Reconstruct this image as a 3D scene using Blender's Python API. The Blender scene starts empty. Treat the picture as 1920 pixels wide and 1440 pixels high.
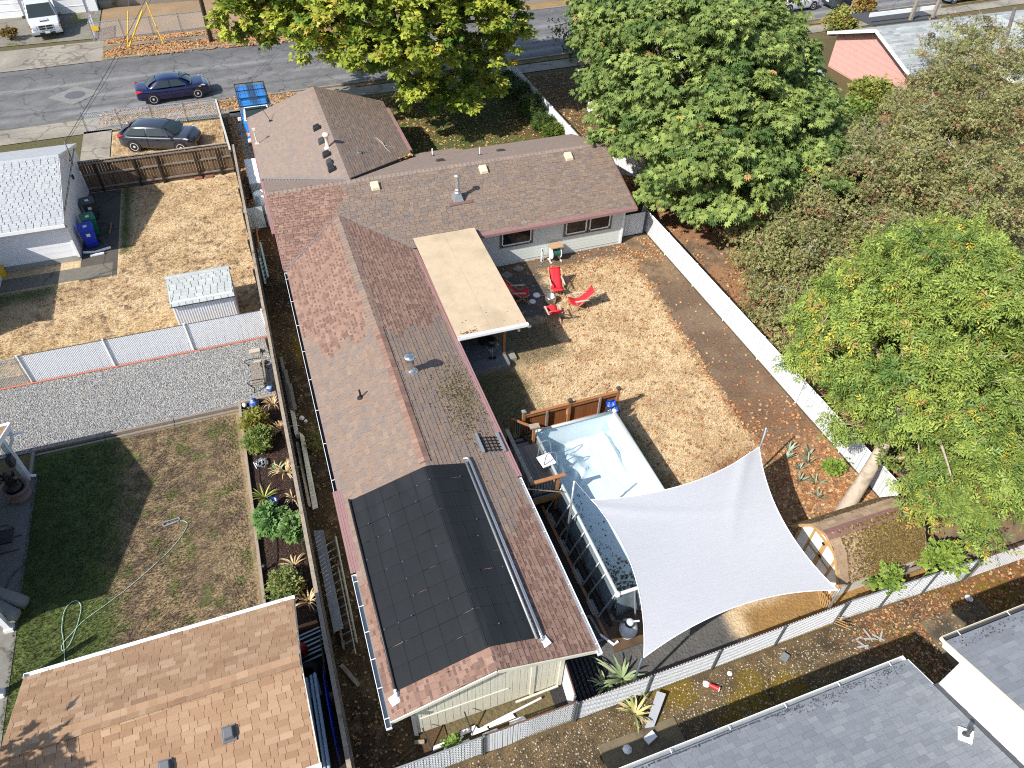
import bpy, math, random
import numpy as np
from mathutils import Vector, Matrix

scene = bpy.context.scene
DENOISE = False
R = math.radians
random.seed(11)
rng = np.random.default_rng(11)
COL = scene.collection

# ---------------------------------------------------------------- camera
PITCH, YAW, ROLL = R(44.33), R(20.96), R(-1.746)
CAMPOS = Vector((0.0, 0.0, 20.0))
fwd = Vector((math.sin(YAW) * math.cos(PITCH), math.cos(YAW) * math.cos(PITCH), -math.sin(PITCH)))
rt = Vector((math.cos(YAW), -math.sin(YAW), 0.0))
dn = fwd.cross(rt)
cr, sr = math.cos(ROLL), math.sin(ROLL)
right = cr * rt + sr * dn
down = -sr * rt + cr * dn
cam_data = bpy.data.cameras.new('camera')
cam_data.sensor_width = 36.0
cam_data.lens = 36.0 * 1352.5 / 1920.0
cam_data.clip_end = 1000.0
cam = bpy.data.objects.new('camera', cam_data)
COL.objects.link(cam)
mw = Matrix.Identity(4)
for i in range(3):
    mw[i][0] = right[i]; mw[i][1] = -down[i]; mw[i][2] = -fwd[i]; mw[i][3] = CAMPOS[i]
cam.matrix_world = mw
scene.camera = cam

# ---------------------------------------------------------------- light
SUN_DIR = Vector((1.05, 0.43, -1.0)).normalized()          # the way the light travels
world = bpy.data.worlds.new('World')
scene.world = world
world.use_nodes = True
wn = world.node_tree
wn.nodes.clear()
sky = wn.nodes.new('ShaderNodeTexSky')
sky.sky_type = 'NISHITA'
sky.sun_disc = False
sky.sun_elevation = math.asin(-SUN_DIR.z)
sky.sun_rotation = math.atan2(-SUN_DIR.x, -SUN_DIR.y)
sky.air_density = 1.0; sky.dust_density = 1.0; sky.ozone_density = 1.0
bg = wn.nodes.new('ShaderNodeBackground'); bg.inputs['Strength'].default_value = 0.125
wo = wn.nodes.new('ShaderNodeOutputWorld')
wn.links.new(sky.outputs['Color'], bg.inputs['Color'])
wn.links.new(bg.outputs['Background'], wo.inputs['Surface'])
sun_data = bpy.data.lights.new('sun', 'SUN')
sun_data.energy = 4.7
sun_data.angle = R(0.55)
sun_data.color = (1.0, 0.955, 0.89)
sun = bpy.data.objects.new('sun', sun_data)
sun.rotation_euler = SUN_DIR.to_track_quat('-Z', 'Y').to_euler()
sun.location = (-30, -10, 40)
COL.objects.link(sun)
vs = scene.view_settings
vs.view_transform = 'Standard'; vs.look = 'None'; vs.gamma = 1.0; vs.use_curve_mapping = False
vs.exposure = 0.68
scene.cycles.max_bounces = 6
scene.cycles.diffuse_bounces = 3
scene.cycles.use_denoising = DENOISE
scene.cycles.pixel_filter_type = 'BLACKMAN_HARRIS'
scene.cycles.filter_width = 1.1

def in_view(p, m=40):
    d = Vector(p) - CAMPOS
    z = d.dot(fwd)
    if z < 0.5: return False
    u = 960 + 1352.5 * d.dot(right) / z; v = 720 + 1352.5 * d.dot(down) / z
    return -m < u < 1920 + m and -m < v < 1440 + m

# ---------------------------------------------------------------- materials
def mat(name, base=(.5, .5, .5), rough=.8, var=.12, scale=6.0, bump=0.0, bscale=30.0, metal=0.0, vc=False,
        ramp=None, dirt=None, dirt_scale=1.5, dirt_at=.55, leaf=0.0, world_co=False, stretch=None, cracks=None, spec=.5, coat=0.0):
    m = bpy.data.materials.new(name)
    m.use_nodes = True
    nt = m.node_tree; N = nt.nodes; L = nt.links
    N.clear()
    out = N.new('ShaderNodeOutputMaterial'); bs = N.new('ShaderNodeBsdfPrincipled')
    bs.inputs['Roughness'].default_value = rough; bs.inputs['Metallic'].default_value = metal
    bs.inputs['Specular IOR Level'].default_value = spec
    if coat: bs.inputs['Coat Weight'].default_value = coat; bs.inputs['Coat Roughness'].default_value = .06
    if world_co:
        tc = N.new('ShaderNodeNewGeometry'); co = tc.outputs['Position']
    else:
        tc = N.new('ShaderNodeTexCoord'); co = tc.outputs['Object']
    if stretch:
        mp = N.new('ShaderNodeMapping'); mp.inputs['Scale'].default_value = stretch
        L.new(co, mp.inputs['Vector']); co = mp.outputs['Vector']
    if vc:
        a = N.new('ShaderNodeAttribute'); a.attribute_name = 'Col'; c = a.outputs['Color']
    elif ramp:
        g = N.new('ShaderNodeNewGeometry'); oi = N.new('ShaderNodeObjectInfo')
        ad = N.new('ShaderNodeMath'); ad.operation = 'ADD'
        L.new(g.outputs['Random Per Island'], ad.inputs[0]); L.new(oi.outputs['Random'], ad.inputs[1])
        fr = N.new('ShaderNodeMath'); fr.operation = 'FRACT'; L.new(ad.outputs[0], fr.inputs[0])
        cr_ = N.new('ShaderNodeValToRGB')
        el = cr_.color_ramp.elements
        el[0].position = 0; el[0].color = (*ramp[0], 1)
        el[1].position = 1; el[1].color = (*ramp[-1], 1)
        for i, q in enumerate(ramp[1:-1]):
            e = el.new((i + 1) / (len(ramp) - 1)); e.color = (*q, 1)
        L.new(fr.outputs[0], cr_.inputs['Fac']); c = cr_.outputs['Color']
    else:
        rgb = N.new('ShaderNodeRGB'); rgb.outputs[0].default_value = (*base, 1); c = rgb.outputs[0]
    if dirt:
        dn_ = N.new('ShaderNodeTexNoise'); dn_.inputs['Scale'].default_value = dirt_scale; dn_.inputs['Detail'].default_value = 7
        L.new(co, dn_.inputs['Vector'])
        mr = N.new('ShaderNodeMapRange'); mr.inputs['From Min'].default_value = dirt_at; mr.inputs['From Max'].default_value = dirt_at + .16
        L.new(dn_.outputs['Fac'], mr.inputs['Value'])
        mx = N.new('ShaderNodeMix'); mx.data_type = 'RGBA'
        L.new(mr.outputs[0], mx.inputs['Factor']); L.new(c, mx.inputs['A']); mx.inputs['B'].default_value = (*dirt, 1); c = mx.outputs['Result']
    if cracks:
        wn_ = N.new('ShaderNodeTexNoise'); wn_.inputs['Scale'].default_value = .8; wn_.inputs['Detail'].default_value = 5
        L.new(co, wn_.inputs['Vector'])
        va = N.new('ShaderNodeVectorMath'); va.operation = 'MULTIPLY_ADD'
        L.new(wn_.outputs['Color'], va.inputs[0]); va.inputs[1].default_value = (1.6, 1.6, 1.6); L.new(co, va.inputs[2])
        vo = N.new('ShaderNodeTexVoronoi'); vo.feature = 'DISTANCE_TO_EDGE'; vo.inputs['Scale'].default_value = cracks
        L.new(va.outputs[0], vo.inputs['Vector'])
        mr = N.new('ShaderNodeMapRange'); mr.inputs['From Min'].default_value = 0.0; mr.inputs['From Max'].default_value = .022
        mr.inputs['To Min'].default_value = .5; mr.inputs['To Max'].default_value = 1
        L.new(vo.outputs['Distance'], mr.inputs['Value'])
        sc = N.new('ShaderNodeVectorMath'); sc.operation = 'SCALE'; L.new(c, sc.inputs[0]); L.new(mr.outputs[0], sc.inputs['Scale']); c = sc.outputs[0]
    if var:
        nz = N.new('ShaderNodeTexNoise'); nz.inputs['Scale'].default_value = scale; nz.inputs['Detail'].default_value = 6; nz.inputs['Roughness'].default_value = .65
        L.new(co, nz.inputs['Vector'])
        mr = N.new('ShaderNodeMapRange'); mr.inputs['From Min'].default_value = .25; mr.inputs['From Max'].default_value = .75
        mr.inputs['To Min'].default_value = 1 - var; mr.inputs['To Max'].default_value = 1 + var
        L.new(nz.outputs['Fac'], mr.inputs['Value'])
        sc = N.new('ShaderNodeVectorMath'); sc.operation = 'SCALE'
        L.new(c, sc.inputs[0]); L.new(mr.outputs[0], sc.inputs['Scale']); c = sc.outputs[0]
    L.new(c, bs.inputs['Base Color'])
    if bump:
        bn = N.new('ShaderNodeTexNoise'); bn.inputs['Scale'].default_value = bscale; bn.inputs['Detail'].default_value = 5
        L.new(co, bn.inputs['Vector'])
        bp = N.new('ShaderNodeBump'); bp.inputs['Strength'].default_value = bump; bp.inputs['Distance'].default_value = .05
        L.new(bn.outputs['Fac'], bp.inputs['Height']); L.new(bp.outputs['Normal'], bs.inputs['Normal'])
    if leaf:
        tr = N.new('ShaderNodeBsdfTranslucent'); L.new(c, tr.inputs['Color'])
        ms = N.new('ShaderNodeMixShader'); ms.inputs['Fac'].default_value = leaf
        L.new(bs.outputs[0], ms.inputs[1]); L.new(tr.outputs[0], ms.inputs[2]); L.new(ms.outputs[0], out.inputs['Surface'])
    else:
        L.new(bs.outputs[0], out.inputs['Surface'])
    return m

# ---------------------------------------------------------------- mesh helpers
def wloc(o):
    v = Vector((0, 0, 0))
    while o is not None:
        v += o.location; o = o.parent
    return v

def tag(o, label=None, cat=None, group=None, kind=None):
    if label: o['label'] = label
    if cat: o['category'] = cat
    if group: o['group'] = group
    if kind: o['kind'] = kind
    return o

def thing(name, label, cat, loc=(0, 0, 0), group=None, rz=0.0):
    o = bpy.data.objects.new(name, None)
    COL.objects.link(o)
    o.empty_display_size = .2
    o.location = loc; o.rotation_euler = (0, 0, rz)
    return tag(o, label, cat, group)

class MB:
    """collects shapes, links them as one mesh object"""
    def __init__(s): s.v = []; s.f = []; s.m = []
    def add(s, vs, fs, mi=0):
        n = len(s.v)
        s.v += [tuple(v) for v in vs]; s.f += [tuple(i + n for i in f) for f in fs]; s.m += [mi] * len(fs)
        return s
    def box(s, x0, x1, y0, y1, z0, z1, mi=0):
        return s.add([(x0, y0, z0), (x1, y0, z0), (x1, y1, z0), (x0, y1, z0), (x0, y0, z1), (x1, y0, z1), (x1, y1, z1), (x0, y1, z1)],
                     [(3, 2, 1, 0), (4, 5, 6, 7), (0, 1, 5, 4), (1, 2, 6, 5), (2, 3, 7, 6), (3, 0, 4, 7)], mi)
    def cbox(s, c, d, rz=0.0, mi=0):
        cx, cy, cz = c; a, b, h = d[0] / 2, d[1] / 2, d[2] / 2; ca, sa = math.cos(rz), math.sin(rz)
        P = []
        for z in (-h, h):
            for x, y in ((-a, -b), (a, -b), (a, b), (-a, b)):
                P.append((cx + x * ca - y * sa, cy + x * sa + y * ca, cz + z))
        return s.add(P, [(3, 2, 1, 0), (4, 5, 6, 7), (0, 1, 5, 4), (1, 2, 6, 5), (2, 3, 7, 6), (3, 0, 4, 7)], mi)
    def beam(s, p, q, w, h, up=(0, 0, 1), mi=0):
        p = Vector(p); q = Vector(q); d = (q - p).normalized(); up = Vector(up)
        sd = d.cross(up)
        if sd.length < 1e-4: sd = d.cross(Vector((1, 0, 0)))
        sd.normalize(); u = sd.cross(d)
        P = [b + sd * (a * w / 2) + u * (c * h / 2) for b in (p, q) for a, c in ((-1, -1), (1, -1), (1, 1), (-1, 1))]
        return s.add(P, [(0, 1, 2, 3), (7, 6, 5, 4), (0, 4, 5, 1), (1, 5, 6, 2), (2, 6, 7, 3), (3, 7, 4, 0)], mi)
    def tube(s, pts, r, n=8, cap=True, mi=0):
        pts = [Vector(p) for p in pts]; k = len(pts)
        rr = r if isinstance(r, (list, tuple)) else [r] * k
        ref = None; P = []
        for i, p in enumerate(pts):
            d = (pts[min(i + 1, k - 1)] - pts[max(i - 1, 0)]).normalized()
            if ref is None: ref = d.orthogonal().normalized()
            ref = (ref - d * ref.dot(d))
            if ref.length < 1e-5: ref = d.orthogonal()
            ref.normalize(); b = d.cross(ref)
            for j in range(n):
                a = 2 * math.pi * j / n
                P.append(p + (ref * math.cos(a) + b * math.sin(a)) * rr[i])
        F = [(i * n + j, i * n + (j + 1) % n, (i + 1) * n + (j + 1) % n, (i + 1) * n + j) for i in range(k - 1) for j in range(n)]
        if cap: F += [tuple(range(n - 1, -1, -1)), tuple((k - 1) * n + j for j in range(n))]
        return s.add(P, F, mi)
    def cyl(s, p, q, r0, r1=None, n=12, mi=0): return s.tube([p, q], [r0, r0 if r1 is None else r1], n, True, mi)
    def lathe(s, prof, c, n=20, mi=0, cap=True):
        P = [(c[0] + r * math.cos(2 * math.pi * j / n), c[1] + r * math.sin(2 * math.pi * j / n), c[2] + z) for r, z in prof for j in range(n)]
        k = len(prof)
        F = [(i * n + j, i * n + (j + 1) % n, (i + 1) * n + (j + 1) % n, (i + 1) * n + j) for i in range(k - 1) for j in range(n)]
        if cap: F += [tuple(range(n - 1, -1, -1)), tuple((k - 1) * n + j for j in range(n))]
        return s.add(P, F, mi)
    def prism(s, poly, dz, mi=0):
        """3-D polygon (counter-clockwise from above) extruded down by dz"""
        n = len(poly)
        P = [tuple(p) for p in poly] + [(p[0], p[1], p[2] - dz) for p in poly]
        F = [tuple(range(n)), tuple(range(2 * n - 1, n - 1, -1))] + [(i, i + n, (i + 1) % n + n, (i + 1) % n) for i in range(n)]
        return s.add(P, F, mi)
    def slab(s, poly, off, mi=0):
        """polygon extruded along an offset vector"""
        n = len(poly); off = Vector(off)
        P = [Vector(p) for p in poly] + [Vector(p) + off for p in poly]
        F = [tuple(range(n)), tuple(range(2 * n - 1, n - 1, -1))] + [(i, i + n, (i + 1) % n + n, (i + 1) % n) for i in range(n)]
        return s.add(P, F, mi)
    def grid(s, G, mi=0, flip=False):
        a, b = len(G), len(G[0])
        F = [(i * b + j, (i + 1) * b + j, (i + 1) * b + j + 1, i * b + j + 1) for i in range(a - 1) for j in range(b - 1)]
        if flip: F = [f[::-1] for f in F]
        return s.add([p for row in G for p in row], F, mi)
    def build(s, name, mats, parent=None, smooth=False, kind=None, label=None, bevel=0.0, sub=0, fix=True):
        me = bpy.data.meshes.new(name)
        off = wloc(parent) if parent is not None else Vector((0, 0, 0))
        me.from_pydata([(x - off.x, y - off.y, z - off.z) for x, y, z in s.v], [], s.f)
        for m in (mats if isinstance(mats, (list, tuple)) else [mats]): me.materials.append(m)
        me.polygons.foreach_set('material_index', s.m)
        if fix:
            import bmesh
            bm = bmesh.new(); bm.from_mesh(me); bmesh.ops.recalc_face_normals(bm, faces=bm.faces); bm.to_mesh(me); bm.free()
        if smooth: me.polygons.foreach_set('use_smooth', [True] * len(me.polygons))
        me.update()
        o = bpy.data.objects.new(name, me); COL.objects.link(o)
        if parent is not None: o.parent = parent
        if bevel:
            b = o.modifiers.new('bevel', 'BEVEL'); b.width = bevel; b.segments = 2; b.limit_method = 'ANGLE'
        if sub:
            b = o.modifiers.new('sub', 'SUBSURF'); b.levels = sub; b.render_levels = sub
        if kind: o['kind'] = kind
        if label: o['label'] = label
        return o

def np_obj(name, V, F, material, parent=None, col=None, kind=None, label=None, cat=None, smooth=False):
    """V (n,3), F (m,k) with equal corner count, col (n,3)"""
    V = np.asarray(V, np.float32); F = np.asarray(F, np.int32)
    if parent is not None:
        w = wloc(parent); V = V - np.array((w.x, w.y, w.z), np.float32)
    me = bpy.data.meshes.new(name)
    m, k = F.shape
    me.vertices.add(len(V)); me.vertices.foreach_set('co', V.ravel())
    me.loops.add(m * k); me.loops.foreach_set('vertex_index', F.ravel())
    me.polygons.add(m)
    me.polygons.foreach_set('loop_start', np.arange(0, m * k, k, dtype=np.int32))
    try: me.polygons.foreach_set('loop_total', np.full(m, k, np.int32))
    except Exception: pass
    me.materials.append(material)
    me.polygons.foreach_set('use_smooth', np.full(m, bool(smooth)))
    if col is not None:
        ca = me.color_attributes.new('Col', 'FLOAT_COLOR', 'POINT')
        ca.data.foreach_set('color', np.concatenate([np.asarray(col, np.float32), np.ones((len(V), 1), np.float32)], 1).ravel())
    me.update(calc_edges=True); me.validate()
    o = bpy.data.objects.new(name, me); COL.objects.link(o)
    if parent is not None: o.parent = parent
    return tag(o, label, cat, None, kind)

_ub = {}
def unit_box(material, name='unit'):
    if material.name not in _ub:
        me = bpy.data.meshes.new(name + '_' + material.name)
        h = .5
        me.from_pydata([(-h, -h, -h), (h, -h, -h), (h, h, -h), (-h, h, -h), (-h, -h, h), (h, -h, h), (h, h, h), (-h, h, h)], [],
                       [(3, 2, 1, 0), (4, 5, 6, 7), (0, 1, 5, 4), (1, 2, 6, 5), (2, 3, 7, 6), (3, 0, 4, 7)])
        me.materials.append(material); me.update()
        _ub[material.name] = me
    return _ub[material.name]

def piece(name, parent, material, c, x, y, z, label=None):
    """one board, shingle or slat: a shared unit box with centre c and full edge vectors x, y, z"""
    o = bpy.data.objects.new(name, unit_box(material)); COL.objects.link(o)
    o.parent = parent
    w = wloc(parent) if parent is not None else Vector((0, 0, 0))
    M = Matrix.Identity(4)
    for i in range(3):
        M[i][0] = x[i]; M[i][1] = y[i]; M[i][2] = z[i]; M[i][3] = c[i] - w[i]
    o.matrix_basis = M
    if label: o['label'] = label
    return o

def bpiece(name, parent, material, x0, x1, y0, y1, z0, z1):
    return piece(name, parent, material, ((x0 + x1) / 2, (y0 + y1) / 2, (z0 + z1) / 2), (x1 - x0, 0, 0), (0, y1 - y0, 0), (0, 0, z1 - z0))

def place(o, loc, rz=0.0):
    o.location = loc; o.rotation_euler = (0, 0, rz); return o

def copy_tree(o, loc=None, rz=None, label=None, parent=None):
    c = o.copy(); COL.objects.link(c)
    if parent is not None: c.parent = parent
    for ch in list(o.children): copy_tree(ch, parent=c)
    if loc is not None: c.location = loc
    if rz is not None: c.rotation_euler = (0, 0, rz)
    if label: c['label'] = label
    return c

# ---------------------------------------------------------------- noise for colour of ground
def vnoise(x, y, s, seed=0):
    x = np.asarray(x, float) * s + seed * 17.31; y = np.asarray(y, float) * s + seed * 7.77
    xi = np.floor(x).astype(np.int64); yi = np.floor(y).astype(np.int64)
    fx = x - xi; fy = y - yi; fx = fx * fx * (3 - 2 * fx); fy = fy * fy * (3 - 2 * fy)
    def h(a, b):
        n = (a * 374761393 + b * 668265263 + seed * 1442695041) & 0x7fffffff
        n = ((n ^ (n >> 13)) * 1274126177) & 0x7fffffff
        return ((n ^ (n >> 16)) & 0xffff) / 65535.0
    return (h(xi, yi) * (1 - fx) + h(xi + 1, yi) * fx) * (1 - fy) + (h(xi, yi + 1) * (1 - fx) + h(xi + 1, yi + 1) * fx) * fy
def fbm(x, y, s, seed=0, o=4):
    a = 0; t = 0; w = 1.0
    for i in range(o):
        a = a + w * vnoise(x, y, s * 2 ** i, seed + i * 5); t += w; w *= .55
    return a / t
def sm(x, a, b):
    t = np.clip((np.asarray(x) - a) / (b - a), 0, 1); return t * t * (3 - 2 * t)
def mixc(c, d, t):
    t = np.asarray(t)[..., None]; return np.asarray(c) * (1 - t) + np.asarray(d) * t

def patch(name, x0, x1, y0, y1, z, res, colfn, material, skew=0.0, mask=None, kind='structure', zfn=None):
    nx = max(2, int(round((x1 - x0) / res)) + 1); ny = max(2, int(round((y1 - y0) / res)) + 1)
    X, Y = np.meshgrid(np.linspace(x0, x1, nx), np.linspace(y0, y1, ny))
    Yw = Y + skew * X
    C = np.clip(colfn(X, Yw), .002, .95)
    Z = np.full_like(X, z) if zfn is None else z + zfn(X, Yw)
    V = np.stack([X, Yw, Z], -1).reshape(-1, 3)
    i = np.arange(nx * ny).reshape(ny, nx)
    F = np.stack([i[:-1, :-1], i[:-1, 1:], i[1:, 1:], i[1:, :-1]], -1).reshape(-1, 4)
    if mask is not None:
        c = V[F].mean(1); F = F[mask(c[:, 0], c[:, 1])]
    return np_obj(name, V, F, material, None, C.reshape(-1, 3), kind)

# ---------------------------------------------------------------- scatter: grass, leaves, stones
def frames(n, dirs, nrm):
    d = dirs / np.linalg.norm(dirs, axis=1, keepdims=True)
    nn = nrm - d * (nrm * d).sum(1, keepdims=True); nn /= np.linalg.norm(nn, axis=1, keepdims=True) + 1e-9
    b = np.cross(nn, d)
    return np.stack([d, b, nn], -1)          # columns
def stamp(T, F, Rm, P, S):
    """template T(k,3), faces F(m,q) at positions P with rotations Rm and sizes S"""
    n, k = len(P), len(T)
    V = np.einsum('nij,kj->nki', Rm, T) * S[:, None, None] + P[:, None, :]
    FF = (F[None] + (np.arange(n) * k)[:, None, None]).reshape(-1, F.shape[1])
    return V.reshape(-1, 3), FF, k

def leaflet(ang, L, w, droop=.22, o=(0, 0, 0)):
    c, s = math.cos(ang), math.sin(ang)
    P = [(0, 0, 0), (.5 * L, -w, -.06 * L), (L, 0, -droop * L), (.5 * L, w, -.06 * L)]
    return [(o[0] + x * c - y * s, o[1] + x * s + y * c, o[2] + z) for x, y, z in P]
def leafset(parts):
    T = np.array([p for q in parts for p in q]); F = np.arange(len(T)).reshape(-1, 4); return T, F
T_ROSETTE = leafset([leaflet(a, l, .17, .32) for a, l in ((-1.9, .62), (-1.15, .85), (-.55, .98), (0, 1.05), (.55, .98), (1.15, .85), (1.9, .62))])
T_STAR = leafset([leaflet(a, l, .27, .15) for a, l in ((-1.15, .75), (0, 1.0), (1.15, .75), (-2.3, .35), (2.3, .35))])
T_ASH = leafset([leaflet(a, l, .105, d, (x, 0, -.1 * x * x)) for x, a, l, d in ((.0, 1.2, .55, .35), (.1, -1.1, .6, .1), (.35, .75, .6, .3), (.45, -.6, .62, .05), (.6, .15, .65, .3))])
T_SMALL = leafset([leaflet(a, .6, .22, .1, (x, 0, 0)) for x, a in ((0, .6), (.25, -.8), (.55, .3))])
T_LEAF = leafset([leaflet(0, 1.0, .36, -.1, (-.5, 0, 0)), leaflet(.9, .6, .22, -.2, (-.3, 0, 0)), leaflet(-.9, .6, .22, -.2, (-.3, 0, 0))])
T_BLADE = leafset([[(-.05, -.06, 0), (.05, .05, 0), (.16, .12, .8), (.1, .08, .85)], [(.05, -.05, 0), (-.02, .08, 0), (-.28, -.05, .7), (-.3, -.09, .68)],
                   [(-.06, .05, 0), (.04, -.08, 0), (.05, -.38, .5), (0, -.4, .5)]])
def rock_tpl():
    T = []
    for x, y, z in ((1, 0, 0), (-1, 0, 0), (0, 1, 0), (0, -1, 0), (0, 0, .7), (0, 0, -.5)): T.append((x, y, z))
    F = [(0, 2, 4), (2, 1, 4), (1, 3, 4), (3, 0, 4), (2, 0, 5), (1, 2, 5), (3, 1, 5), (0, 3, 5)]
    return np.array(T, float), np.array(F)
T_ROCK = rock_tpl()

def scatter(name, label, cat, P, size, cols, tpl, material, flat=True, parent=None, tilt=.35, seed=1):
    """P (n,3); size (lo,hi); cols list of colours picked at random"""
    g = np.random.default_rng(seed); n = len(P)
    a = g.uniform(0, 2 * math.pi, n)
    d = np.stack([np.cos(a), np.sin(a), g.normal(0, tilt, n)], 1)
    nr = np.stack([g.normal(0, tilt, n), g.normal(0, tilt, n), np.ones(n)], 1)
    S = g.uniform(size[0], size[1], n)
    V, F, k = stamp(tpl[0], tpl[1], frames(n, d, nr), P, S)
    if callable(cols): C = cols(P, g)
    else: C = np.array(cols)[g.integers(0, len(cols), n)]
    C = np.clip(C * g.uniform(.75, 1.25, (n, 1)), .003, .95)
    return np_obj(name, V, F, material, parent, np.repeat(C, k, 0), 'stuff', label, cat if parent is None else None)

def pts_rect(n, x0, x1, y0, y1, z, dens=None, seed=1):
    g = np.random.default_rng(seed)
    x = g.uniform(x0, x1, n); y = g.uniform(y0, y1, n)
    if dens is not None:
        k = g.uniform(0, 1, n) < dens(x, y); x = x[k]; y = y[k]
    return np.stack([x, y, np.full(len(x), z)], 1)
# ================================================================ materials in use
GM = mat('soil_and_grass', rough=.95, vc=True, var=.3, scale=9, bump=.9, bscale=14, world_co=True, spec=.15)
GMF = mat('fine_ground', rough=.95, vc=True, var=.28, scale=26, bump=.8, bscale=34, world_co=True, spec=.15)
GRAVEL = mat('gravel_bed', rough=.9, vc=True, var=.45, scale=17, bump=1.0, bscale=22, world_co=True, spec=.2)
ASPH = mat('asphalt', rough=.9, vc=True, var=.26, scale=11, bump=.25, bscale=60, world_co=True, cracks=.42, spec=.25)
CONC = mat('concrete', rough=.9, vc=True, var=.18, scale=3.5, bump=.2, bscale=50, world_co=True, cracks=.3, spec=.25)
PLAINC = mat('old_concrete', (.24, .215, .175), .9, .22, 2.5, .2, 40, world_co=True, dirt=(.12, .1, .06), dirt_scale=1.1)
VCL = mat('leaf_litter', rough=.8, vc=True, var=0, leaf=.15)
VCG = mat('dry_blades', rough=.9, vc=True, var=0, leaf=.2, spec=.2)
VCS = mat('pebble', rough=.85, vc=True, var=.2, scale=20)
WHITE = mat('white_paint', (.78, .78, .77), .5, .04, 3, dirt=(.6, .59, .55), dirt_scale=.8, dirt_at=.6)
WHITE2 = mat('white_vinyl', (.78, .795, .81), .45, .05, 2.0)
CREAM = mat('cream_paint', (.62, .59, .47), .6, .06, 2.5, dirt=(.46, .42, .32), dirt_scale=.9, dirt_at=.58)
PALE = mat('pale_green_paint', (.60, .635, .585), .6, .05, 2.0)
STEEL = mat('galvanised_steel', (.5, .51, .52), .38, .12, 9, metal=.8)
CHROME = mat('shiny_metal', (.72, .72, .7), .2, .06, 6, metal=.95)
GREYM = mat('grey_metal', (.30, .32, .33), .45, .12, 5, metal=.5)
BLACK = mat('black_plastic', (.012, .012, .013), .5, .1)
DARK = mat('dark_grey_plastic', (.045, .047, .05), .45, .1)
RUBBER = mat('rubber', (.018, .018, .018), .85, .1)
GLASS = mat('window_glass', (.012, .015, .017), .06, 0)
BROWNP = mat('brown_paint', (.16, .085, .07), .6, .12)
PINK = mat('pinkish_brown_metal', (.29, .165, .155), .5, .08, 6)
SILVERW = mat('weathered_wood', (.22, .185, .15), .85, .3, 5, .3, 30, stretch=(1, 1, 1))
FENCEW = mat('fence_board_wood', rough=.85, ramp=[(.085, .05, .026), (.13, .08, .042), (.105, .062, .033), (.16, .105, .06), (.07, .04, .022)], var=.3, scale=7, bump=.3)
CAPW = mat('sun_bleached_wood', (.30, .24, .175), .85, .28, 6, .3, 24, dirt=(.13, .105, .08), dirt_scale=2, dirt_at=.56)
DARKW = mat('dark_wet_wood', (.022, .016, .012), .7, .3, 6)
CEDAR = mat('cedar_stain', rough=.6, ramp=[(.20, .068, .022), (.26, .092, .03), (.23, .08, .026)], var=.2, scale=8)
RAILW = mat('stained_rail', (.31, .135, .05), .6, .2, 6)
DECKW = mat('deck_board', rough=.8, ramp=[(.20, .165, .135), (.24, .20, .165), (.18, .148, .122), (.22, .182, .15)], var=.25, scale=9, bump=.2)
DECKG = mat('grey_deck_board', rough=.75, ramp=[(.13, .14, .145), (.17, .18, .185), (.15, .16, .165)], var=.2, scale=9)
RED = mat('red_canvas', (.62, .018, .03), .75, .06, 20)
WOODL = mat('light_wood', (.42, .27, .15), .7, .15, 9)
SH_NEW = mat('new_shingle', rough=.92, ramp=[(.27, .165, .125), (.24, .146, .111), (.29, .184, .14), (.18, .11, .085), (.26, .158, .118), (.30, .198, .15)], var=.16, scale=30, bump=.35, bscale=90, spec=.2)
SH_NOTCH = mat('shadow_band', (.145, .088, .068), .92, .2, 20, spec=.2)
SH_MAIN = mat('dark_old_shingle', rough=.92, ramp=[(.205, .15, .116), (.175, .144, .128), (.235, .172, .126), (.15, .122, .108), (.215, .163, .126), (.19, .134, .1), (.245, .184, .136)], var=.2, scale=22, bump=.35, bscale=90, spec=.2)
SH_OLD = mat('old_shingle', rough=.92, ramp=[(.232, .168, .128), (.205, .165, .145), (.26, .186, .136), (.19, .155, .137), (.245, .18, .138), (.225, .158, .118), (.265, .197, .15)], var=.2, scale=22, bump=.35, bscale=90, spec=.2)
SH_FRONT = mat('pinkish_shingle', rough=.92, ramp=[(.245, .186, .155), (.21, .172, .15), (.265, .195, .152), (.225, .176, .15), (.255, .197, .163)], var=.15, scale=25, bump=.3, bscale=90, spec=.2)
SH_TAN = mat('tan_shingle', rough=.92, ramp=[(.33, .207, .123), (.30, .183, .107), (.36, .235, .146), (.27, .163, .096), (.34, .217, .13), (.40, .275, .178)], var=.13, scale=26, bump=.35, bscale=90, spec=.2)
SH_GREY = mat('blue_grey_shingle', rough=.9, ramp=[(.185, .20, .218), (.21, .225, .243), (.17, .184, .202), (.195, .21, .228), (.235, .248, .262)], var=.15, scale=20, bump=.3, bscale=80, spec=.25)
SH_WHITE = mat('whitish_shingle', rough=.9, ramp=[(.37, .382, .395), (.345, .357, .37), (.395, .405, .415), (.36, .372, .38)], var=.12, scale=16, bump=.25, bscale=70, spec=.2)
SH_SLATE = mat('pale_slate_shingle', rough=.9, ramp=[(.33, .355, .35), (.26, .285, .285), (.40, .42, .405), (.22, .24, .245), (.36, .38, .37)], var=.15, scale=16, bump=.25, bscale=70, spec=.2)
SH_SHED = mat('mossy_white_shingle', rough=.9, ramp=[(.38, .40, .385), (.34, .36, .345), (.42, .435, .42)], var=.18, scale=9, spec=.2)
SH_BARN = mat('brown_barn_shingle', rough=.92, ramp=[(.34, .24, .155), (.29, .195, .125), (.40, .295, .195), (.25, .165, .105)], var=.25, scale=9, dirt=(.06, .045, .014), dirt_scale=2.2, dirt_at=.55, spec=.2)
UNDER = mat('roof_underlay', (.04, .03, .026), .95, .2)
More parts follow.
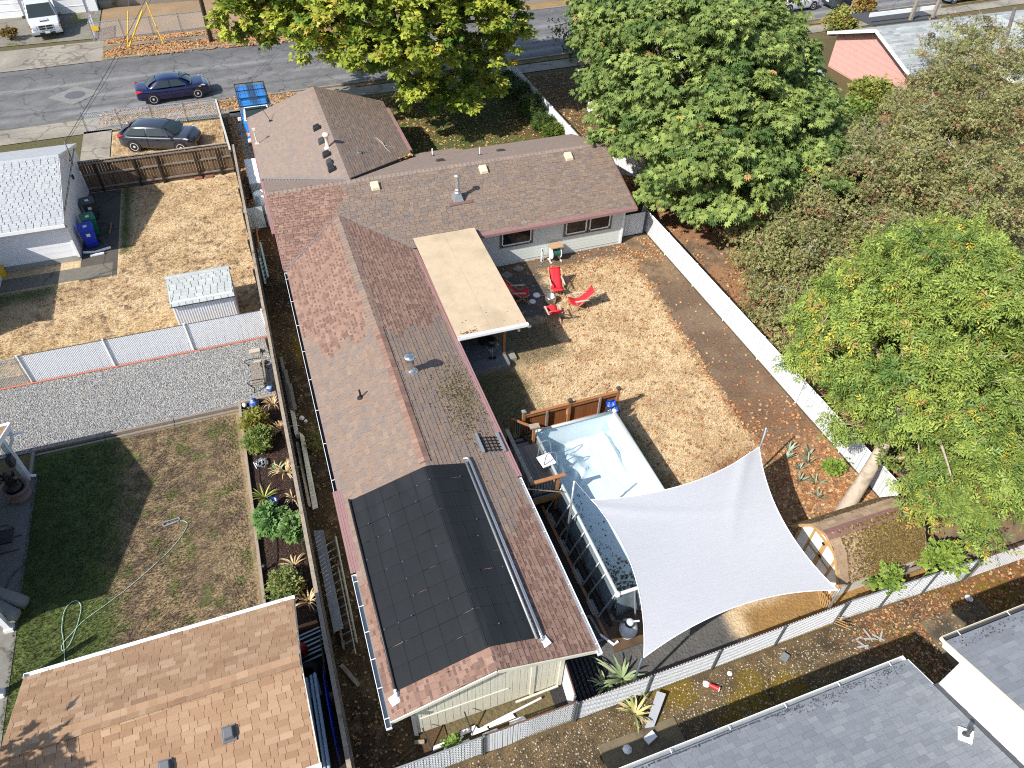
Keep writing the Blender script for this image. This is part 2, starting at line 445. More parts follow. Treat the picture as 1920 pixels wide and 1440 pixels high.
UNDERG = mat('grey_underlay', (.06, .063, .07), .95, .2)
UNDERW = mat('pale_underlay', (.05, .052, .055), .95, .2)
ORANGE = mat('orange_pipe', (.42, .14, .08), .6, .1)
YELLOW = mat('yellow_paint', (.75, .47, .02), .5, .08)
BLUEP = mat('blue_plastic', (.008, .035, .42), .4, .08)
GREENP = mat('green_plastic', (.006, .16, .085), .4, .08)

# ================================================================ ground
G_BASE = patch('ground', -160, 220, -60, 260, -.03, 4.0, lambda X, Y: mixc((.15, .11, .06), (.08, .08, .035), fbm(X, Y, .08, 3)), GM)

def dry(X, Y, s=0):
    a = fbm(X, Y, 1.3, 3 + s); b = fbm(X, Y, 5.0, 9 + s, 3)
    c = mixc((.52, .40, .245), (.42, .305, .175), sm(a, .35, .7))
    return mixc(c, (.25, .165, .095), sm(b, .62, .8) * .7)

def c_back(X, Y):
    c = dry(X, Y)
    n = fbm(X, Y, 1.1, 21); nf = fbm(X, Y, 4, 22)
    # lawn coloured greener and darker where house and pool shade keeps it green
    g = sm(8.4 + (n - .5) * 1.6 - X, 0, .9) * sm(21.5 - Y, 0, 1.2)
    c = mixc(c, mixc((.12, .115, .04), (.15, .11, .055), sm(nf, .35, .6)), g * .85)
    g2 = np.exp(-((X - 10.35) / .45) ** 2) * sm(Y, 9.5, 10.5) * sm(16.4 - Y, 0, .6)
    c = mixc(c, (.10, .105, .035), g2 * .8)
    g3 = sm(10.4 - X, 0, .6) * sm(Y, 19.6, 20.4) * sm(22.6 - Y, 0, .5)
    c = mixc(c, (.14, .115, .06), g3 * .8)
    # bare gravel beside the patio
    p = sm(11.15 + (n - .5) * 1.2 - X, -.1, .35) * sm(Y - (22.5 + (nf - .5) * .5), 0, .4)
    c = mixc(c, mixc((.13, .115, .095), (.085, .078, .068), nf), p)
    w = sm(Y - (25.7 + (n - .5) * .7), 0, .5)
    c = mixc(c, mixc((.17, .12, .08), (.12, .085, .058), nf), w)
    # dirt strip along the white fence
    ex = 14.85 + .85 * sm(Y, 14, 26.5) + (n - .5) * .55 + (nf - .5) * .3
    d = sm(X - ex, -.05, .25)
    dc = mixc((.175, .122, .080), (.135, .092, .060), sm(n, .35, .65))
    dc = mixc(dc, (.24, .165, .09), sm(Y, 22.0, 24.5) * sm(nf, .35, .6) * .7)
    dc = mixc(dc, (.19, .095, .05), sm(17.5 - Y, 0, 3) * sm(nf, .3, .6) * .7)
    c = mixc(c, dc, d)
    # leaf litter corner
    l = sm(13.7 - Y + (n - .5) * 1.5, 0, 1.2) * sm(X - 11.4, 0, 1.6)
    c = mixc(c, mixc((.33, .19, .10), (.22, .13, .075), nf), l)
    # dark wet soil beside the pool and grey gravel behind it
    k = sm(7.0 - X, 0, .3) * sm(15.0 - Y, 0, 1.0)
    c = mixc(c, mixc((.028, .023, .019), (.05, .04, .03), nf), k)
    q = sm(10.4 - X + (n - .5), 0, .8) * sm(9.2 - Y, 0, .6)
    c = mixc(c, mixc((.115, .112, .105), (.075, .073, .07), nf), q)
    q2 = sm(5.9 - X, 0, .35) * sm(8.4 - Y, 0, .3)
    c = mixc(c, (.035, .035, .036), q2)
    q3 = sm(X - 10.2 + (n - .5), 0, .5) * sm(7.9 - Y, 0, .5)
    c = mixc(c, mixc((.30, .175, .06), (.22, .13, .055), nf), q3)
    return c
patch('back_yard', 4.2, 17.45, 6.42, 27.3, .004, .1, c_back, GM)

def c_side(X, Y):
    n = fbm(X, Y, .9, 31); nf = fbm(X, Y, 4, 32)
    c = mixc((.10, .066, .034), (.062, .042, .026), sm(n, .3, .65))
    c = mixc(c, (.17, .105, .02), sm(fbm(X, Y, .7, 35), .5, .66) * sm(Y, 20, 23) * sm(29 - Y, 0, 2))
    c = mixc(c, (.20, .14, .075), sm(nf, .6, .75) * .7)
    return mixc(c, (.09, .04, .02), sm(Y, 30, 32) * .8)
patch('side_yard', -1.25, 1.2, 6.42, 39.8, .006, .1, c_side, GMF)

def c_lh(X, Y):
    c = dry(X, Y, 40)
    n = fbm(X, Y, .5, 41); b = fbm(X, Y, 6, 43, 2)
    c = mixc(c, (.46, .33, .16), sm(28.7 - Y, 0, 2.5) * .6)
    c = mixc(c, (.17, .115, .068), sm(b, .58, .74) * sm(n, .35, .6) * .85)
    g = np.exp(-((X + 7.2) / .3) ** 2) * sm(Y, 33, 33.8) + np.exp(-((Y - 31.2) / .55) ** 2) * sm(-9.6 - X, 0, .8) + sm(27.5 - Y, 0, 1) * sm(-11 - X, 0, .8) * .5
    return mixc(c, (.07, .10, .03), np.clip(g, 0, 1) * .85)
patch('neighbour_back_lawn', -18, -1.3, 25.1, 39.9, .004, .1, c_lh, GM)
patch('neighbour_front_lawn', -8.15, -1.9, 39.95, 47.1, .004, .12, lambda X, Y: mixc(dry(X, Y, 60), (.20, .13, .08), sm(fbm(X, Y, 5, 61, 2), .55, .75) * .8), GM)

def c_gravel(X, Y):
    n = fbm(X, Y, .6, 51)
    c = mixc((.27, .27, .26), (.22, .22, .215), n)
    return mixc(c, (.20, .19, .165), sm(n, .55, .8))
patch('gravel_drive', -18, -1.32, 21.25, 25.06, .006, .15, c_gravel, GRAVEL)

def c_ll(X, Y):
    n = fbm(X, Y, .7, 71); nf = fbm(X, Y, 3.2, 72)
    c = mixc((.275, .205, .12), (.165, .122, .08), sm(nf, .35, .65))
    c = mixc(c, (.13, .145, .05), sm(fbm(X, Y, 2.2, 74), .57, .70) * .75)
    g = sm(-6.6 - X + (n - .5) * 1.2, 0, 1.2)
    c = mixc(c, mixc((.085, .135, .03), (.06, .085, .025), nf), g * .85)
    e = sm(X + 3.4, 0, .4)
    return mixc(c, (.26, .19, .11), e * sm(n, .4, .6) * .6)
patch('shaded_lawn', -9.95, -2.88, 10.0, 21.15, .004, .1, c_ll, GM)
patch('patio_slab', -18, -9.72, 8, 20.0, .02, .5, lambda X, Y: mixc((.20, .19, .17), (.16, .15, .135), fbm(X, Y, 1.2, 75)), CONC)
patch('flower_bed_soil', -2.86, -1.33, 11.3, 21.35, .05, .1, lambda X, Y: mixc((.062, .037, .026), (.03, .019, .015), fbm(X, Y, 5, 77)), GMF)
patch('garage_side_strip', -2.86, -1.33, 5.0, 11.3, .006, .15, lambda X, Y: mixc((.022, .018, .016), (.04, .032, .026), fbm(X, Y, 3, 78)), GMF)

def c_alley(X, Y):
    n = fbm(X, Y, .55, 81); nf = fbm(X, Y, 3.5, 82)
    c = mixc((.165, .115, .06), (.105, .077, .045), sm(nf, .3, .65))
    c = mixc(c, (.175, .118, .014), sm(n, .47, .62) * sm(X - 5, 0, 1.5) * .85)
    c = mixc(c, (.06, .045, .03), sm(fbm(X, Y, 1.6, 84), .58, .72) * .8)
    return mixc(c, (.20, .105, .05), sm(X - 12.5, 0, 2.5) * sm(nf, .35, .55) * .75)
patch('mossy_alley', -1.25, 30, 1.0, 6.38, .004, .1, c_alley, GMF)

def c_front(X, Y):
    n = fbm(X, Y, .8, 91); nf = fbm(X, Y, 4, 92)
    c = mixc((.075, .105, .03), (.11, .105, .04), sm(nf, .4, .65))
    return mixc(c, (.13, .085, .04), sm(n, .5, .7) * .7)
patch('front_lawn', 6.5, 17.4, 33.9, 48.2, .004, .12, c_front, GM)

def c_right(X, Y):
    n = fbm(X, Y, .5, 101); nf = fbm(X, Y, 3.3, 102)
    c = mixc((.24, .165, .105), (.15, .105, .07), sm(nf, .3, .65))
    c = mixc(c, (.31, .165, .085), sm(n, .48, .62) * .7)
    return mixc(c, (.09, .105, .035), sm(fbm(X, Y, .35, 104), .6, .75) * .6)
patch('leafy_lot', 17.55, 62, 6.42, 36.2, .004, .15, c_right, GMF)
patch('far_right_lawn', 17.6, 62, 36.2, 48.4, .004, .2, lambda X, Y: mixc((.115, .075, .045), (.085, .085, .032), fbm(X, Y, 1.2, 106)), GM)
patch('footpath', 33.5, 37.6, 30.8, 36.0, .03, .4, lambda X, Y: mixc((.42, .40, .35), (.33, .315, .28), fbm(X, Y, 2, 107)), CONC)

SK = .055
def near_y(x): return 49.9 + SK * x
def far_y(x): return 59.7 + SK * x
def c_road(X, Y):
    t = Y - SK * X - 49.9
    n = fbm(X * .18, t, 1.6, 111); nf = fbm(X, Y, 2.0, 112)
    c = mixc((.155, .152, .15), (.12, .119, .118), sm(nf, .3, .7))
    for t0, w, a in ((1.35, .28, .75), (3.7, .3, .65), (6.1, .22, .7), (2.5, .18, .3)):
        c = mixc(c, (.25, .245, .235), np.exp(-((t - t0 - (n - .5) * .35) / w) ** 2) * a * sm(fbm(X, Y, .25, 114), .25, .5))
    c = mixc(c, (.085, .085, .087), np.exp(-((t - 2.05 - (n - .5) * .3) / .1) ** 2) * .8)
    c = mixc(c, (.085, .085, .087), np.exp(-((t - 5.3 - (n - .5) * .3) / .08) ** 2) * .7)
    c = mixc(c, (.09, .088, .085), np.exp(-((t - 8.6) / .9) ** 2) * .6)
    return mixc(c, (.13, .11, .075), sm(.5 - t, 0, .5) * .7)
patch('road', -70, 120, 49.9, 59.7, -.02, .25, c_road, ASPH, skew=SK)
cc = lambda X, Y: mixc((.285, .255, .205), (.22, .195, .16), sm(fbm(X, Y, .8, 121), .3, .7))
patch('near_sidewalk', -70, 120, 47.75, 49.15, .012, .5, cc, CONC, skew=.045)
patch('near_verge', -8.2, 120, 49.25, 49.8, .004, .15, lambda X, Y: mixc((.26, .17, .085), (.11, .11, .04), sm(fbm(X, Y, 1.5, 123), .3, .7)), GM, skew=.05)
patch('driveway_apron', -40, -8.3, 48.9, 49.95, .018, .5, cc, CONC, skew=SK)
patch('neighbour_walk', -9.75, -8.2, 39.95, 47.6, .012, .4, cc, CONC)
patch('house_driveway', -1.35, 1.6, 39.8, 48.0, .012, .4, lambda X, Y: mixc((.33, .31, .27), (.26, .24, .2), fbm(X, Y, 1, 124)), CONC)
patch('front_walk', 1.6, 7.0, 43.0, 49.9, .010, .4, cc, CONC)
patch('backyard_walk', -9.1, -7.5, 31.6, 39.8, .010, .3, lambda X, Y: mixc((.10, .088, .072), (.065, .058, .05), fbm(X, Y, 1.2, 126)), CONC)
patch('backyard_path', -18, -7.7, 31.75, 32.75, .014, .3, lambda X, Y: mixc((.17, .155, .125), (.12, .11, .09), fbm(X, Y, 1.2, 127)), CONC)
patch('far_apron', -30, -9.2, 59.7, 63.9, .014, .5, cc, CONC, skew=SK, mask=lambda x, y: y < 59.7 + SK * x + 4.2)
patch('far_driveway', -22, -9.7, 64.0, 73, .010, .4, lambda X, Y: mixc(mixc((.22, .20, .165), (.15, .14, .115), fbm(X, Y, .9, 128)), (.12, .14, .03), sm(fbm(X, Y, .7, 129), .62, .72) * .8), CONC)
patch('far_verge', -9.2, 120, 59.9, 61.4, .006, .2, lambda X, Y: mixc((.34, .19, .085), (.20, .15, .07), fbm(X, Y, 2, 131)), GM, skew=SK)
patch('far_sidewalk', -9.6, 120, 61.4, 62.6, .012, .5, lambda X, Y: mixc((.21, .175, .13), (.15, .13, .1), fbm(X, Y, 1, 132)), CONC, skew=SK)
patch('far_yard', -9.6, 120, 62.6, 90, .004, .4, lambda X, Y: mixc((.33, .225, .13), (.22, .15, .09), fbm(X, Y, .9, 133)), GM, skew=SK)
# kerbs: real steps
def kerb(name, x0, x1, y, w=.16, h=.1, sk=SK):
    b = MB(); b.slab([(x0, y + sk * x0, h - .02), (x1, y + sk * x1, h - .02), (x1, y + w + sk * x1, h - .02), (x0, y + w + sk * x0, h - .02)], (0, 0, -h - .1))
    tag(b.build(name, PLAINC), kind='structure')
kerb('near_kerb', -8.2, 110, 49.74)
kerb('far_kerb', -9.2, 110, 59.7)

# slabs in the alley and small paving
for nm, lab, x0, x1, y0, y1 in (('concrete_slab', 'stained concrete slab in the alley behind the cream gable wall', 4.85, 7.12, 3.6, 5.6),
                               ('concrete_slab', 'stained concrete slab in the alley beyond the small grey roof corner', 15.45, 17.78, 3.2, 5.6)):
    tag(MB().box(x0, x1, y0, y1, -.1, .035).build(nm, mat('slab_concrete', (.15, .12, .07), .9, .3, 1.6, .2, 40, world_co=True, dirt=(.06, .05, .035), dirt_scale=.9, dirt_at=.5), bevel=.015), lab, 'concrete slab', 'concrete slabs in the alley')

# ================================================================ grass tufts, leaves, pebbles
def gcols(fn, k=1.4):
    def f(P, g):
        return np.clip(fn(P[:, 0], P[:, 1]) * k * g.uniform(.75, 1.35, (len(P), 1)), .004, .9)
    return f
lawn_d = lambda x, y: ((x > 7.9) | (y > 17)) * (x < 14.95 + .8 * sm(y, 14, 26.5)) * (1 - sm(11.2 - x, 0, .4) * sm(y, 22.4, 22.7)) * (y < 25.9) * ((x > 10.0) | (y > 15.7)) * (y > 9.6) * ((x > 8.2) | (y < 19.7)) * ((x < 12.2) | (y > 12.5)) + 0.0
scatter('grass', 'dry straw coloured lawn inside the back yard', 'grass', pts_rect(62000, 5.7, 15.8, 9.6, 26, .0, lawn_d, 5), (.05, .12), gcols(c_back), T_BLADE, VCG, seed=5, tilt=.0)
scatter('grass', 'dry lawn of the white house left of the wood fence', 'grass', pts_rect(46000, -12.6, -1.45, 25.3, 39.6, .0, lambda x, y: (1 - (x < -7.4) * (y > 31.6)) + 0.0, 6), (.05, .12), gcols(c_lh), T_BLADE, VCG, seed=6, tilt=.0)
scatter('grass', 'half green patchy lawn beside the raised flower bed', 'grass', pts_rect(52000, -9.8, -3.1, 11.0, 20.9, .0, None, 7), (.04, .10), gcols(c_ll, 1.2), T_BLADE, VCG, seed=7, tilt=.0)
scatter('grass', 'green front lawn under the yellowing street tree', 'grass', pts_rect(15000, 7.3, 17.3, 34.5, 47.5, .0, None, 8), (.06, .13), gcols(c_front), T_BLADE, VCG, seed=8, tilt=.0)
scatter('grass', 'dry grass around the dark grey hatchback', 'grass', pts_rect(9000, -8.1, -1.95, 40, 47.0, .0, None, 9), (.06, .13), gcols(lambda X, Y: dry(X, Y, 60)), T_BLADE, VCG, seed=9, tilt=.0)
LV = [(.44, .18, .06), (.36, .13, .045), (.48, .25, .10), (.27, .11, .045), (.52, .34, .15), (.20, .095, .045), (.44, .31, .17)]
LVD = [(.22, .09, .035), (.14, .06, .028), (.30, .13, .05), (.10, .05, .025), (.36, .20, .08)]
LVO = [(.50, .22, .075), (.46, .27, .11), (.34, .13, .05), (.54, .36, .16), (.42, .29, .16)]
def leaves(label, P, size=(.07, .15), cols=LV, seed=1): scatter('fallen_leaves', label, 'leaves', P, size, cols, T_LEAF, VCL, seed=seed, tilt=.3)
def ldens(x, y):
    ex = 14.85 + .8 * sm(y, 14, 26.5)
    d = np.exp(-((x - ex - .05) / .16) ** 2) * 1.0 + .06
    d = np.maximum(d, sm(13.6 - y, 0, 1.5) * sm(x - 12, 0, 1.2) * 1.0)
    d = np.maximum(d, np.exp(-((y - 25.6) / .5) ** 2) * sm(x - 11, 0, .6) * .75)
    d = np.maximum(d, sm(x - 16.6, 0, .6) * sm(y - 25, 0, 1.5) * .8)
    d = np.maximum(d, sm(y - 22, 0, 3) * sm(x - 11, 0, 1) * (x < ex) * .22)
    d = np.where((x > ex + .45) * (y > 15.5) * (y < 24.5), .05, d); d = np.maximum(d, (x > ex) * sm(16.5 - y, 0, 3) * .35)
    d = np.maximum(d, .12 * (x < ex) * (x > 10.5))
    return d * ((x > 10.2) | (y > 16))
leaves('orange leaves blown along the dirt strip and over the back lawn', pts_rect(24000, 8.5, 17.4, 8.4, 27, .03, ldens, 11), seed=11)
leaves('brown leaves between the long roof and the wood fence', pts_rect(3600, -1.2, .3, 6.6, 33, .03, lambda x, y: .15 + .5 * fbm(x, y, .8, 6), 12), (.05, .11), [(.22, .13, .06), (.16, .09, .045), (.34, .2, .08), (.3, .22, .12)], 12)
leaves('orange brown leaf drift beside the blue pickup', pts_rect(5200, -1.5, .2, 33.3, 47.2, .05, lambda x, y: np.where(x < -.95, .9, .08 + .7 * (y > 36.5) * (y < 40.5)), 13), (.09, .17), LVO + [(.3, .1, .03)], 13)
leaves('leaves scattered over the shaded front lawn', pts_rect(2600, 7.3, 17.3, 34.5, 47.8, .04, None, 14), (.09, .17), LVO + [(.6, .45, .12)], 14)
leaves('brown leaf litter under the trees right of the white fence', pts_rect(26000, 17.6, 34, 8.5, 36, .03, lambda x, y: .25 + sm(fbm(x, y, .5, 8), .4, .6) * .75, 15), (.08, .16), LVD + LV, 15)
leaves('leaves in the gutter and verge across the street', np.concatenate([pts_rect(5200, -9.2, 6, 59.2, 61.6, .05, lambda x, y: .25 + .75 * (fbm(x, y, .8, 5) > .5), 16), pts_rect(1500, -9, 4, 62.4, 63.3, .05, None, 17)]) + np.array([0, .1, 0]), (.10, .2), LVO, 16)
leaves('reddish leaves at the far end of the alley', pts_rect(5200, 12.5, 22, 3.5, 6.3, .03, lambda x, y: sm(x - 12, 0, 3) * (.4 + .6 * fbm(x, y, 1, 3)), 18), (.05, .12), LV + LVD, 18)
leaves('leaves along the near kerb by the chain link fence', pts_rect(2600, -9, 3, 48.2, 50.2, .04, lambda x, y: .35 + .5 * (x > -2.2) * (y < 49.8), 19), (.09, .17), LVO, 19)
leaves('leaves on the shaded yard beyond the white front fence', pts_rect(2200, 17.7, 21.5, 36.3, 48, .03, None, 26), (.08, .15), LVD + LVO, 26)
scatter('pebbles', 'loose grey stones of the gravel drive', 'gravel', pts_rect(42000, -12.4, -1.4, 21.3, 25.0, .012, None, 21), (.018, .042), [(.30, .30, .29), (.2, .21, .22), (.38, .37, .34), (.14, .145, .15), (.25, .25, .24), (.33, .29, .24)], T_ROCK, VCS, seed=21)
scatter('pebbles', 'pale stones in the mossy alley', 'gravel', pts_rect(9000, -1.1, 17, 3.4, 6.3, .008, None, 22), (.012, .035), [(.3, .27, .2), (.4, .37, .3), (.2, .17, .12), (.13, .1, .06), (.26, .2, .1)], T_ROCK, VCS, seed=22)
scatter('moss_tufts', 'short mossy weeds growing in the alley', 'weeds', pts_rect(16000, -1.1, 18, 3.4, 6.3, .0, None, 23), (.03, .08), gcols(c_alley, 1.2), T_BLADE, VCG, seed=23, tilt=0)
scatter('weeds', 'low dry weeds between the wood fence and the long roof', 'weeds', pts_rect(15000, -1.15, .5, 6.5, 31, .0, None, 24), (.03, .09), gcols(c_side, 1.3), T_BLADE, VCG, seed=24, tilt=0)
scatter('bark_chips', 'dark bark mulch in the raised flower bed', 'mulch', pts_rect(9000, -2.8, -1.4, 11.4, 21.2, .055, None, 25), (.03, .07), [(.07, .035, .022), (.035, .02, .015), (.12, .065, .04), (.02, .014, .012)], T_LEAF, VCL, seed=25, tilt=.5)
# ================================================================ shingled roofs
def roof_plane(roof, poly, mfun, e=.142, wid=(.2, .42), th=.012, npiece=60, gap=.006, jit=.004, under=None, seed=1, cap_name='shingle', lam=.006, notch=0.0):
    """lay courses of shingles on the plane of poly (poly[0]->poly[1] is the eave, counter-clockwise from above).
    mfun(x,y) -> material. The npiece largest in view become objects, the others one joined mesh per material."""
    g = random.Random(seed)
    P = [Vector(p) for p in poly]
    u = (P[1] - P[0]).normalized(); n = (P[1] - P[0]).cross(P[2] - P[0]).normalized()
    v = n.cross(u).normalized(); o = P[0]
    uv = [((p - o).dot(u), (p - o).dot(v)) for p in P]
    vmax = max(q[1] for q in uv)
    items = []; extra = []
    k = 0
    while k * e < vmax - .02:
        vm = min(k * e + e * .5, vmax - .01)
        xs = []
        for i in range(len(uv)):
            a, b = uv[i], uv[(i + 1) % len(uv)]
            if (a[1] - vm) * (b[1] - vm) < 0:
                xs.append(a[0] + (vm - a[1]) / (b[1] - a[1]) * (b[0] - a[0]))
        xs.sort()
        if len(xs) >= 2:
            x0, x1 = xs[0], xs[-1]
            x = x0 - g.uniform(0, wid[0])
            while x < x1 - .02:
                w = g.uniform(*wid); a, b = max(x, x0), min(x + w, x1); x += w
                if b - a < .03: continue
                h = min(e * 1.12, vmax - k * e + .01)
                t = th + (g.random() < .5) * lam
                c = o + u * ((a + b) / 2) + v * (k * e + h / 2 - .005) + n * (t * .55)
                ang = -th / e * .55
                vv = (v * math.cos(ang) + n * math.sin(ang)); nn = (n * math.cos(ang) - v * math.sin(ang))
                rot = g.uniform(-jit, jit)
                uu = (u + vv * rot).normalized(); vv = (vv - u * rot).normalized()
                items.append((c, uu * (b - a - gap), vv * h, nn * t))
                if notch and b - a > .1 and g.random() < notch and mfun(c.x, c.y) is SH_NEW:
                    w2 = g.uniform(.09, .15); extra.append((o + u * (a + g.uniform(.05, b - a - .02)) + v * (k * e + e * .74) + n * (th * .55 + t * .5 + .003), uu * w2, vv * (e * .42), nn * .006))
        k += 1
    vis = [it for it in items if in_view(it[0], 0)]
    vis.sort(key=lambda it: (it[0] - CAMPOS).length - 2 * (it[1].length))
    ids = set(id(it) for it in vis[:npiece])
    rest = {}
    for it in items:
        m = mfun(it[0].x, it[0].y)
        if id(it) in ids: piece(cap_name, roof, m, *it)
        else: rest.setdefault(m.name, (m, []))[1].append(it)
    if extra: rest['notch'] = (SH_NOTCH, extra)
    B = np.array([(-.5, -.5, -.5), (.5, -.5, -.5), (.5, .5, -.5), (-.5, .5, -.5), (-.5, -.5, .5), (.5, -.5, .5), (.5, .5, .5), (-.5, .5, .5)])
    FB = np.array([(4, 5, 6, 7), (0, 1, 5, 4), (1, 2, 6, 5), (2, 3, 7, 6), (3, 0, 4, 7)])
    for m, L in rest.values():
        C = np.array([it[0] for it in L]); A = np.array([[it[1], it[2], it[3]] for it in L])
        V = np.einsum('kc,ncx->nkx', B, A) + C[:, None, :]
        F = (FB[None] + (np.arange(len(L)) * 8)[:, None, None]).reshape(-1, 4)
        np_obj('shingle_courses', V.reshape(-1, 3), F, m, roof, None, 'stuff')

def ridge_caps(roof, p, q, m, w=.30, step=.2, th=.03, name='ridge_cap', drop=.05, joined=True):
    """overlapping cap shingles along a ridge"""
    p = Vector(p); q = Vector(q); d = (q - p); L = d.length; d.normalize(); s = d.cross(Vector((0, 0, 1))).normalized()
    b = MB(); k = 0
    while k * step < L:
        a0 = p + d * (k * step); a1 = p + d * min(k * step + step * 1.25, L); k += 1
        for sg in (-1, 1):
            e0 = a0 + s * sg * w / 2 - Vector((0, 0, drop)); e1 = a1 + s * sg * w / 2 - Vector((0, 0, drop))
            up0 = Vector((0, 0, th + .012)); up1 = Vector((0, 0, th - .006))
            b.slab([a0 + up0, a1 + up1, e1 + up1, e0 + up0] if sg > 0 else [e0 + up0, e1 + up1, a1 + up1, a0 + up0], (0, 0, -.014))
    return b.build(name, m, roof, kind='stuff')

def gutter(name, parent, p, q, m, w=.12, h=.09, side=1, hang=None, hm=None, inner=None):
    """open U gutter from p to q (outer lip on the given side), with straps"""
    p = Vector(p); q = Vector(q); d = (q - p).normalized(); s = d.cross(Vector((0, 0, 1))).normalized() * side
    b = MB(); up = (0, 0, 1)
    b.beam(p + Vector((0, 0, -h)) + s * w / 2, q + Vector((0, 0, -h)) + s * w / 2, w, .012, mi=1 if inner else 0)
    b.beam(p + s * w + Vector((0, 0, -h / 2)), q + s * w + Vector((0, 0, -h / 2)), .014, h, mi=0)
    b.beam(p + s * .006 + Vector((0, 0, -h / 2)), q + s * .006 + Vector((0, 0, -h / 2)), .012, h, mi=1 if inner else 0)
    for e in (p, q): b.beam(e + s * w / 2 + Vector((0, 0, -h / 2)) - d * .006, e + s * w / 2 + Vector((0, 0, -h / 2)) + d * .006, w, h)
    o = b.build(name, [m, inner or m], parent)
    if hang:
        L = (q - p).length; k = max(1, int(L / hang)); hb = MB()
        for i in range(k + 1):
            a = p + d * (L * (i + .3) / (k + .6)); hb.beam(a, a + s * w, .02, .008)
        hb.build('gutter_strap', hm or WHITE, o)
    return o

def ribbed_guard(name, parent, p, q, w, m, side=1, slope=-.12):
    p = Vector(p); q = Vector(q); d = (q - p).normalized(); s = d.cross(Vector((0, 0, 1))).normalized() * side
    b = MB()
    for k in range(4):
        a = w * k / 4; z = slope * a
        b.beam(p + s * (a + w / 8) + Vector((0, 0, z)), q + s * (a + w / 8) + Vector((0, 0, z)), w / 4 - .006, .02 if k % 2 else .03)
    b.beam(p + s * w + Vector((0, 0, slope * w - .06)), q + s * w + Vector((0, 0, slope * w - .06)), .012, .12)
    return b.build(name, m, parent)

def window(parent, p, u, w, h, n, fm, trim, gm=GLASS, mull=False):
    """window with its lower left corner at p, along u, facing n"""
    p = Vector(p); u = Vector(u); n = Vector(n); z = Vector((0, 0, 1))
    def bar(b, a, c, wd, dp, off):
        b.beam(a + n * off, c + n * off, dp, wd, up=z if abs((c - a).normalized().z) < .5 else u)
    o = MB(); t = .09
    for a, c in ((p - u * t - z * t / 2, p + u * (w + t) - z * t / 2), (p - u * t + z * (h + t / 2), p + u * (w + t) + z * (h + t / 2)),
                 (p - u * t / 2, p - u * t / 2 + z * h), (p + u * (w + t / 2), p + u * (w + t / 2) + z * h)):
        bar(o, a, c, t, .05, .025) if abs((c - a).z) < .01 else o.beam(a + n * .025, c + n * .025, .05 if abs(u.x) < .5 else t, t if abs(u.x) < .5 else .05, up=n if abs(u.x) < .5 else n)
    win = o.build('window', trim, parent)
    f = MB(); t2 = .055
    for a, c in ((p + z * t2 / 2, p + u * w + z * t2 / 2), (p + z * (h - t2 / 2), p + u * w + z * (h - t2 / 2))):
        bar(f, a, c, t2, .04, .03)
    xs = [t2 / 2, w - t2 / 2] + ([w / 2] if mull else [])
    for x in xs: f.beam(p + u * x + n * .03, p + u * x + z * h + n * .03, t2, .04, up=n)
    f.build('frame', fm, win)
    MB().slab([p + n * .012, p + u * w + n * .012, p + u * w + z * h + n * .012, p + z * h + n * .012], -n * .01).build('pane', gm, win)
    return win

def lapboards(parent, p, u, L, n, h0, h1, step, m, th=.018, name='siding_board', top=None):
    """horizontal lap siding boards on a wall; top(s) gives the wall height where it is cut by a gable"""
    p = Vector(p); u = Vector(u); n = Vector(n); z = Vector((0, 0, 1))
    h = h0
    while h < h1 - .02:
        hh = min(step, h1 - h); a, b = 0.0, L
        if top:
            ss = [s for s in np.linspace(0, L, 200) if top(s) > h + hh * .6]
            if not ss: break
            a, b = ss[0], ss[-1]
        c = p + u * ((a + b) / 2) + z * (h + hh / 2) + n * th / 2
        tilt = n * (.008)
        piece(name, parent, m, c, u * (b - a), z * (hh * 1.02) - tilt * 1.0, n * th)
        h += hh

# ================================================================ the long brown house
house = thing('house', 'brown shingled house with a long rear wing and solar mats on its roof', 'house', (2.6, 20, 0))
EZ = 2.2
LX0, LX1, LRX, LY0 = -.1, 5.27, 2.58, 7.12
RZ = 3.0
MX0, MX1, MY0, MY1, MRY, MRZ = -.2, 16.15, 26.3, 34.45, 30.4, 3.6
FX0, FX1, FRX, FY1 = -.3, 7.28, 3.5, 41.4
# wall blocks
wl = MB()
wl.box(.45, 4.5, 7.45, 29, 0, 2.15)
wl.box(.45, 15.8, 26.85, 33.85, 0, 2.2)
wl.box(.25, 6.7, 30, 41.0, 0, 2.25)
walls = wl.build('wall', PALE, house)
gw = MB(); gw.slab([(.45, 7.45, 2.1), (4.5, 7.45, 2.1), (4.5, 7.45, 2.28), (2.6, 7.45, 2.86), (.45, 7.45, 2.28)], (0, .12, 0)); gw.build('gable_wall', CREAM, house)
# vertical groove panels of the rear gable: every strip its own piece
x = .45
while x < 4.48:
    w = min(.205, 4.5 - x); xm = x + w / 2
    top = 2.95 - .286 * abs(xm - 2.6) - .08
    piece('wall_panel', walls, CREAM, (xm, 7.432, (.12 + top) / 2), (w - .012, 0, 0), (0, .036, 0), (0, 0, top - .12)); x += w
MB().box(3.62, 3.74, 7.385, 7.412, .1, 2.36).build('trim_board', CREAM, house)
MB().box(4.44, 4.56, 7.38, 7.47, .05, 2.28).build('corner_board', CREAM, house)
MB().box(.4, .5, 7.38, 7.47, .05, 2.2).build('corner_board', GREYM, house)
MB().beam((.6, 7.4, 1.02), (3.0, 7.4, 1.0), .02, .05).build('horizontal_batten', CREAM, house)
lapboards(walls, (4.56, 26.85, 0), (1, 0, 0), 11.24, (0, -1, 0), .16, 2.16, .155, PALE)
lapboards(walls, (4.5, 8.0, 0), (0, 1, 0), 18.8, (1, 0, 0), .16, 2.1, .2, CREAM)
MB().box(15.74, 15.84, 26.78, 26.86, .05, 2.16).build('corner_board', WHITE, house)
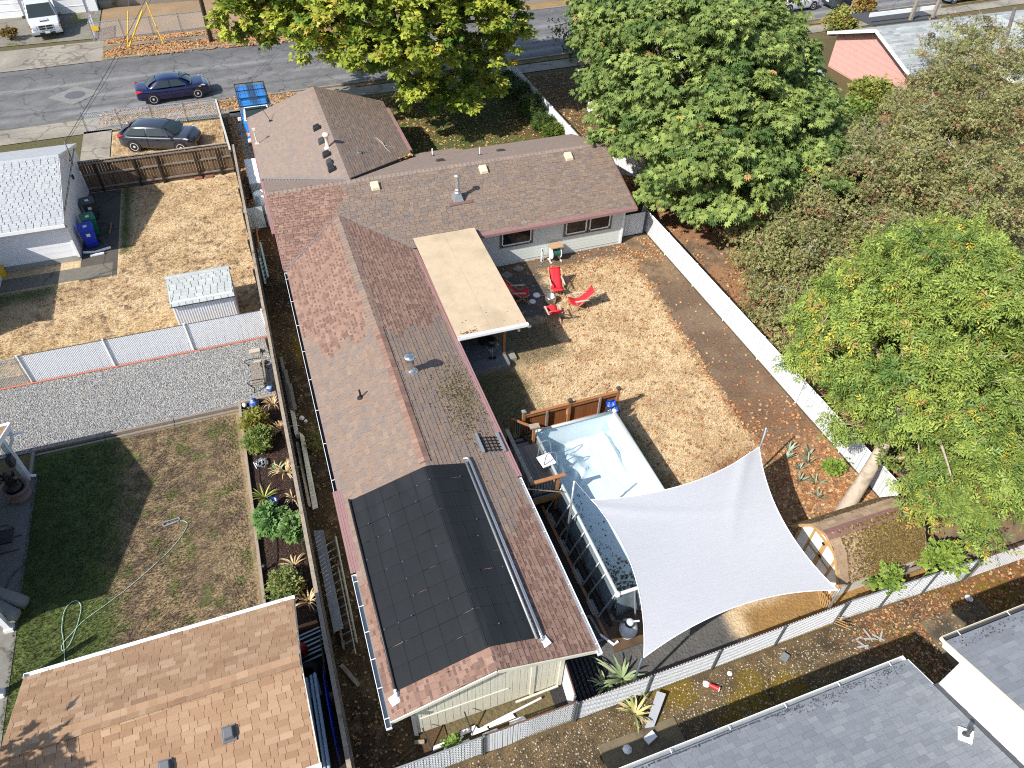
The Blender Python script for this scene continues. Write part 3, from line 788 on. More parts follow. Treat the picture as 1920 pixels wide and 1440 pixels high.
window(house, (9.55, 26.83, 1.12), (1, 0, 0), 1.45, .72, (0, -1, 0), WHITE, mat('bronze_trim', (.15, .105, .07), .5, .1))
window(house, (12.75, 26.83, 1.12), (1, 0, 0), 1.08, .78, (0, -1, 0), WHITE, bpy.data.materials['bronze_trim'])
window(house, (13.98, 26.83, 1.12), (1, 0, 0), 1.08, .78, (0, -1, 0), WHITE, bpy.data.materials['bronze_trim'])

# roof deck + shingles
T = .11
planes = {
 'll': [(LX0, 28.7, EZ), (LX0, LY0, EZ), (LRX, LY0, RZ), (LRX, 28.68, RZ)],
 'lr': [(LX1, LY0, EZ), (LX1, 26.32, EZ), (LRX, 28.68, RZ), (LRX, LY0, RZ)],
 'mn': [(MX0, MY0, EZ), (MX1, MY0, EZ), (MX1, MRY, MRZ), (MX0, MRY, MRZ)],
 'mf': [(MX1, MY1, EZ), (MX0, MY1, EZ), (MX0, MRY, MRZ), (MX1, MRY, MRZ)],
 'fl': [(FX0, FY1, 2.3), (FX0, 34.2, 2.3), (FRX, 30.42, MRZ), (FRX, FY1, MRZ)],
 'fr': [(FX1, 34.5, 2.3), (FX1, FY1, 2.3), (FRX, FY1, MRZ), (FRX, 30.42, MRZ)],
 'jog': [(9.85, 35.35, 1.9), (7.45, 35.35, 1.9), (7.45, MY1, EZ), (9.85, MY1, EZ)]}
planes['ll'][0] = (LX0, 26.32, EZ)
rb = MB()
for k, p in planes.items(): rb.prism(p, T)
roof = rb.build('roof', UNDER, house)
def zig(x, s): return ((math.sin(x * 5.3 + s) + math.sin(x * 2.1 + s * 2) * 1.3) * .32) + ((int(x * 7 + s) % 2) * .12)
def m_ll(x, y):
    if y > 20.75 + zig(x * 1.0, 1.0) * 1.5: return SH_NEW
    if y < 8.0 + zig(x, 3) * .2 or (x < .12 and y < 11): return SH_NEW
    return SH_OLD
def m_lr(x, y):
    if y > 20.75 + zig(x * .9, 2.2) * 1.3: return SH_NEW
    if y < 11.55 + zig(x * 1.1, 4.0): return SH_NEW
    return SH_OLD
def m_mn(x, y): return SH_NEW if x < 2.7 + zig(y * .8, 1) * .6 + .18 * (30.4 - y) * 0 else SH_MAIN
roof_plane(roof, planes['ll'], m_ll, th=.010, npiece=70, seed=3, lam=.007, wid=(.14, .34), notch=.65)
roof_plane(roof, planes['lr'], m_lr, th=.021, npiece=180, seed=4, gap=.010, lam=.006, wid=(.16, .36), notch=.6)
roof_plane(roof, planes['mn'], m_mn, th=.015, npiece=50, seed=5, gap=.014, lam=.008, wid=(.16, .38), notch=.8)
roof_plane(roof, planes['mf'], lambda x, y: SH_FRONT, th=.010, npiece=0, seed=6, lam=.003)
roof_plane(roof, planes['jog'], lambda x, y: SH_FRONT, th=.010, npiece=0, seed=7, lam=.003)
roof_plane(roof, planes['fl'], lambda x, y: SH_FRONT, th=.009, npiece=0, seed=8, lam=.003)
roof_plane(roof, planes['fr'], lambda x, y: SH_MAIN, th=.020, npiece=0, seed=9, gap=.008)
ridge_caps(roof, (LRX, 13.9, RZ), (LRX, 20.6, RZ), SH_NEW, w=.36, th=.055, drop=.055)
ridge_caps(roof, (LRX, 20.6, RZ), (LRX, 28.6, RZ), SH_OLD, w=.5, th=.025, drop=.075)
ridge_caps(roof, (LRX, LY0, RZ), (LRX, 7.9, RZ), SH_NEW, w=.4, th=.02, drop=.06)
ridge_caps(roof, (MX1, MRY, MRZ), (FRX, MRY, MRZ), SH_FRONT, w=.34, th=.022, drop=.06)
ridge_caps(roof, (FRX, MRY, MRZ), (MX0, MRY, MRZ), SH_FRONT, w=.34, th=.022, drop=.06)
ridge_caps(roof, (FRX, MRY, MRZ), (FRX, FY1, MRZ), SH_FRONT, w=.5, th=.022, drop=.085)
# valley flashings
def valley(p, q, m, w=.07):
    b = MB(); b.beam(p, q, w, .02); b.beam(Vector(p) + Vector((.05, .1, -.004)), Vector(q) + Vector((.05, .1, -.004)), w * .5, .03); return b.build('valley_flashing', m, house)
valley((LX0 - .02, 26.36, 2.235), (LRX, 28.74, 3.04), GREYM, .09)
valley((LX1 + .02, 26.36, 2.235), (LRX + .02, 28.74, 3.04), STEEL, .07)
valley((FX0, 34.25, 2.335), (FRX, 30.45, 3.63), GREYM, .05)
MB().beam((FX1, 34.5, 2.33), (FRX + .05, 30.5, 3.64), .06, .05).build('valley_edge', DARKW, house)
# gutters, guards, fascia
gutter('gutter', house, (LX0, 14.3, 2.2), (LX0, 26.2, 2.2), WHITE, .11, .1, side=-1, hang=1.6, inner=BLACK)
ribbed_guard('gutter_guard', house, (LX0 + .12, 11.35, 2.235), (LX0 + .12, 14.3, 2.235), .27, PINK, side=-1)
gutter('gutter', house, (LX0, 6.98, 2.2), (LX0, 11.3, 2.2), WHITE2, .14, .1, side=-1, hang=.85, inner=GREYM)
ribbed_guard('gutter_guard', house, (LX1 - .14, 13.05, 2.235), (LX1 - .14, 26.2, 2.235), .30, PINK, side=1)
gutter('gutter', house, (LX1, 7.0, 2.2), (LX1, 13.0, 2.2), WHITE, .12, .1, side=1, hang=.9)
ribbed_guard('gutter_guard', house, (8.3, MY0 + .25, 2.27), (MX1, MY0 + .25, 2.27), .28, PINK, side=1)
ribbed_guard('gutter_guard', house, (MX0 + .14, 29.3, 2.235), (MX0 + .14, FY1, 2.33), .30, PINK, side=-1)
ribbed_guard('gutter_guard', house, (FX1 - .14, 35.0, 2.335), (FX1 - .14, 40.4, 2.335), .30, PINK, side=1)
MB().beam((MX1 + .02, MY0, EZ - .05), (MX1 + .02, MRY, MRZ - .05), .03, .16).build('rake_board', BROWNP, house)
MB().beam((MX1 + .02, MY1, EZ - .05), (MX1 + .02, MRY, MRZ - .05), .03, .16).build('rake_board', BROWNP, house)
for s, xx in ((1, LX0), (-1, LX1)):
    MB().beam((xx, LY0 - .02, EZ - .06), (LRX, LY0 - .02, RZ - .06), .03, .12).build('rake_board', CREAM, house)
MB().beam((MX0 - .02, 26.4, 2.15), (MX0 - .02, 29.2, 3.0), .03, .14).build('rake_board', PINK, house)

# things fixed in the roof (parts)
LLz = lambda x: EZ + (RZ - EZ) / (LRX - LX0) * (x - LX0)
LRz = lambda x: EZ + (RZ - EZ) / (LX1 - LRX) * (LX1 - x)
MNz = lambda y: EZ + .3415 * (y - MY0)
MFz = lambda y: MRZ - .3415 * (y - MRY)
FLz = lambda x: 2.3 + .342 * (x - FX0)
FRz = lambda x: 2.3 + .342 * (FX1 - x)
def boxvent(x, y, z, slope_ax, s, m, w=.3, l=.34, h=.17, nm='roof_vent'):
    b = MB()
    # hooded vent: base flange and a sloping hood
    if slope_ax == 'x':   # hood falls with +x*s
        a = .342 * s
        b.add([(x - l / 2, y - w / 2, z - a * l / 2 * -1 * -1), (x + l / 2, y - w / 2, z + a * l / 2), (x + l / 2, y + w / 2, z + a * l / 2), (x - l / 2, y + w / 2, z - a * l / 2),
               (x - l / 2 + .03, y - w / 2 + .04, z - a * l / 2 + h), (x + l / 2 - .1, y - w / 2 + .04, z + a * l / 2 + h * .8), (x + l / 2 - .1, y + w / 2 - .04, z + a * l / 2 + h * .8), (x - l / 2 + .03, y + w / 2 - .04, z - a * l / 2 + h)],
              [(3, 2, 1, 0), (4, 5, 6, 7), (0, 1, 5, 4), (1, 2, 6, 5), (2, 3, 7, 6), (3, 0, 4, 7)])
    else:
        a = .342 * s
        b.add([(x - w / 2, y - l / 2, z - a * l / 2), (x + w / 2, y - l / 2, z - a * l / 2), (x + w / 2, y + l / 2, z + a * l / 2), (x - w / 2, y + l / 2, z + a * l / 2),
               (x - w / 2 + .03, y - l / 2 + .02, z - a * l / 2 + h), (x + w / 2 - .03, y - l / 2 + .02, z - a * l / 2 + h), (x + w / 2 - .03, y + l / 2 - .03, z + a * l / 2 + h), (x - w / 2 + .03, y + l / 2 - .03, z + a * l / 2 + h)],
              [(3, 2, 1, 0), (4, 5, 6, 7), (0, 1, 5, 4), (1, 2, 6, 5), (2, 3, 7, 6), (3, 0, 4, 7)])
    return b.build(nm, m, house, bevel=.02)
for y, l in ((36.5, .40), (34.95, .36), (33.5, .40), (32.65, .34), (32.0, .38)):
    boxvent(2.93, y, FLz(2.93), 'x', 1, DARK if y in (34.95, 32.65) else BLACK, .42, l, .2)
BEIGE = mat('beige_metal', (.58, .47, .33), .55, .06)
for xx in (4.5, 9.65, 14.0): boxvent(xx, 29.8, MNz(29.8) + .03, 'y', 1, BEIGE, .40, .42, .14)
boxvent(8.15, 32.05, MFz(32.05), 'y', -1, DARK, .4, .34, .12); boxvent(11.4, 32.4, MFz(32.4), 'y', -1, DARK, .4, .34, .1)
IV = mat('ivory_pipe', (.72, .62, .5), .5, .05)
b = MB(); z = FLz(3.1) - .03
b.lathe([(.2, 0), (.16, .04), (.085, .08), (.085, .62), (.17, .64), (.18, .68), (.12, .76), (0.0, .77)], (3.1, 34.2, z), 14); b.build('vent_pipe', IV, house, smooth=True)
b = MB(); z = FRz(4.45); b.cyl((4.45, 33.6, z - .02), (4.45, 33.6, z + .33), .035, n=8); b.cbox((4.45, 33.6, z + .03), (.3, .26, .02)); b.build('vent_pipe', STEEL, house)
for xx, yy in ((8.24, 33.9), (10.2, 32.05)):
    b = MB(); z = MFz(yy); b.cyl((xx, yy, z), (xx, yy, z + .38), .035, n=8); b.lathe([(.11, 0), (.1, .03), (.05, .07)], (xx, yy, z), 10, mi=1); b.build('vent_pipe', [WHITE, DARK], house)
b = MB(); z = FLz(-.1) ; b.cyl((-.1, 37.9, z), (-.12, 37.85, z + .78), .03, n=8); b.cbox((-.1, 37.9, z + .04), (.2, .2, .03)); b.cbox((-.12, 37.85, z + .82), (.14, .12, .12)); b.build('service_mast', IV, house)
b = MB(); b.cyl((.86, 39.7, FLz(.86)), (.5, 40.1, FLz(.5) + .8), .015, n=6); b.cbox((.86, 39.7, FLz(.86) + .03), (.2, .1, .05)); b.build('mast_stay', BLACK, house)
# metal chimney on the front slope, chrome vent and black pipe on the long roof
b = MB(); z = MNz(28.5)
b.add([(7.74, 28.22, z - .09), (8.22, 28.22, z - .09), (8.22, 28.74, z + .1), (7.74, 28.74, z + .1), (7.86, 28.36, z + .34), (8.1, 28.36, z + .34), (8.1, 28.6, z + .34), (7.86, 28.6, z + .34)],
      [(3, 2, 1, 0), (4, 5, 6, 7), (0, 1, 5, 4), (1, 2, 6, 5), (2, 3, 7, 6), (3, 0, 4, 7)])
b.lathe([(.16, .3), (.16, .36), (.125, .40), (.125, .48), (.085, .52), (.085, 1.08), (.145, 1.10), (.15, 1.17), (.10, 1.22), (0, 1.23)], (7.98, 28.48, z), 16)
b.build('chimney', STEEL, house, smooth=False)
b = MB(); b.slab([(7.5, 28.1, z - .1), (8.6, 28.12, z - .1), (8.6, 28.26, z - .05), (7.5, 28.24, z - .05)], (0, 0, .03)); b.build('chimney_flashing', BROWNP, house)
b = MB(); z = LRz(3.2) - .03
b.lathe([(.26, -.03), (.25, .02), (.17, .08), (.135, .1), (.135, .56), (.15, .57), (.15, .6), (.135, .62), (.2, .64), (.205, .70), (.12, .75), (0, .76)], (3.2, 18.15, z), 20); b.build('chimney', CHROME, house, smooth=True)
b = MB(); z = LLz(1.33); b.cyl((1.33, 17.6, z), (1.31, 17.62, z + .34), .035, n=8); b.lathe([(.14, -.02), (.12, .02), (.04, .05)], (1.33, 17.6, z), 10); b.build('vent_pipe', BLACK, house)
# moss on the right slope, as growth on the roof
g = np.random.default_rng(40); n = 2600
mx_ = g.normal(4.55, .42, n); my_ = g.normal(16.6, .95, n) + (mx_ - 4.5) * .5; k = (mx_ < 5.35)
scatter('roof_moss', None, None, np.stack([mx_[k], my_[k], LRz(mx_[k]) + .018], 1), (.015, .045), [(.05, .042, .012), (.10, .08, .02), (.035, .03, .014), (.16, .12, .03)], T_ROCK, VCS, parent=roof, seed=41)
n = 1500; mx_ = g.uniform(2.75, 5.2, n); my_ = g.uniform(13.9, 19, n)
scatter('roof_moss', None, None, np.stack([mx_, my_, LRz(mx_) + .016], 1), (.01, .022), [(.05, .042, .02), (.035, .03, .02)], T_ROCK, VCS, parent=roof, seed=42)
# stray leaves on the roofs
n = 70; xs = g.uniform(-.1, 15.5, n); ys = g.uniform(26.6, 30.2, n)
scatter('fallen_leaves', 'a few yellow leaves lying on the brown roof', 'leaves', np.stack([xs, ys, MNz(ys) + .035], 1)[:40], (.05, .1), LVO, T_LEAF, VCL, seed=43)
nn = 60; tt = g.uniform(0, 1, nn)
scatter('fallen_leaves', 'yellow leaves caught in the roof valley by the front wing', 'leaves', np.stack([7.25 - .8 * tt * tt + g.normal(0, .08, nn), 34.45 - .85 * tt * tt + g.normal(0, .08, nn), 2.3 + .28 * tt * tt + .06], 1), (.08, .15), [(.6, .4, .1), (.55, .3, .06)], T_LEAF, VCL, seed=44)
# twig on front right slope
b = MB(); z0 = lambda x: FRz(x) + .05
b.tube([(5.75, 35.8, z0(5.75)), (5.95, 35.2, z0(5.95) + .05), (6.0, 34.7, z0(6.0)), (6.15, 34.2, z0(6.15))], [.012, .016, .014, .006], 5); b.tube([(5.95, 34.95, z0(5.95) + .02), (6.5, 34.8, z0(6.5) + .06)], [.012, .005], 5); b.tube([(5.97, 35.0, z0(5.97) + .03), (5.6, 35.7, z0(5.6) + .04)], [.012, .005], 5)
tag(b.build('fallen_branch', mat('pale_twig', (.42, .36, .29), .8, .2)), 'pale broken branch lying on the front wing roof', 'branch')

# ================================================================ solar pool heater on the long roof
solar = thing('solar_pool_heater', 'black solar pool heating mats draped over the long roof ridge', 'solar panel', (2, 10.8, 2.4))
SOL = mat('solar_mat', (.010, .0115, .0135), .72, .14, 5, .12, 60, stretch=(1, .25, 1), dirt=(.017, .019, .022), dirt_scale=1.0, dirt_at=.52, spec=.3)
def sz(x): # height over the roof, rounded at the ridge
    a = LLz(x) if x < LRX else LRz(x)
    return min(a, RZ - .012 - .12 * max(0, .1 - abs(x - LRX))) + .058
NST = 11; y0, y1 = 7.72, 13.72
for i in range(NST):
    a = y0 + (y1 - y0) * i / NST; b_ = y0 + (y1 - y0) * (i + 1) / NST
    gp = .004 + (.012 if i in (2, 6, 8, 9) else .003) * random.random()
    G = []
    for x in np.linspace(.2, 3.78, 34):
        w1 = max(0, .05 * math.sin(x * 1.7 + i * 2.1) * math.sin(x * 5 + i) * (1 if i % 3 else .3) - .008)
        G.append([(x, a + gp * .5 + w1 * .5, sz(x)), (x, a + (b_ - a) * .33, sz(x) + .003), (x, a + (b_ - a) * .66, sz(x) + .002), (x, b_ - gp * .5, sz(x) - .001)])
    m = MB(); m.grid(G); o = m.build('mat_strip', SOL, solar)
    so = o.modifiers.new('solid', 'SOLIDIFY'); so.thickness = .02; so.offset = -1
for x in (.62, 1.1, 1.58, 2.06, 2.54, 3.02, 3.42):
    MB().beam((x, y0 + .05, sz(x) + .006), (x, y1 - .05, sz(x) + .006), .012, .008).build('strap', mat('strap_black', (.008, .009, .010), .8, 0) if 'strap_black' not in bpy.data.materials else bpy.data.materials['strap_black'], solar)
g2 = random.Random(5); cl = MB()
for i in range(1, NST):
    for x in (.2, .62, 1.1, 1.58, 2.06, 2.54, 3.02, 3.42, 3.75):
        if g2.random() < .22: cl.cbox((x + g2.uniform(-.1, .1), y0 + (y1 - y0) * i / NST, sz(x) + .02), (.035, .03, .02))
cl.build('clips', CHROME, solar, kind='stuff')
MB().tube([(.17, y0 - .05, sz(.2) + .02), (.17, y1 + .03, sz(.2) + .02)], .035, 10).build('header_pipe', BLACK, solar, smooth=True)
MB().tube([(3.82, y0 - .05, sz(3.8) + .02), (3.82, y1 + .03, sz(3.8) + .02)], .035, 10).build('header_pipe', GREYM, solar, smooth=True)
MB().tube([(3.78, 13.9, LRz(3.9) + .09), (3.93, 13.9, LRz(3.95) + .09), (3.96, 13.75, LRz(3.96) + .08), (3.97, 8.0, LRz(3.97) + .08), (3.97, 7.66, LRz(3.97) + .07), (3.97, 7.6, LRz(3.97) - .05)], .048, 12).build('return_pipe', CHROME, solar, smooth=True)
MB().cbox((3.99, 7.58, LRz(3.99) + .03), (.26, .26, .03), .3).build('pipe_flashing', WHITE2, solar)
MB().tube([(.17, 7.75, sz(.2) + .02), (.16, 7.6, LLz(.16) + .07), (.16, 7.56, LLz(.16) - .03)], .045, 12).build('elbow_pipe', WHITE2, solar, smooth=True)
MB().cbox((.13, 7.55, LLz(.13) + .03), (.30, .24, .03), .3).build('pipe_flashing', WHITE2, solar)

# roof ladder rack on the right slope
rk = thing('roof_rack', 'black grid rack with two grey rails on the brown roof slope', 'rack', (4.9, 14.5, LRz(4.9)))
for xx, m in ((4.52, GREYM), (5.24, GREYM)):
    MB().beam((xx, 14.1, LRz(xx) + .07), (xx, 14.95, LRz(xx) + .07), .09, .06).build('rail', m, rk)
for i in range(5):
    yy = 14.2 + i * .14; MB().beam((4.56, yy, LRz(4.56) + .05), (5.2, yy, LRz(5.2) + .05), .025, .025).build('bar', BLACK, rk)
for i in range(4):
    xx = 4.66 + i * .14; MB().beam((xx, 14.15, LRz(xx) + .045), (xx, 14.82, LRz(xx) + .045), .022, .022).build('bar', BLACK, rk)

# ================================================================ patio cover
pc = thing('patio_cover', 'flat tan patio cover over the grey deck in the corner of the house', 'patio cover', (6.8, 23, 0))
TANR = mat('tan_roll_roofing', (.47, .37, .245), .9, .1, 2.5, .15, 60, dirt=(.40, .31, .205), dirt_scale=.7, dirt_at=.5)
def pz(y): return 2.30 + (y - 19.9) * .022
xs = [5.40, 6.02, 6.75, 7.5, 8.18]
for i in range(4):
    a, b_ = xs[i], xs[i + 1]; yt = 26.34
    m = MB(); dz = .006 * (i % 2)
    m.prism([(a - .02, 19.92, pz(19.92) + dz), (b_ - .018, 19.92, pz(19.92) + dz), (b_ - .018, yt + .25, pz(yt) + .09 + dz), (a - .02, yt + .25, pz(yt) + .09 + dz)], .03)
    m.build('roof_sheet', TANR, pc)
MB().prism([(5.42, 19.95, 2.265), (8.16, 19.95, 2.265), (8.16, 26.3, 2.405), (5.42, 26.3, 2.405)], .02).build('roof_deck', UNDER, pc)
g = np.random.default_rng(45); n = 90; yy = np.concatenate([g.uniform(20, 26, 50), 20.0 + np.abs(g.normal(0, .08, 40))]); xx = np.concatenate([g.uniform(5.6, 8.1, 50), g.uniform(5.5, 6.2, 40)])
scatter('roof_debris', None, None, np.stack([xx, yy, 2.32 + (yy - 19.9) * .022 + .02], 1), (.02, .06), [(.06, .045, .03), (.14, .09, .05)], T_LEAF, VCL, parent=pc, seed=46)
m = MB(); m.beam((5.5, 19.98, 2.14), (8.15, 19.98, 2.14), .05, .2); m.build('beam', mat('mustard_beam', (.42, .30, .11), .7, .15), pc)
for i in range(6):
    yy = 20.9 + i * .95; MB().beam((5.6, yy, pz(yy) - .13), (8.1, yy, pz(yy) - .13), .04, .14).build('joist', WOODL, pc)
MB().beam((8.16, 19.95, pz(19.9) - .1), (8.16, 26.2, pz(26.2) - .1), .04, .17).build('side_beam', BROWNP, pc)
gutter('gutter', pc, (5.40, 19.93, 2.33), (8.2, 19.93, 2.31), WHITE, .13, .11, side=1)
MB().beam((7.5, 20.62, .3), (7.5, 20.62, 2.14), .1, .1, up=(0, 1, 0)).build('post', RAILW, pc)
MB().beam((7.5, 25.8, .3), (7.5, 25.8, 2.2), .1, .1, up=(0, 1, 0)).build('post', RAILW, pc)
MB().tube([(7.75, 19.98, 2.2), (7.86, 20.0, 2.02), (7.88, 20.0, 1.9)], .06, 10).build('downspout', CREAM, pc)
MB().lathe([(.0, -.02), (.09, -.02), (.09, .02), (0, .02)], (8.24, 19.86, 2.16), 12).build('gutter_cap', STEEL, pc)
# grey deck
dk = thing('patio_deck', 'low grey painted deck under the tan patio cover', 'deck', (6.4, 23, 0))
for i in range(47):
    yy = 19.98 + i * .14
    bpiece('deck_board', dk, DECKG, 5.35, 7.56, yy, yy + .132, .27, .305)
MB().box(5.4, 7.52, 19.93, 19.975, 0, .3).build('skirt_board', SILVERW, dk)
MB().box(7.52, 7.555, 19.95, 26.5, 0, .268).build('skirt_board', SILVERW, dk)
tag(MB().box(7.6, 7.98, 20.35, 20.85, 0, .17).build('step_block', PLAINC, bevel=.01), 'pale concrete step block beside the grey deck corner', 'step')
# ================================================================ fences
def slat_fence(name, label, p, q, h, slat_m, wire_m, post_m, rail_m, post_step=2.6, sp=.075, sw=.062, group=None, lean=0.0, wires=True, slats=True, post_h=None,
               rail_r=.022, dia=.12, side=1, jag=0.0, skip=0.0, wire_r=.004, fan=0.0, post_r=.03, wave=.0, tooth=0.0):
    p = Vector(p); q = Vector(q); d = q - p; L = d.length; d.normalize(); s = d.cross(Vector((0, 0, 1)))
    t = thing(name, label, 'fence', tuple(p), group)
    g = random.Random(hash(label) % 1000 if False else len(label))
    n = max(1, int(round(L / post_step)))
    for i in range(n + 1):
        c = p + d * (L * i / n)
        b = MB(); b.cyl(c + s * .03 * side, c + s * .03 * side + Vector((0, 0, (post_h or h + .04))), post_r, n=10)
        b.lathe([(post_r * 1.3, 0), (post_r * 1.25, .03), (0, .05)], tuple(c + s * .03 * side + Vector((0, 0, (post_h or h + .04)))), 10)
        b.build('post', post_m, t)
    if rail_m is not None:
        b = MB(); b.tube([p + Vector((0, 0, h)), q + Vector((0, 0, h))], rail_r, 8); b.build('top_rail', rail_m, t)
    if slats:
        b = MB(); k = int(L / sp)
        for i in range(k):
            if g.random() < skip: continue
            x = (i + .5) * sp + g.uniform(-.006, .006)
            c = p + d * x; f = (x / L)
            off = s * (wave * math.sin(x * 2.1 + math.sin(x)))
            z0 = .03 + g.uniform(0, jag) ; z1 = h - .03 + g.uniform(-.02, .02) * (1 if jag else .3)
            ln = lean + fan * f * g.uniform(.5, 1.2)
            b.beam(c + Vector((0, 0, z0)) - d * ln * .5 + off, c + Vector((0, 0, z1)) + d * ln * .5 + off, sw, .008, up=s)
        b.build('slats', slat_m, t, kind='stuff')
    if wires:
        b = MB(); k = int((L + h) / dia)
        for sg in (-1, 1):
            for i in range(-int(h / dia) - 1, k + int(h / dia)):
                x0 = i * dia; z0, z1 = .03, h
                x1 = x0 + sg * (h - .03)
                a, c = (x0, z0), (x1, z1)
                # clip to 0..L
                def clip(a, c):
                    if a[0] > c[0]: a, c = c, a
                    if c[0] <= 0 or a[0] >= L: return None
                    m = (c[1] - a[1]) / (c[0] - a[0])
                    if a[0] < 0: a = (0, a[1] - m * a[0])
                    if c[0] > L: c = (L, a[1] + m * (L - a[0]))
                    return a, c
                r = clip(a, c)
                if not r: continue
                A, C = r
                if abs(C[0] - A[0]) < .02: continue
                o = s * (.009 * side)
                b.beam(p + d * A[0] + Vector((0, 0, A[1])) + o, p + d * C[0] + Vector((0, 0, C[1])) + o, wire_r * 2, wire_r * 2, up=s)
        if tooth:
            for i in range(int(L / tooth)):
                c = p + d * (i + .5) * tooth + Vector((0, 0, h))
                b.beam(c - d * .012 + s * .009 * side, c + d * .012 + Vector((0, 0, .05)) + s * .009 * side, .012, .012)
        b.build('chain_link', wire_m, t, kind='stuff', fix=False)
    return t
WIRE = mat('fence_wire', (.5, .51, .53), .45, .1, 5)
WIRED = mat('dark_fence_wire', (.42, .435, .45), .5, .1, 5)
SLATG = mat('blue_grey_slat', (.70, .735, .75), .45, .06, 2)
SLATW = mat('white_slat', (.80, .815, .83), .5, .03, 2)
WIREW = mat('pale_wire', (.62, .635, .65), .5, .05)
RUST = mat('rusty_rail', (.13, .06, .04), .8, .3, 8)
POSTD = mat('dark_post', (.10, .115, .12), .5, .15, 4, metal=.4)
FRAME = STEEL
# right boundary: very bright slats
slat_fence('slat_fence', 'long bright white slatted fence along the right of the back yard', (17.5, 27.9, 0), (17.5, 9.3, 0), 1.18, mat('bright_slat', (.60, .615, .63), .5, .06, 3), mat('white_wire', (.42, .43, .45), .5, .05), WHITE2, WHITE2, 2.6, .072, .066, side=1, wire_r=.003)
slat_fence('slat_fence', 'short grey white slatted fence joining the house corner to the long white fence', (15.95, 27.35, 0), (17.35, 27.35, 0), 1.22, SLATW, WIRE, POSTD, WHITE2, 1.4, .075, .066, side=1)
slat_fence('slat_fence', 'white slatted fence between the shaded front lawn and the next yard', (17.5, 34.6, 0), (17.5, 48.3, 0), 1.2, SLATW, WIRE, WHITE2, GREYM, 2.6, .075, .066, side=-1)
# back fence in four runs
slat_fence('slat_fence', 'back fence run with narrow vertical slats near the wood fence end', (-1.0, 6.42, 0), (1.95, 6.42, 0), 1.15, SLATG, WIRED, POSTD, GREYM, 2.9, .075, .05, lean=.02, wire_r=.003, side=1)
slat_fence('slat_fence', 'back fence run with wavy vertical slats below the cream gable', (2.0, 6.42, 0), (4.5, 6.42, 0), 1.2, SLATG, WIRED, POSTD, RUST, 2.5, .07, .054, wave=.03, wire_r=.003, side=1)
slat_fence('slat_fence', 'back fence run with diamond mesh over pale slats beside the white sail', (4.55, 6.4, 0), (13.0, 6.45, 0), 1.15, SLATG, WIRED, POSTD, RUST, 2.1, .075, .060, side=1, wire_r=.005, jag=.04, dia=.085, tooth=.09, rail_r=.016)
slat_fence('slat_fence', 'back fence run with loose fanned slats below the mossy barn roof', (13.05, 6.45, 0), (17.75, 6.3, 0), 1.2, SLATG, WIRED, POSTD, GREYM, 1.6, .08, .06, side=1, wire_r=.004, jag=.16, fan=.5, skip=.04, dia=.1)
slat_fence('chain_link_fence', 'open chain link fence running right from the loose slats', (17.95, 6.3, 0), (26, 6.2, 0), 1.2, SLATG, WIRE, STEEL, RUST, 2.7, slats=False, side=1, wire_r=.004, dia=.08)
for yy, lab in ((7.62, 'far'),):
    slat_fence('fence_panel', 'short white slatted panel between the gable corner and the back fence', (4.62, 7.5, 0), (4.52, 6.5, 0), 1.3, SLATG, WIRE, POSTD, RUST, 1.0, .075, .066, side=1, dia=.085)
# left white fence, orange pipe, chain link
slat_fence('slat_fence', 'wide white vertical slat fence between the dry lawn and the gravel drive', (-10.35, 25.1, 0), (-1.42, 25.1, 0), 1.38, SLATW, WIREW, WHITE2, DARK, 2.95, .078, .071, side=1, lean=.04, dia=.09, wire_r=.0025, rail_r=.014)
slat_fence('chain_link_fence', 'plain chain link fence left of the white slats by the gravel', (-18, 25.1, 0), (-10.45, 25.1, 0), 1.3, SLATG, WIRE, STEEL, STEEL, 2.5, slats=False, side=1, dia=.09, wire_r=.0045)
tag(MB().tube([(-18, 25.02, .05), (-1.5, 25.02, .04)], .035, 8).build('ground_rail', ORANGE), 'orange rail along the foot of the white slat fence', 'rail')
# front chain link fence of the white house and the one across the street
def chain_fence(label, p, q, h, step, dbl=False):
    t = slat_fence('chain_link_fence', label, p, q, h, SLATG, WIRE, STEEL, STEEL, step, slats=False, side=1, dia=.11, wire_r=.0055, rail_r=.034)
    P = Vector(p); Q = Vector(q)
    MB().tube([P + Vector((0, 0, .06)), Q + Vector((0, 0, .06))], .016, 6).build('bottom_wire', STEEL, t)
    if dbl: MB().tube([P + Vector((0, 0, h * .83)), Q + Vector((0, 0, h * .83))], .018, 6).build('brace_rail', STEEL, t)
    return t
cf = chain_fence('galvanised chain link fence between the navy sedan and the grey hatchback', (-9.55, 47.55, 0), (-2.0, 47.3, 0), 1.15, 1.9, True)
MB().tube([(-4.6, 47.42, .06), (-3.4, 47.38, 1.1)], .014, 6).build('diagonal_brace', STEEL, cf)
MB().tube([(-3.3, 47.38, .06), (-2.2, 47.33, 1.1)], .014, 6).build('diagonal_brace', STEEL, cf)
chain_fence('chain link fence across the street with a yellow notice on it', (-9.85, 63.3, 0), (-1.7, 63.9, 0), 1.3, 2.0)
chain_fence('chain link return fence at the driveway across the street', (-9.85, 63.4, 0), (-9.9, 66, 0), 1.3, 1.4)
tag(MB().slab([(-9.75, 63.26, .75), (-9.3, 63.28, .75), (-9.3, 63.28, 1.08), (-9.75, 63.26, 1.08)], (0, .015, 0)).build('notice_sign', YELLOW), 'small yellow notice on the far chain link fence', 'sign')

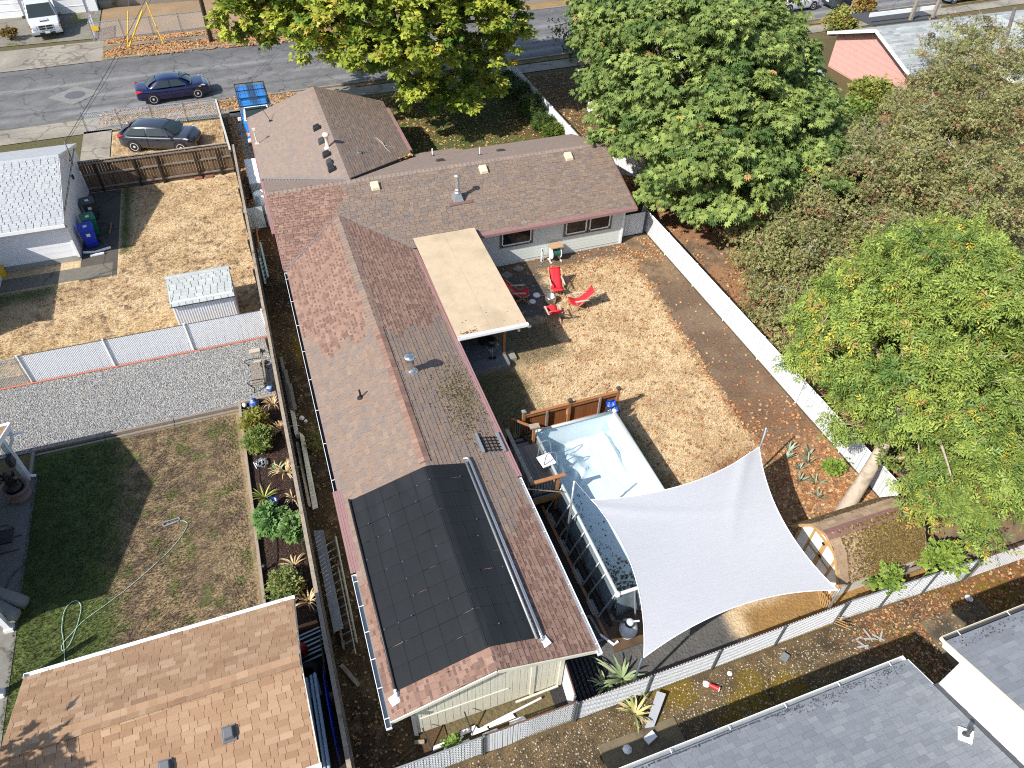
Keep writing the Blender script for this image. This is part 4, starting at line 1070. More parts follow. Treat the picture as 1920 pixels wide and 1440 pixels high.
# wood fences: every board a part
def gable_boards(parent, x, yc, half, z0, zt, z1, step, m, th=.02):
    """lap boards on a gable wall facing -x: full width to zt, then narrowing to the apex z1"""
    h = z0
    w_ = lambda z: half if z <= zt else max(0, half * (z1 - z) / (z1 - zt))
    while h < z1 - .06:
        t = min(h + step, z1); zs = [h] + ([zt] if h < zt < t else []) + [t - .012]
        P = [(x - th, yc + w_(z), z) for z in zs] + [(x - th, yc - w_(z), z) for z in reversed(zs)]
        MB().slab(P, (th * .8, 0, 0)).build('siding_board', m, parent); h += step
def board_fence(name, label, p, q, h, n_side, posts, rails=(.25, 1.0, 1.6), cap=True, bw=.145, boards=True, post_m=DARKW, post_h=None, rail_m=SILVERW, board_m=FENCEW, post_off=.09, cap_m=CAPW, cap_w=.11):
    p = Vector(p); q = Vector(q); d = q - p; L = d.length; d.normalize(); s = d.cross(Vector((0, 0, 1))) * n_side
    t = thing(name, label, 'fence', tuple(p))
    k = int(L / bw); g = random.Random(3)
    for i in range(k):
        c = p + d * (i + .5) * bw; hh = h - .03 + g.uniform(-.012, .004)
        piece('board', t, board_m, tuple(c + Vector((0, 0, hh / 2 + .02))), tuple(d * (bw - .012)), tuple(s * (.018 + g.uniform(0, .006))), (0, 0, hh))
    for z in rails:
        MB().beam(p + s * .045 + Vector((0, 0, z)), q + s * .045 + Vector((0, 0, z)), .045, .085).build('rail', rail_m, t)
    if cap:
        m = max(1, int(L / 2.4))
        for i in range(m):
            a = p + d * (L * i / m + .004); b_ = p + d * (L * (i + 1) / m - .004); o = g.uniform(-.008, .008)
            MB().beam(a + s * (.02 + o) + Vector((0, 0, h + .02)), b_ + s * (.02 + o) + Vector((0, 0, h + .02 + g.uniform(-.01, .01))), cap_w, .036).build('fence_cap', cap_m, t)
    for x in posts:
        c = p + d * x + s * post_off
        MB().beam(c, c + Vector((0, 0, post_h or h)), .1, .1, up=d).build('post', post_m, t)
    return t
board_fence('wood_fence', 'brown board fence with dark posts beside the grey hatchback', (-9.05, 39.92, 0), (-1.62, 39.92, 0), 1.72, 1, (.75, 2.6, 3.75, 5.6, 6.75), post_h=1.55)
bf_ = board_fence('wood_fence', 'long weathered wood fence with a pale cap running beside the brown house', (-1.27, 4.6, 0), (-1.38, 39.8, 0), 1.62, 1, [1.5 + 2.4 * i for i in range(15)], post_off=-.08)
board_fence('wood_fence', 'low grey wood fence between the blue pickup and the hatchback', (-1.6, 40.0, 0), (-1.95, 47.25, 0), 1.15, 1, [.2, 2.5, 4.8, 7.1], rails=(.3, .9), board_m=SILVERW if False else FENCEW, cap_m=mat('silver_cap', (.44, .42, .39), .8, .2, 6))
# gate beside the house
gt = thing('side_gate', 'white slatted chain link gate between the wood fence and the brown house', 'gate', (-1.0, 33.5, 0))
for xa, xb in ((-1.5, -.55), (-.48, .1)):
    b = MB(); fr = [(xa, 33.5, .08), (xb, 33.5, .08), (xb, 33.5, 1.32), (xa, 33.5, 1.32), (xa, 33.5, .08)]
    b.tube(fr, .022, 8); b.build('gate_frame', DARK, gt)
    b = MB(); k = int((xb - xa) / .07)
    for i in range(k): b.beam((xa + .05 + i * .07, 33.5, .12), (xa + .05 + i * .07, 33.5, 1.28), .06, .008, up=(0, 1, 0))
    b.build('slats', SLATW, gt, kind='stuff')
    b = MB()
    for i in range(-18, 18):
        for sg in (-1, 1):
            x0 = xa + .05 + i * .07; x1 = x0 + sg * 1.15
            za, zb = .1, 1.3
            def cl(x0, x1):
                pts = []
                for f in np.linspace(0, 1, 40):
                    x = x0 + (x1 - x0) * f
                    if xa < x < xb: pts.append((x, 33.49, za + (zb - za) * f))
                return pts
            pp = cl(x0, x1)
            if len(pp) > 2: b.beam(pp[0], pp[-1], .007, .007, up=(0, 1, 0))
    b.build('chain_link', WIRED, gt, kind='stuff', fix=False)

# ================================================================ the white house on the left
wh = thing('white_house', 'white house with patchy white shingles left of the wood fence', 'house', (-13, 37, 0))
b = MB(); b.box(-20, -9.1, 33.42, 40.9, .0, 2.15); b.box(-20, -12.35, 28.4, 33.4, 0, 2.1); wwall = b.build('wall', WHITE2, wh)
b = MB(); b.slab([(-9.1, 33.42, 2.1), (-9.1, 40.9, 2.1), (-9.1, 37.1, 3.42)], (-.1, 0, 0)); b.build('gable_wall', WHITE2, wh)
lapboards(wwall, (-20, 33.42, 0), (1, 0, 0), 10.9, (0, -1, 0), .28, 2.1, .30, WHITE2, .016)
piece('siding_joint', wwall, GREYM, (-9.092, 37.1, 2.05), (0, 7.4, 0), (.02, 0, 0), (0, 0, .02))
MB().box(-20, -9.06, 33.40, 33.5, 0, .25).build('foundation', mat('grey_block', (.3, .3, .28), .9, .2, 3), wh)
MB().box(-9.16, -9.06, 33.36, 33.44, .2, 2.1).build('corner_board', WHITE, wh)
hp = {'near': [(-20, 33.02, 2.15), (-9.02, 33.02, 2.15), (-9.02, 37.1, 3.5), (-20, 37.1, 3.5)], 'far': [(-9.02, 41.2, 2.15), (-20, 41.2, 2.15), (-20, 37.1, 3.5), (-9.02, 37.1, 3.5)],
      'ext': [(-12.2, 28.1, 2.15), (-12.2, 34.6, 2.15), (-15.5, 36.5, 3.2), (-15.5, 28.1, 3.2)], 'ext2': [(-18.8, 36, 2.15), (-18.8, 28.1, 2.15), (-15.5, 28.1, 3.2), (-15.5, 36.5, 3.2)]}
b = MB()
for k in hp.values(): b.prism(k, .1)
wr = b.build('roof', UNDERW, wh)
roof_plane(wr, hp['near'], lambda x, y: SH_WHITE, e=.15, wid=(.28, .34), th=.02, gap=.026, npiece=160, seed=21, lam=.003, jit=.012)
roof_plane(wr, hp['far'], lambda x, y: SH_WHITE, e=.15, wid=(.28, .34), th=.010, npiece=0, seed=22, lam=.002)
ridge_caps(wr, (-20, 37.1, 3.5), (-9.02, 37.1, 3.5), SH_WHITE, w=.3)
MB().beam((-20, 33.0, 2.08), (-9.0, 33.0, 2.08), .03, .16).build('fascia', WHITE, wh)
for ya in (33.02, 41.2):
    MB().beam((-9.02, ya, 2.09), (-9.02, 37.1, 3.44), .03, .13).build('rake_board', WHITE2, wh)
MB().cbox((-9.0, 33.06, 2.0), (.12, .1, .1)).build('lamp', GREYM, wh)
b = MB(); b.tube([(-8.98, 38.6, 2.2), (-8.9, 38.6, 2.6), (-8.9, 38.6, 3.45)], .025, 8); b.build('service_mast', GREYM, wh)
MB().tube([(-8.9, 38.6, 3.3), (-8.85, 38.3, 2.85), (-8.9, 38.0, 2.7), (-8.95, 38.6, 2.5)], .02, 6).build('service_cable', BLACK, wh)
MB().cbox((-9.04, 40.1, 1.3), (.1, .16, .2)).build('meter_box', GREYM, wh)
MB().cbox((-9.04, 38.0, 1.9), (.06, .12, .22)).build('wall_lamp', BLACK, wh)

# bins
def bin_(label, x, y, m, lidm, rz, s=1.0, tip=0.0):
    t = thing('wheelie_bin', label, 'bin', (0, 0, 0), 'wheelie bins by the white house')
    b = MB()
    b.add([(-.24, -.22, .06), (.24, -.22, .06), (.24, .22, .06), (-.24, .22, .06), (-.30, -.30, .98), (.30, -.30, .98), (.30, .30, .98), (-.30, .30, .98)],
          [(3, 2, 1, 0), (4, 5, 6, 7), (0, 1, 5, 4), (1, 2, 6, 5), (2, 3, 7, 6), (3, 0, 4, 7)])
    b.box(-.315, .315, -.315, .315, .94, .99); b.build('body', m, t, bevel=.025)
    b = MB(); b.add([(-.33, -.35, 1.0), (.33, -.35, 1.0), (.33, .32, 1.0), (-.33, .32, 1.0), (-.29, -.31, 1.05), (.29, -.31, 1.05), (.29, .28, 1.09), (-.29, .28, 1.09)],
                    [(3, 2, 1, 0), (4, 5, 6, 7), (0, 1, 5, 4), (1, 2, 6, 5), (2, 3, 7, 6), (3, 0, 4, 7)]); b.build('lid', lidm, t, bevel=.02)
    MB().tube([(-.24, .33, .98), (-.24, .40, 1.0), (.24, .40, 1.0), (.24, .33, .98)], .018, 8).build('handle', m, t)
    for sx in (-1, 1): MB().cyl((sx * .26, .25, .11), (sx * .31, .25, .11), .11, n=14).build('wheel', RUBBER, t)
    MB().cbox((0, -.1, 1.078), (.16, .2, .006)).build('sticker', WHITE, t)
    MB().cbox((0, -.30, .72), (.16, .016, .14)).build('emblem', WHITE2, t)
    place(t, (x, y, .01), rz); t.scale = (s, s, s); return t
bin_('dark grey wheelie bin standing nearest the brown board fence', -8.7, 37.1, DARK, DARK, R(12))
bin_('green wheelie bin standing between the grey one and the blue one', -8.6, 35.5, GREENP, GREENP, R(15))
bin_('bright blue wheelie bin nearest the corner of the white house', -8.62, 34.5, BLUEP, BLUEP, R(10), 1.05)
tag(MB().tube([(-9.0, 33.9, .08), (-8.5, 33.78, .08), (-7.8, 33.95, .1)], .06, 8).build('drain_pipe', WHITE), 'white plastic drain pipe lying by the blue bin', 'pipe')
tag(MB().beam((-8.7, 33.55, .06), (-8.1, 33.6, .06), .09, .07).build('trim_piece', WHITE2), 'short white trim piece on the ground next to the drain pipe', 'trim')
b = MB(); b.box(-12.75, -12.2, 32.9, 33.3, .02, .38); b.box(-12.78, -12.17, 32.86, 33.34, .38, .44); tag(b.build('yellow_crate', YELLOW, bevel=.02), 'yellow plastic crate against the white house wall', 'crate')
tag(MB().beam((-7.9, 35.3, .05), (-7.85, 36.3, .05), .06, .05).build('loose_board', RAILW), 'reddish stick lying on the dark walk by the bins', 'stick')
for xx, lab in ((-3.55, 'left'), (-3.0, 'right')):
    tag(MB().box(xx - .2, xx + .2, 39.62, 39.84, 0, .1).build('red_brick', mat('red_brick_' + lab, (.22, .08, .05), .9, .2)), 'red paving brick at the foot of the brown board fence, ' + lab + ' one of two', 'brick')

# grey-white shed by the slat fence
sd = thing('garden_shed', 'small white metal shed with a mossy pale roof behind the slat fence', 'shed', (-3.55, 27.1, 0))
b = MB(); b.box(-4.85, -2.42, 26.55, 28.2, 0, 1.5); b.build('wall', WHITE2, sd)
b = MB()
for i in range(24): b.box(-4.83 + i * .1, -4.79 + i * .1, 26.52, 26.552, .02, 1.46)
b.build('wall_ribs', WHITE2, sd, kind='stuff')
gp = [(-4.85, 26.55, 1.5), (-4.85, 28.2, 1.5), (-4.85, 27.65, 1.95)]
for xx in (-4.85, -2.45): MB().slab([(xx, y, z) for _, y, z in gp], (.03, 0, 0)).build('gable_wall', mat('shed_gable', (.42, .46, .50), .6, .08) if xx == -4.85 else bpy.data.materials['shed_gable'], sd)
sp_ = {'n': [(-4.9, 26.4, 1.38), (-2.36, 26.4, 1.38), (-2.36, 27.7, 2.0), (-4.9, 27.7, 2.0)], 'f': [(-2.36, 28.4, 1.45), (-4.9, 28.4, 1.45), (-4.9, 27.7, 2.0), (-2.36, 27.7, 2.0)]}
b = MB(); b.prism(sp_['n'], .05); b.prism(sp_['f'], .05); sr = b.build('roof', UNDERW, sd)
roof_plane(sr, sp_['n'], lambda x, y: SH_SHED, e=.15, wid=(.26, .31), th=.014, gap=.022, npiece=90, seed=23, lam=.002)
roof_plane(sr, sp_['f'], lambda x, y: SH_SHED, e=.15, wid=(.26, .31), th=.008, gap=.008, npiece=30, seed=24, lam=.002)
ridge_caps(sr, (-4.9, 27.7, 2.0), (-2.36, 27.7, 2.0), SH_SHED, w=.26, step=.26, th=.012)

# ================================================================ tan garage, lower left
ga = thing('garage', 'tan shingled garage in the lower left corner', 'garage', (-5, 8.9, 0))
b = MB(); b.box(-8.1, -2.1, 7.1, 10.7, 0, 2.25); gaw = b.build('wall', WHITE2, ga)
for xx in (-8.1, -2.13): MB().slab([(xx, 7.1, 2.2), (xx, 10.7, 2.2), (xx, 8.9, 2.85)], (.03, 0, 0)).build('gable_wall', WHITE2, ga)
gpl = {'far': [(-1.82, 11.0, 2.35), (-8.28, 11.0, 2.35), (-8.28, 8.9, 3.02), (-1.82, 8.9, 3.02)], 'near': [(-8.28, 6.72, 2.30), (-1.82, 6.72, 2.30), (-1.82, 8.9, 3.02), (-8.28, 8.9, 3.02)]}
b = MB()
for k in gpl.values(): b.prism(k, .08)
gr = b.build('roof', UNDER, ga)
roof_plane(gr, gpl['far'], lambda x, y: SH_TAN, th=.012, npiece=130, seed=31, lam=.006, wid=(.16, .36))
roof_plane(gr, gpl['near'], lambda x, y: SH_TAN, th=.015, npiece=170, seed=32, lam=.006, wid=(.16, .36), gap=.009)
# ridge caps are large: each one a piece
k = 0; x = -8.28; g = random.Random(8)
while x < -1.85:
    for sgn in (-1, 1):
        nrm = Vector((0, -sgn * .3, 1)).normalized(); vv = Vector((0, sgn, .0)) ; vv = (vv - nrm * vv.dot(nrm)).normalized()
        piece('ridge_cap', gr, SH_TAN, (min(x + .13, -1.96), 8.9 + sgn * .075, 3.045 + g.uniform(0, .006)), (.262, 0, 0), tuple(vv * .16), tuple(nrm * .02))
    x += .2
gutter('gutter', ga, (-1.8, 11.0, 2.34), (-8.3, 11.0, 2.34), WHITE, .12, .1, side=1, hang=1.45, inner=WHITE2)
gutter('gutter', ga, (-8.3, 6.72, 2.30), (-1.8, 6.72, 2.30), WHITE, .13, .1, side=1, hang=1.3, inner=WHITE2)
MB().tube([(-1.85, 6.68, 2.2), (-1.9, 6.75, 1.9), (-2.02, 6.95, 1.6), (-2.02, 6.95, .1)], .05, 8).build('downspout', WHITE, ga)
for ya in (11.0, 6.72): MB().beam((-1.82, ya, 2.29), (-1.82, 8.9, 2.97), .025, .11).build('rake_board', CREAM, ga)
for xx, yy in ((-3.62, 7.85), (-5.0, 7.6)):
    z = 2.30 + (yy - 6.72) * .33; b = MB()
    b.slab([(xx - .16, yy - .17, z - .03), (xx + .16, yy - .17, z - .03), (xx + .16, yy + .17, z + .08), (xx - .16, yy + .17, z + .08)], (0, 0, .03))
    b.add([(xx - .12, yy - .13, z), (xx + .12, yy - .13, z), (xx + .12, yy + .12, z + .06), (xx - .12, yy + .12, z + .06), (xx - .10, yy - .11, z + .14), (xx + .10, yy - .11, z + .14), (xx + .10, yy + .1, z + .2), (xx - .1, yy + .1, z + .2)],
          [(3, 2, 1, 0), (4, 5, 6, 7), (0, 1, 5, 4), (1, 2, 6, 5), (2, 3, 7, 6), (3, 0, 4, 7)])
    b.build('roof_vent', mat('vent_grey', (.09, .095, .105), .5, .15) if xx == -3.62 else bpy.data.materials['vent_grey'], ga, bevel=.02)

# ================================================================ house at the left edge
lh = thing('edge_house', 'white walled house with an orange tan roof corner at the left edge', 'house', (-13, 17, 0))
b = MB(); b.box(-20, -12.6, 13.8, 20.0, 0, 2.2); b.build('wall', WHITE2, lh)
lp = {'far': [(-9.72, 20.35, 2.25), (-20, 20.35, 2.25), (-20, 16.9, 3.5), (-9.72, 16.9, 3.5)], 'near': [(-20, 13.5, 2.25), (-9.72, 13.5, 2.25), (-9.72, 16.9, 3.5), (-20, 16.9, 3.5)]}
b = MB(); b.prism(lp['far'], .1); b.prism(lp['near'], .1); lr_ = b.build('roof', UNDER, lh)
roof_plane(lr_, lp['far'], lambda x, y: SH_TAN, npiece=10, seed=33); roof_plane(lr_, lp['near'], lambda x, y: SH_TAN, npiece=0, seed=34)
MB().slab([(-9.95, 13.8, 2.2), (-9.95, 20.0, 2.2), (-9.95, 16.9, 3.3)], (.05, 0, 0)).build('gable_wall', WHITE2, lh)
for ya in (20.35, 13.5): MB().beam((-9.7, ya, 2.2), (-9.7, 16.9, 3.44), .04, .18).build('rake_board', WHITE, lh)
gutter('gutter', lh, (-9.7, 20.36, 2.26), (-20, 20.36, 2.26), WHITE, .12, .1, side=1)
b = MB(); b.tube([(-9.72, 20.25, 2.15), (-9.75, 20.1, 1.85), (-9.92, 19.98, 1.6), (-9.92, 19.98, .15), (-9.75, 20.0, .06)], .055, 8); b.build('downspout', WHITE, lh)
MB().beam((-10.0, 19.95, 0), (-10.0, 19.95, 2.2), .16, .16, up=(0, 1, 0)).build('corner_post', WHITE, lh)
MB().tube([(-9.8, 20.05, 2.1), (-9.28, 20.1, 2.05)], .03, 8).build('gutter_pipe', WHITE, lh)
MB().cbox((-9.93, 19.6, 1.4), (.16, .3, .36)).build('meter_box', DARK, lh)
for yy, lab in ((14.15, 'a'), (12.15, 'b')):
    b = MB(); b.beam((-9.9, yy, 0), (-9.9, yy, 2.2), .15, .15, up=(0, 1, 0)); b.box(-10.02, -9.78, yy - .12, yy + .12, 0, .14); b.build('porch_post', WHITE, lh)
# fountain with dark statue
ft = thing('garden_fountain', 'dark ornamental fountain urn on the patio at the white house corner', 'fountain', (-10.15, 19.25, .02))
MB().lathe([(.34, 0), (.36, .1), (.3, .14), (.3, .3), (.42, .42), (.44, .5), (.36, .52), (.3, .44), (0, .42)], (-10.15, 19.25, .02), 20).build('basin', mat('pinkish_stone', (.21, .13, .11), .8, .2, 5), ft, smooth=True)
b = MB(); b.lathe([(.28, .42), (.22, .55), (.12, .7), (.16, .8), (.1, .95), (.13, 1.05), (.07, 1.2), (0, 1.28)], (-10.15, 19.25, .02), 14)
for a in range(5):
    an = a * 1.25; b.tube([(-10.15 + .1 * math.cos(an), 19.25 + .1 * math.sin(an), .75 + a * .08), (-10.15 + .3 * math.cos(an), 19.25 + .3 * math.sin(an), .9 + a * .08), (-10.15 + .26 * math.cos(an), 19.25 + .26 * math.sin(an), .72 + a * .08)], .035, 7)
b.build('statue', BLACK, ft, smooth=True)
pc_ = thing('patio_chair', 'black metal patio chair at the edge of the shaded slab', 'chair', (-10.35, 17.3, .02))
b = MB()
for yy in (17.0, 17.55): b.tube([(-9.95, yy, .02), (-10.6, yy, .04), (-10.45, yy, .45), (-10.0, yy, .42), (-10.1, yy, .65), (-10.6, yy, .66)], .02, 6)
b.build('frame', BLACK, pc_); MB().box(-10.55, -10.0, 17.02, 17.53, .42, .45).build('seat', DARK, pc_); MB().slab([(-10.55, 17.02, .44), (-10.55, 17.53, .44), (-10.72, 17.53, .98), (-10.72, 17.02, .98)], (-.02, 0, 0)).build('backrest', DARK, pc_)
for (x0, y0_, x1, y1_, lab) in ((-10.2, 15.1, -9.42, 14.72, 'upper'), (-10.2, 14.75, -9.6, 14.35, 'lower')):
    b = MB(); b.tube([(x0 - .5, y0_ + .25, .75), (x0, y0_, .7), (x1 - .1, y1_, .42), (x1, y1_, .3)], [.2, .2, .19, .16], 12)
    b.cyl((x0, y0_, .0), (x0, y0_, .6), .04, n=8); b.cyl((x1 - .15, y1_, .0), (x1 - .15, y1_, .45), .04, n=8)
    tag(b.build('covered_roll', mat('grey_canvas_' + lab, (.2, .195, .18), .9, .1), smooth=True), 'grey canvas covered roll by the porch post, ' + lab + ' one of two', 'roll')

# ================================================================ bed, lawn edging, hose, planting
ed = thing('lawn_edging', 'weathered timber edging between the gravel drive and the patchy lawn', 'edging', (-6, 21.1, 0))
for i in range(3):
    xa = -9.95 + i * 2.36; bpiece('timber', ed, SILVERW, xa, xa + 2.33, 21.16, 21.25, 0, .13); bpiece('timber', ed, SILVERW, xa, xa + 2.33, 20.98, 21.06, -.02, .06)
bpiece('timber', ed, SILVERW, -9.98, -9.88, 20.1, 21.2, 0, .1)
bd = thing('raised_bed', 'long raised flower bed with a pale timber border by the wood fence', 'planter', (-2.8, 16, 0))
for i in range(4):
    ya = 11.4 + i * 2.46; bpiece('timber', bd, CAPW, -2.93, -2.84, ya, ya + 2.44, 0, .2)
bpiece('timber', bd, CAPW, -2.9, -1.4, 21.24, 21.34, 0, .2); bpiece('timber', bd, RAILW, -2.9, -1.4, 11.35, 11.45, 0, .2)
ho = thing('garden_hose', 'pale green garden hose looping over the patchy lawn', 'hose', (-6, 15, 0))
HOSE = mat('hose_green', (.42, .56, .46), .5, .1)
hp_ = [(-5.2, 16.5, .03), (-5.02, 16.42, .03), (-4.98, 16.2, .03), (-5.34, 15.63, .03), (-5.9, 15.1, .03), (-6.67, 14.5, .03), (-7.3, 14.1, .03), (-7.9, 13.75, .03), (-8.2, 13.45, .03), (-8.45, 13.15, .03), (-8.42, 12.95, .03), (-8.25, 13.1, .03), (-8.08, 13.7, .03), (-8.02, 14.25, .04), (-8.2, 14.5, .04), (-8.45, 14.3, .04), (-8.5, 13.7, .035), (-8.42, 13.2, .03), (-8.33, 12.4, .03), (-8.25, 11.3, .03)]
def smoothp(P, k=4):
    P = [Vector(p) for p in P]; o = []
    for i in range(len(P) - 1):
        p0, p1, p2, p3 = P[max(i - 1, 0)], P[i], P[i + 1], P[min(i + 2, len(P) - 1)]
        for j in range(k):
            t = j / k; o.append(.5 * ((2 * p1) + (p2 - p0) * t + (2 * p0 - 5 * p1 + 4 * p2 - p3) * t * t + (3 * p1 - p0 - 3 * p2 + p3) * t ** 3))
    return o + [P[-1]]
MB().tube(smoothp(hp_), .012, 6).build('hose_line', HOSE, ho, smooth=True)
b = MB(); b.tube([(-5.68, 16.42, .05), (-5.22, 16.5, .05)], .03, 8); b.tube([(-5.68, 16.58, .05), (-5.22, 16.63, .05)], .02, 8); b.tube([(-5.68, 16.42, .05), (-5.7, 16.5, .05), (-5.68, 16.58, .05)], .025, 8); b.tube([(-5.22, 16.5, .05), (-5.18, 16.56, .05), (-5.22, 16.63, .05)], .025, 8); b.build('sprinkler', GREYM, ho)
bn_ = thing('garden_bench', 'wooden slat bench with curly black iron ends on the gravel', 'bench', (-1.95, 22.6, 0))
for i in range(4): bpiece('seat_slat', bn_, SILVERW, -2.28 + i * .1, -2.2 + i * .1, 21.75, 23.1, .40, .425)
for i in range(3): bpiece('back_slat', bn_, SILVERW, -1.80 + i * .03, -1.78 + i * .03, 21.75, 23.1, .5 + i * .13, .6 + i * .13)
for yy in (21.8, 23.05):
    b = MB(); b.tube(smoothp([(-2.35, yy, 0), (-2.25, yy, .25), (-2.35, yy, .4), (-1.85, yy, .42), (-1.7, yy, .9)]), .02, 6); b.tube(smoothp([(-1.65, yy, 0), (-1.85, yy, .3), (-1.85, yy, .42)]), .02, 6); b.tube(smoothp([(-2.35, yy, .42), (-2.45, yy, .6), (-2.2, yy, .66), (-1.8, yy, .62)]), .018, 6); b.build('iron_end', BLACK, bn_)
for xx, yy, lab in ((-2.05, 24.15, 'farther tan paver of the two by the fence end'), (-1.95, 23.4, 'nearer pale paver of the two by the fence end')):
    b = MB(); b.box(xx - .2, xx + .2, yy - .14, yy + .14, 0, .14); b.box(xx - .21, xx + .21, yy - .15, yy + .02, .14, .2); tag(b.build('paver_stack', mat('paver_' + lab[:6], (.42, .37, .30), .9, .12), bevel=.01), lab, 'paver')
COB = mat('cobalt_glaze', (.03, .07, .28), .15, .3, 8, dirt=(.3, .42, .5), dirt_scale=6, dirt_at=.5)
b = MB(); b.lathe([(.08, 0), (.17, .05), (.19, .16), (.14, .27), (.07, .3), (.09, .33), (0, .33)], (-2.36, 21.05, .06), 18); tag(b.build('glazed_jar', COB, smooth=True), 'blue glazed jar at the top corner of the raised bed', 'jar')
b = MB(); b.lathe([(.07, 0), (.13, .06), (.14, .16), (.08, .24), (0, .24)], (-1.72, 21.75, 0), 16); tag(b.build('blue_globe', COB, smooth=True), 'small blue glass globe below the iron bench', 'globe')
b = MB(); b.lathe([(.05, 0), (.09, .04), (.08, .14), (0, .18)], (-2.72, 21.12, .06), 14); tag(b.build('white_pebble', WHITE, smooth=True), 'small white stone in the corner of the raised bed', 'stone')
b = MB(); b.lathe([(.12, 0), (.17, .2), (.19, .32), (.15, .33), (.13, .1), (0, .09)], (-2.2, 16.05, .06), 16); tag(b.build('flower_pot', mat('dark_blue_pot', (.012, .03, .16), .25, .2), smooth=True), 'dark blue flower pot beside the spiky plant', 'pot')
b = MB(); g = random.Random(4)
for i in range(14):
    a = g.uniform(0, 6.28); r = g.uniform(.05, .3); b.tube([(-2.45 + r * math.cos(a), 18.05 + r * math.sin(a), .07 + g.random() * .1), (-2.45 + r * math.cos(a + 1), 18.05 + r * math.sin(a + 1), .1 + g.random() * .12), (-2.45 + r * math.cos(a + 2), 18.05 + r * math.sin(a + 2), .07)], .025, 5)
tag(b.build('plastic_sheet', GREYM), 'crumpled grey plastic lying in the raised bed', 'plastic')
tag(MB().tube(smoothp([(-2.5, 18.0, .08), (-2.55, 17.3, .08), (-2.4, 16.6, .08), (-2.35, 16.2, .08), (-2.3, 14.5, .08), (-2.45, 13.6, .08)]), .012, 5).build('drip_line', BLACK), 'thin black drip line in the raised bed', 'hose')
for i, (xx, yy) in enumerate(((-2.75, 13.7), (-2.2, 13.4))):
    b = MB(); b.cyl((xx, yy, .05), (xx, yy, .3), .03, n=8); b.lathe([(.07, 0), (.06, .05), (0, .08)], (xx, yy, .3), 8); tag(b.build('solar_light', [BLACK, COB][i]), ['black solar stake light on the bed border', 'small blue stake light in the bed'][i], 'light')

# ---------------- things between garage and fence, and along the house
tag(MB().lathe([(.17, 0), (.18, .4), (.12, .46), (.05, .5), (0, .5)], (-2.05, 10.62, 0), 16).build('red_drum', mat('red_plastic', (.40, .012, .012), .45, .1), smooth=True), 'red plastic drum in the dark gap behind the tan garage', 'drum')
b = MB()
for i in range(4): b.lathe([(.17, 0), (.26, .02), (.29, .08), (.26, .14), (.17, .16), (.17, 0)], (-1.95, 10.05 - i * .1 , i * .15), 18, cap=False)
tag(b.build('tyre_stack', RUBBER, smooth=True), 'stack of black tyres beside the red drum', 'tyres')
ky = MB(); pr = [(0, .02), (.3, .12), (.9, .22), (1.6, .24), (2.2, .16), (2.6, .02)]
for i in range(1): ky.add(*(lambda V, F: (V, F))([(-1.5 + .05 * math.cos(a) * (r / .24), 7.0 + y, .95 + r * 2 * math.sin(a)) for y, r in pr for a in np.linspace(0, 2 * math.pi, 12, endpoint=False)], [(k * 12 + j, k * 12 + (j + 1) % 12, (k + 1) * 12 + (j + 1) % 12, (k + 1) * 12 + j) for k in range(5) for j in range(12)]))
tag(ky.build('kayak', BLUEP, smooth=True), 'bright blue kayak on edge against the wood fence', 'kayak')
gp_ = thing('pipe_rack', 'grey blue bent pipe frames stacked along the tan garage wall', 'rack', (-1.85, 8, 0))
for i, xx in enumerate((-1.95, -1.82, -1.72)):
    MB().tube(smoothp([(xx, 9.2, .3), (xx + .02, 9.25, 1.2 + i * .05), (xx + .02, 9.0, 1.3 + i * .06), (xx, 7.0, 1.28 + i * .06), (xx - .05, 5.6, 1.25)]), .045, 8).build('pipe', mat('rack_grey%d' % i, (.26, .32, .37), .5, .1), gp_, smooth=True)
b = MB()
for i in range(7): b.beam((-2.75, 11.05 - i * .14, .1 + .03 * (i % 3)), (-1.4, 11.25 - i * .14, .12 + .04 * (i % 2)), .05, .03)
tag(b.build('scrap_slats', GREYM, kind='stuff'), 'loose grey slats piled behind the tan garage', 'slats')
tag(MB().slab([(-1.55, 9.4, .02), (-1.5, 10.6, .02), (-1.45, 10.6, .9), (-1.5, 9.4, .8)], (.03, 0, 0)).build('rusty_sheet', mat('brown_sheet', (.1, .065, .045), .9, .3)), 'brown sheet leaning on the wood fence inside the gap', 'sheet')
def ladder(name, label, p, q, w, up, n, m, rails=2, group=None):
    t = thing(name, label, 'ladder', p)
    p = Vector(p); q = Vector(q); d = (q - p).normalized(); s = Vector(up)
    for k in (0, 1): MB().beam(p + s * w * k, q + s * w * k, .03, .085, up=s.cross(d)).build('side_rail', m, t)
    for i in range(n): c = p + (q - p) * ((i + .5) / n); MB().beam(c + s * .02, c + s * (w - .02), .035, .03).build('rung', m, t)
    return t
ALU = mat('weathered_aluminium', (.45, .42, .33), .5, .2, 4, metal=.25)
ALUW = mat('grey_wood_plank', (.34, .33, .30), .75, .25, 5)
up_ = Vector((.9, 0, .35)).normalized()
l2 = ladder('extension_ladder', 'long pale extension ladder lying on edge between the wood fence and the gutter', (-.92, 10.35, .1), (-.88, 14.1, .1), .42, tuple(up_), 13, ALU)
MB().slab([(-1.08, 10.7, .55), (-.80, 10.7, .6), (-.80, 14.2, .6), (-1.1, 14.3, .55)], (0, 0, .03)).build('plank', ALUW, l2)
MB().beam((-.62, 10.0, .3), (-.6, 12.9, .3), .03, .08).build('side_rail', ALU, l2)
l1 = ladder('blue_ladder', 'weathered blue and cream ladder leaning by the wood fence near the gate', (-1.15, 28.7, .1), (-1.2, 31.6, .15), .38, tuple(Vector((.5, 0, .87)).normalized()), 9, mat('faded_blue', (.33, .45, .47), .7, .2), 2)
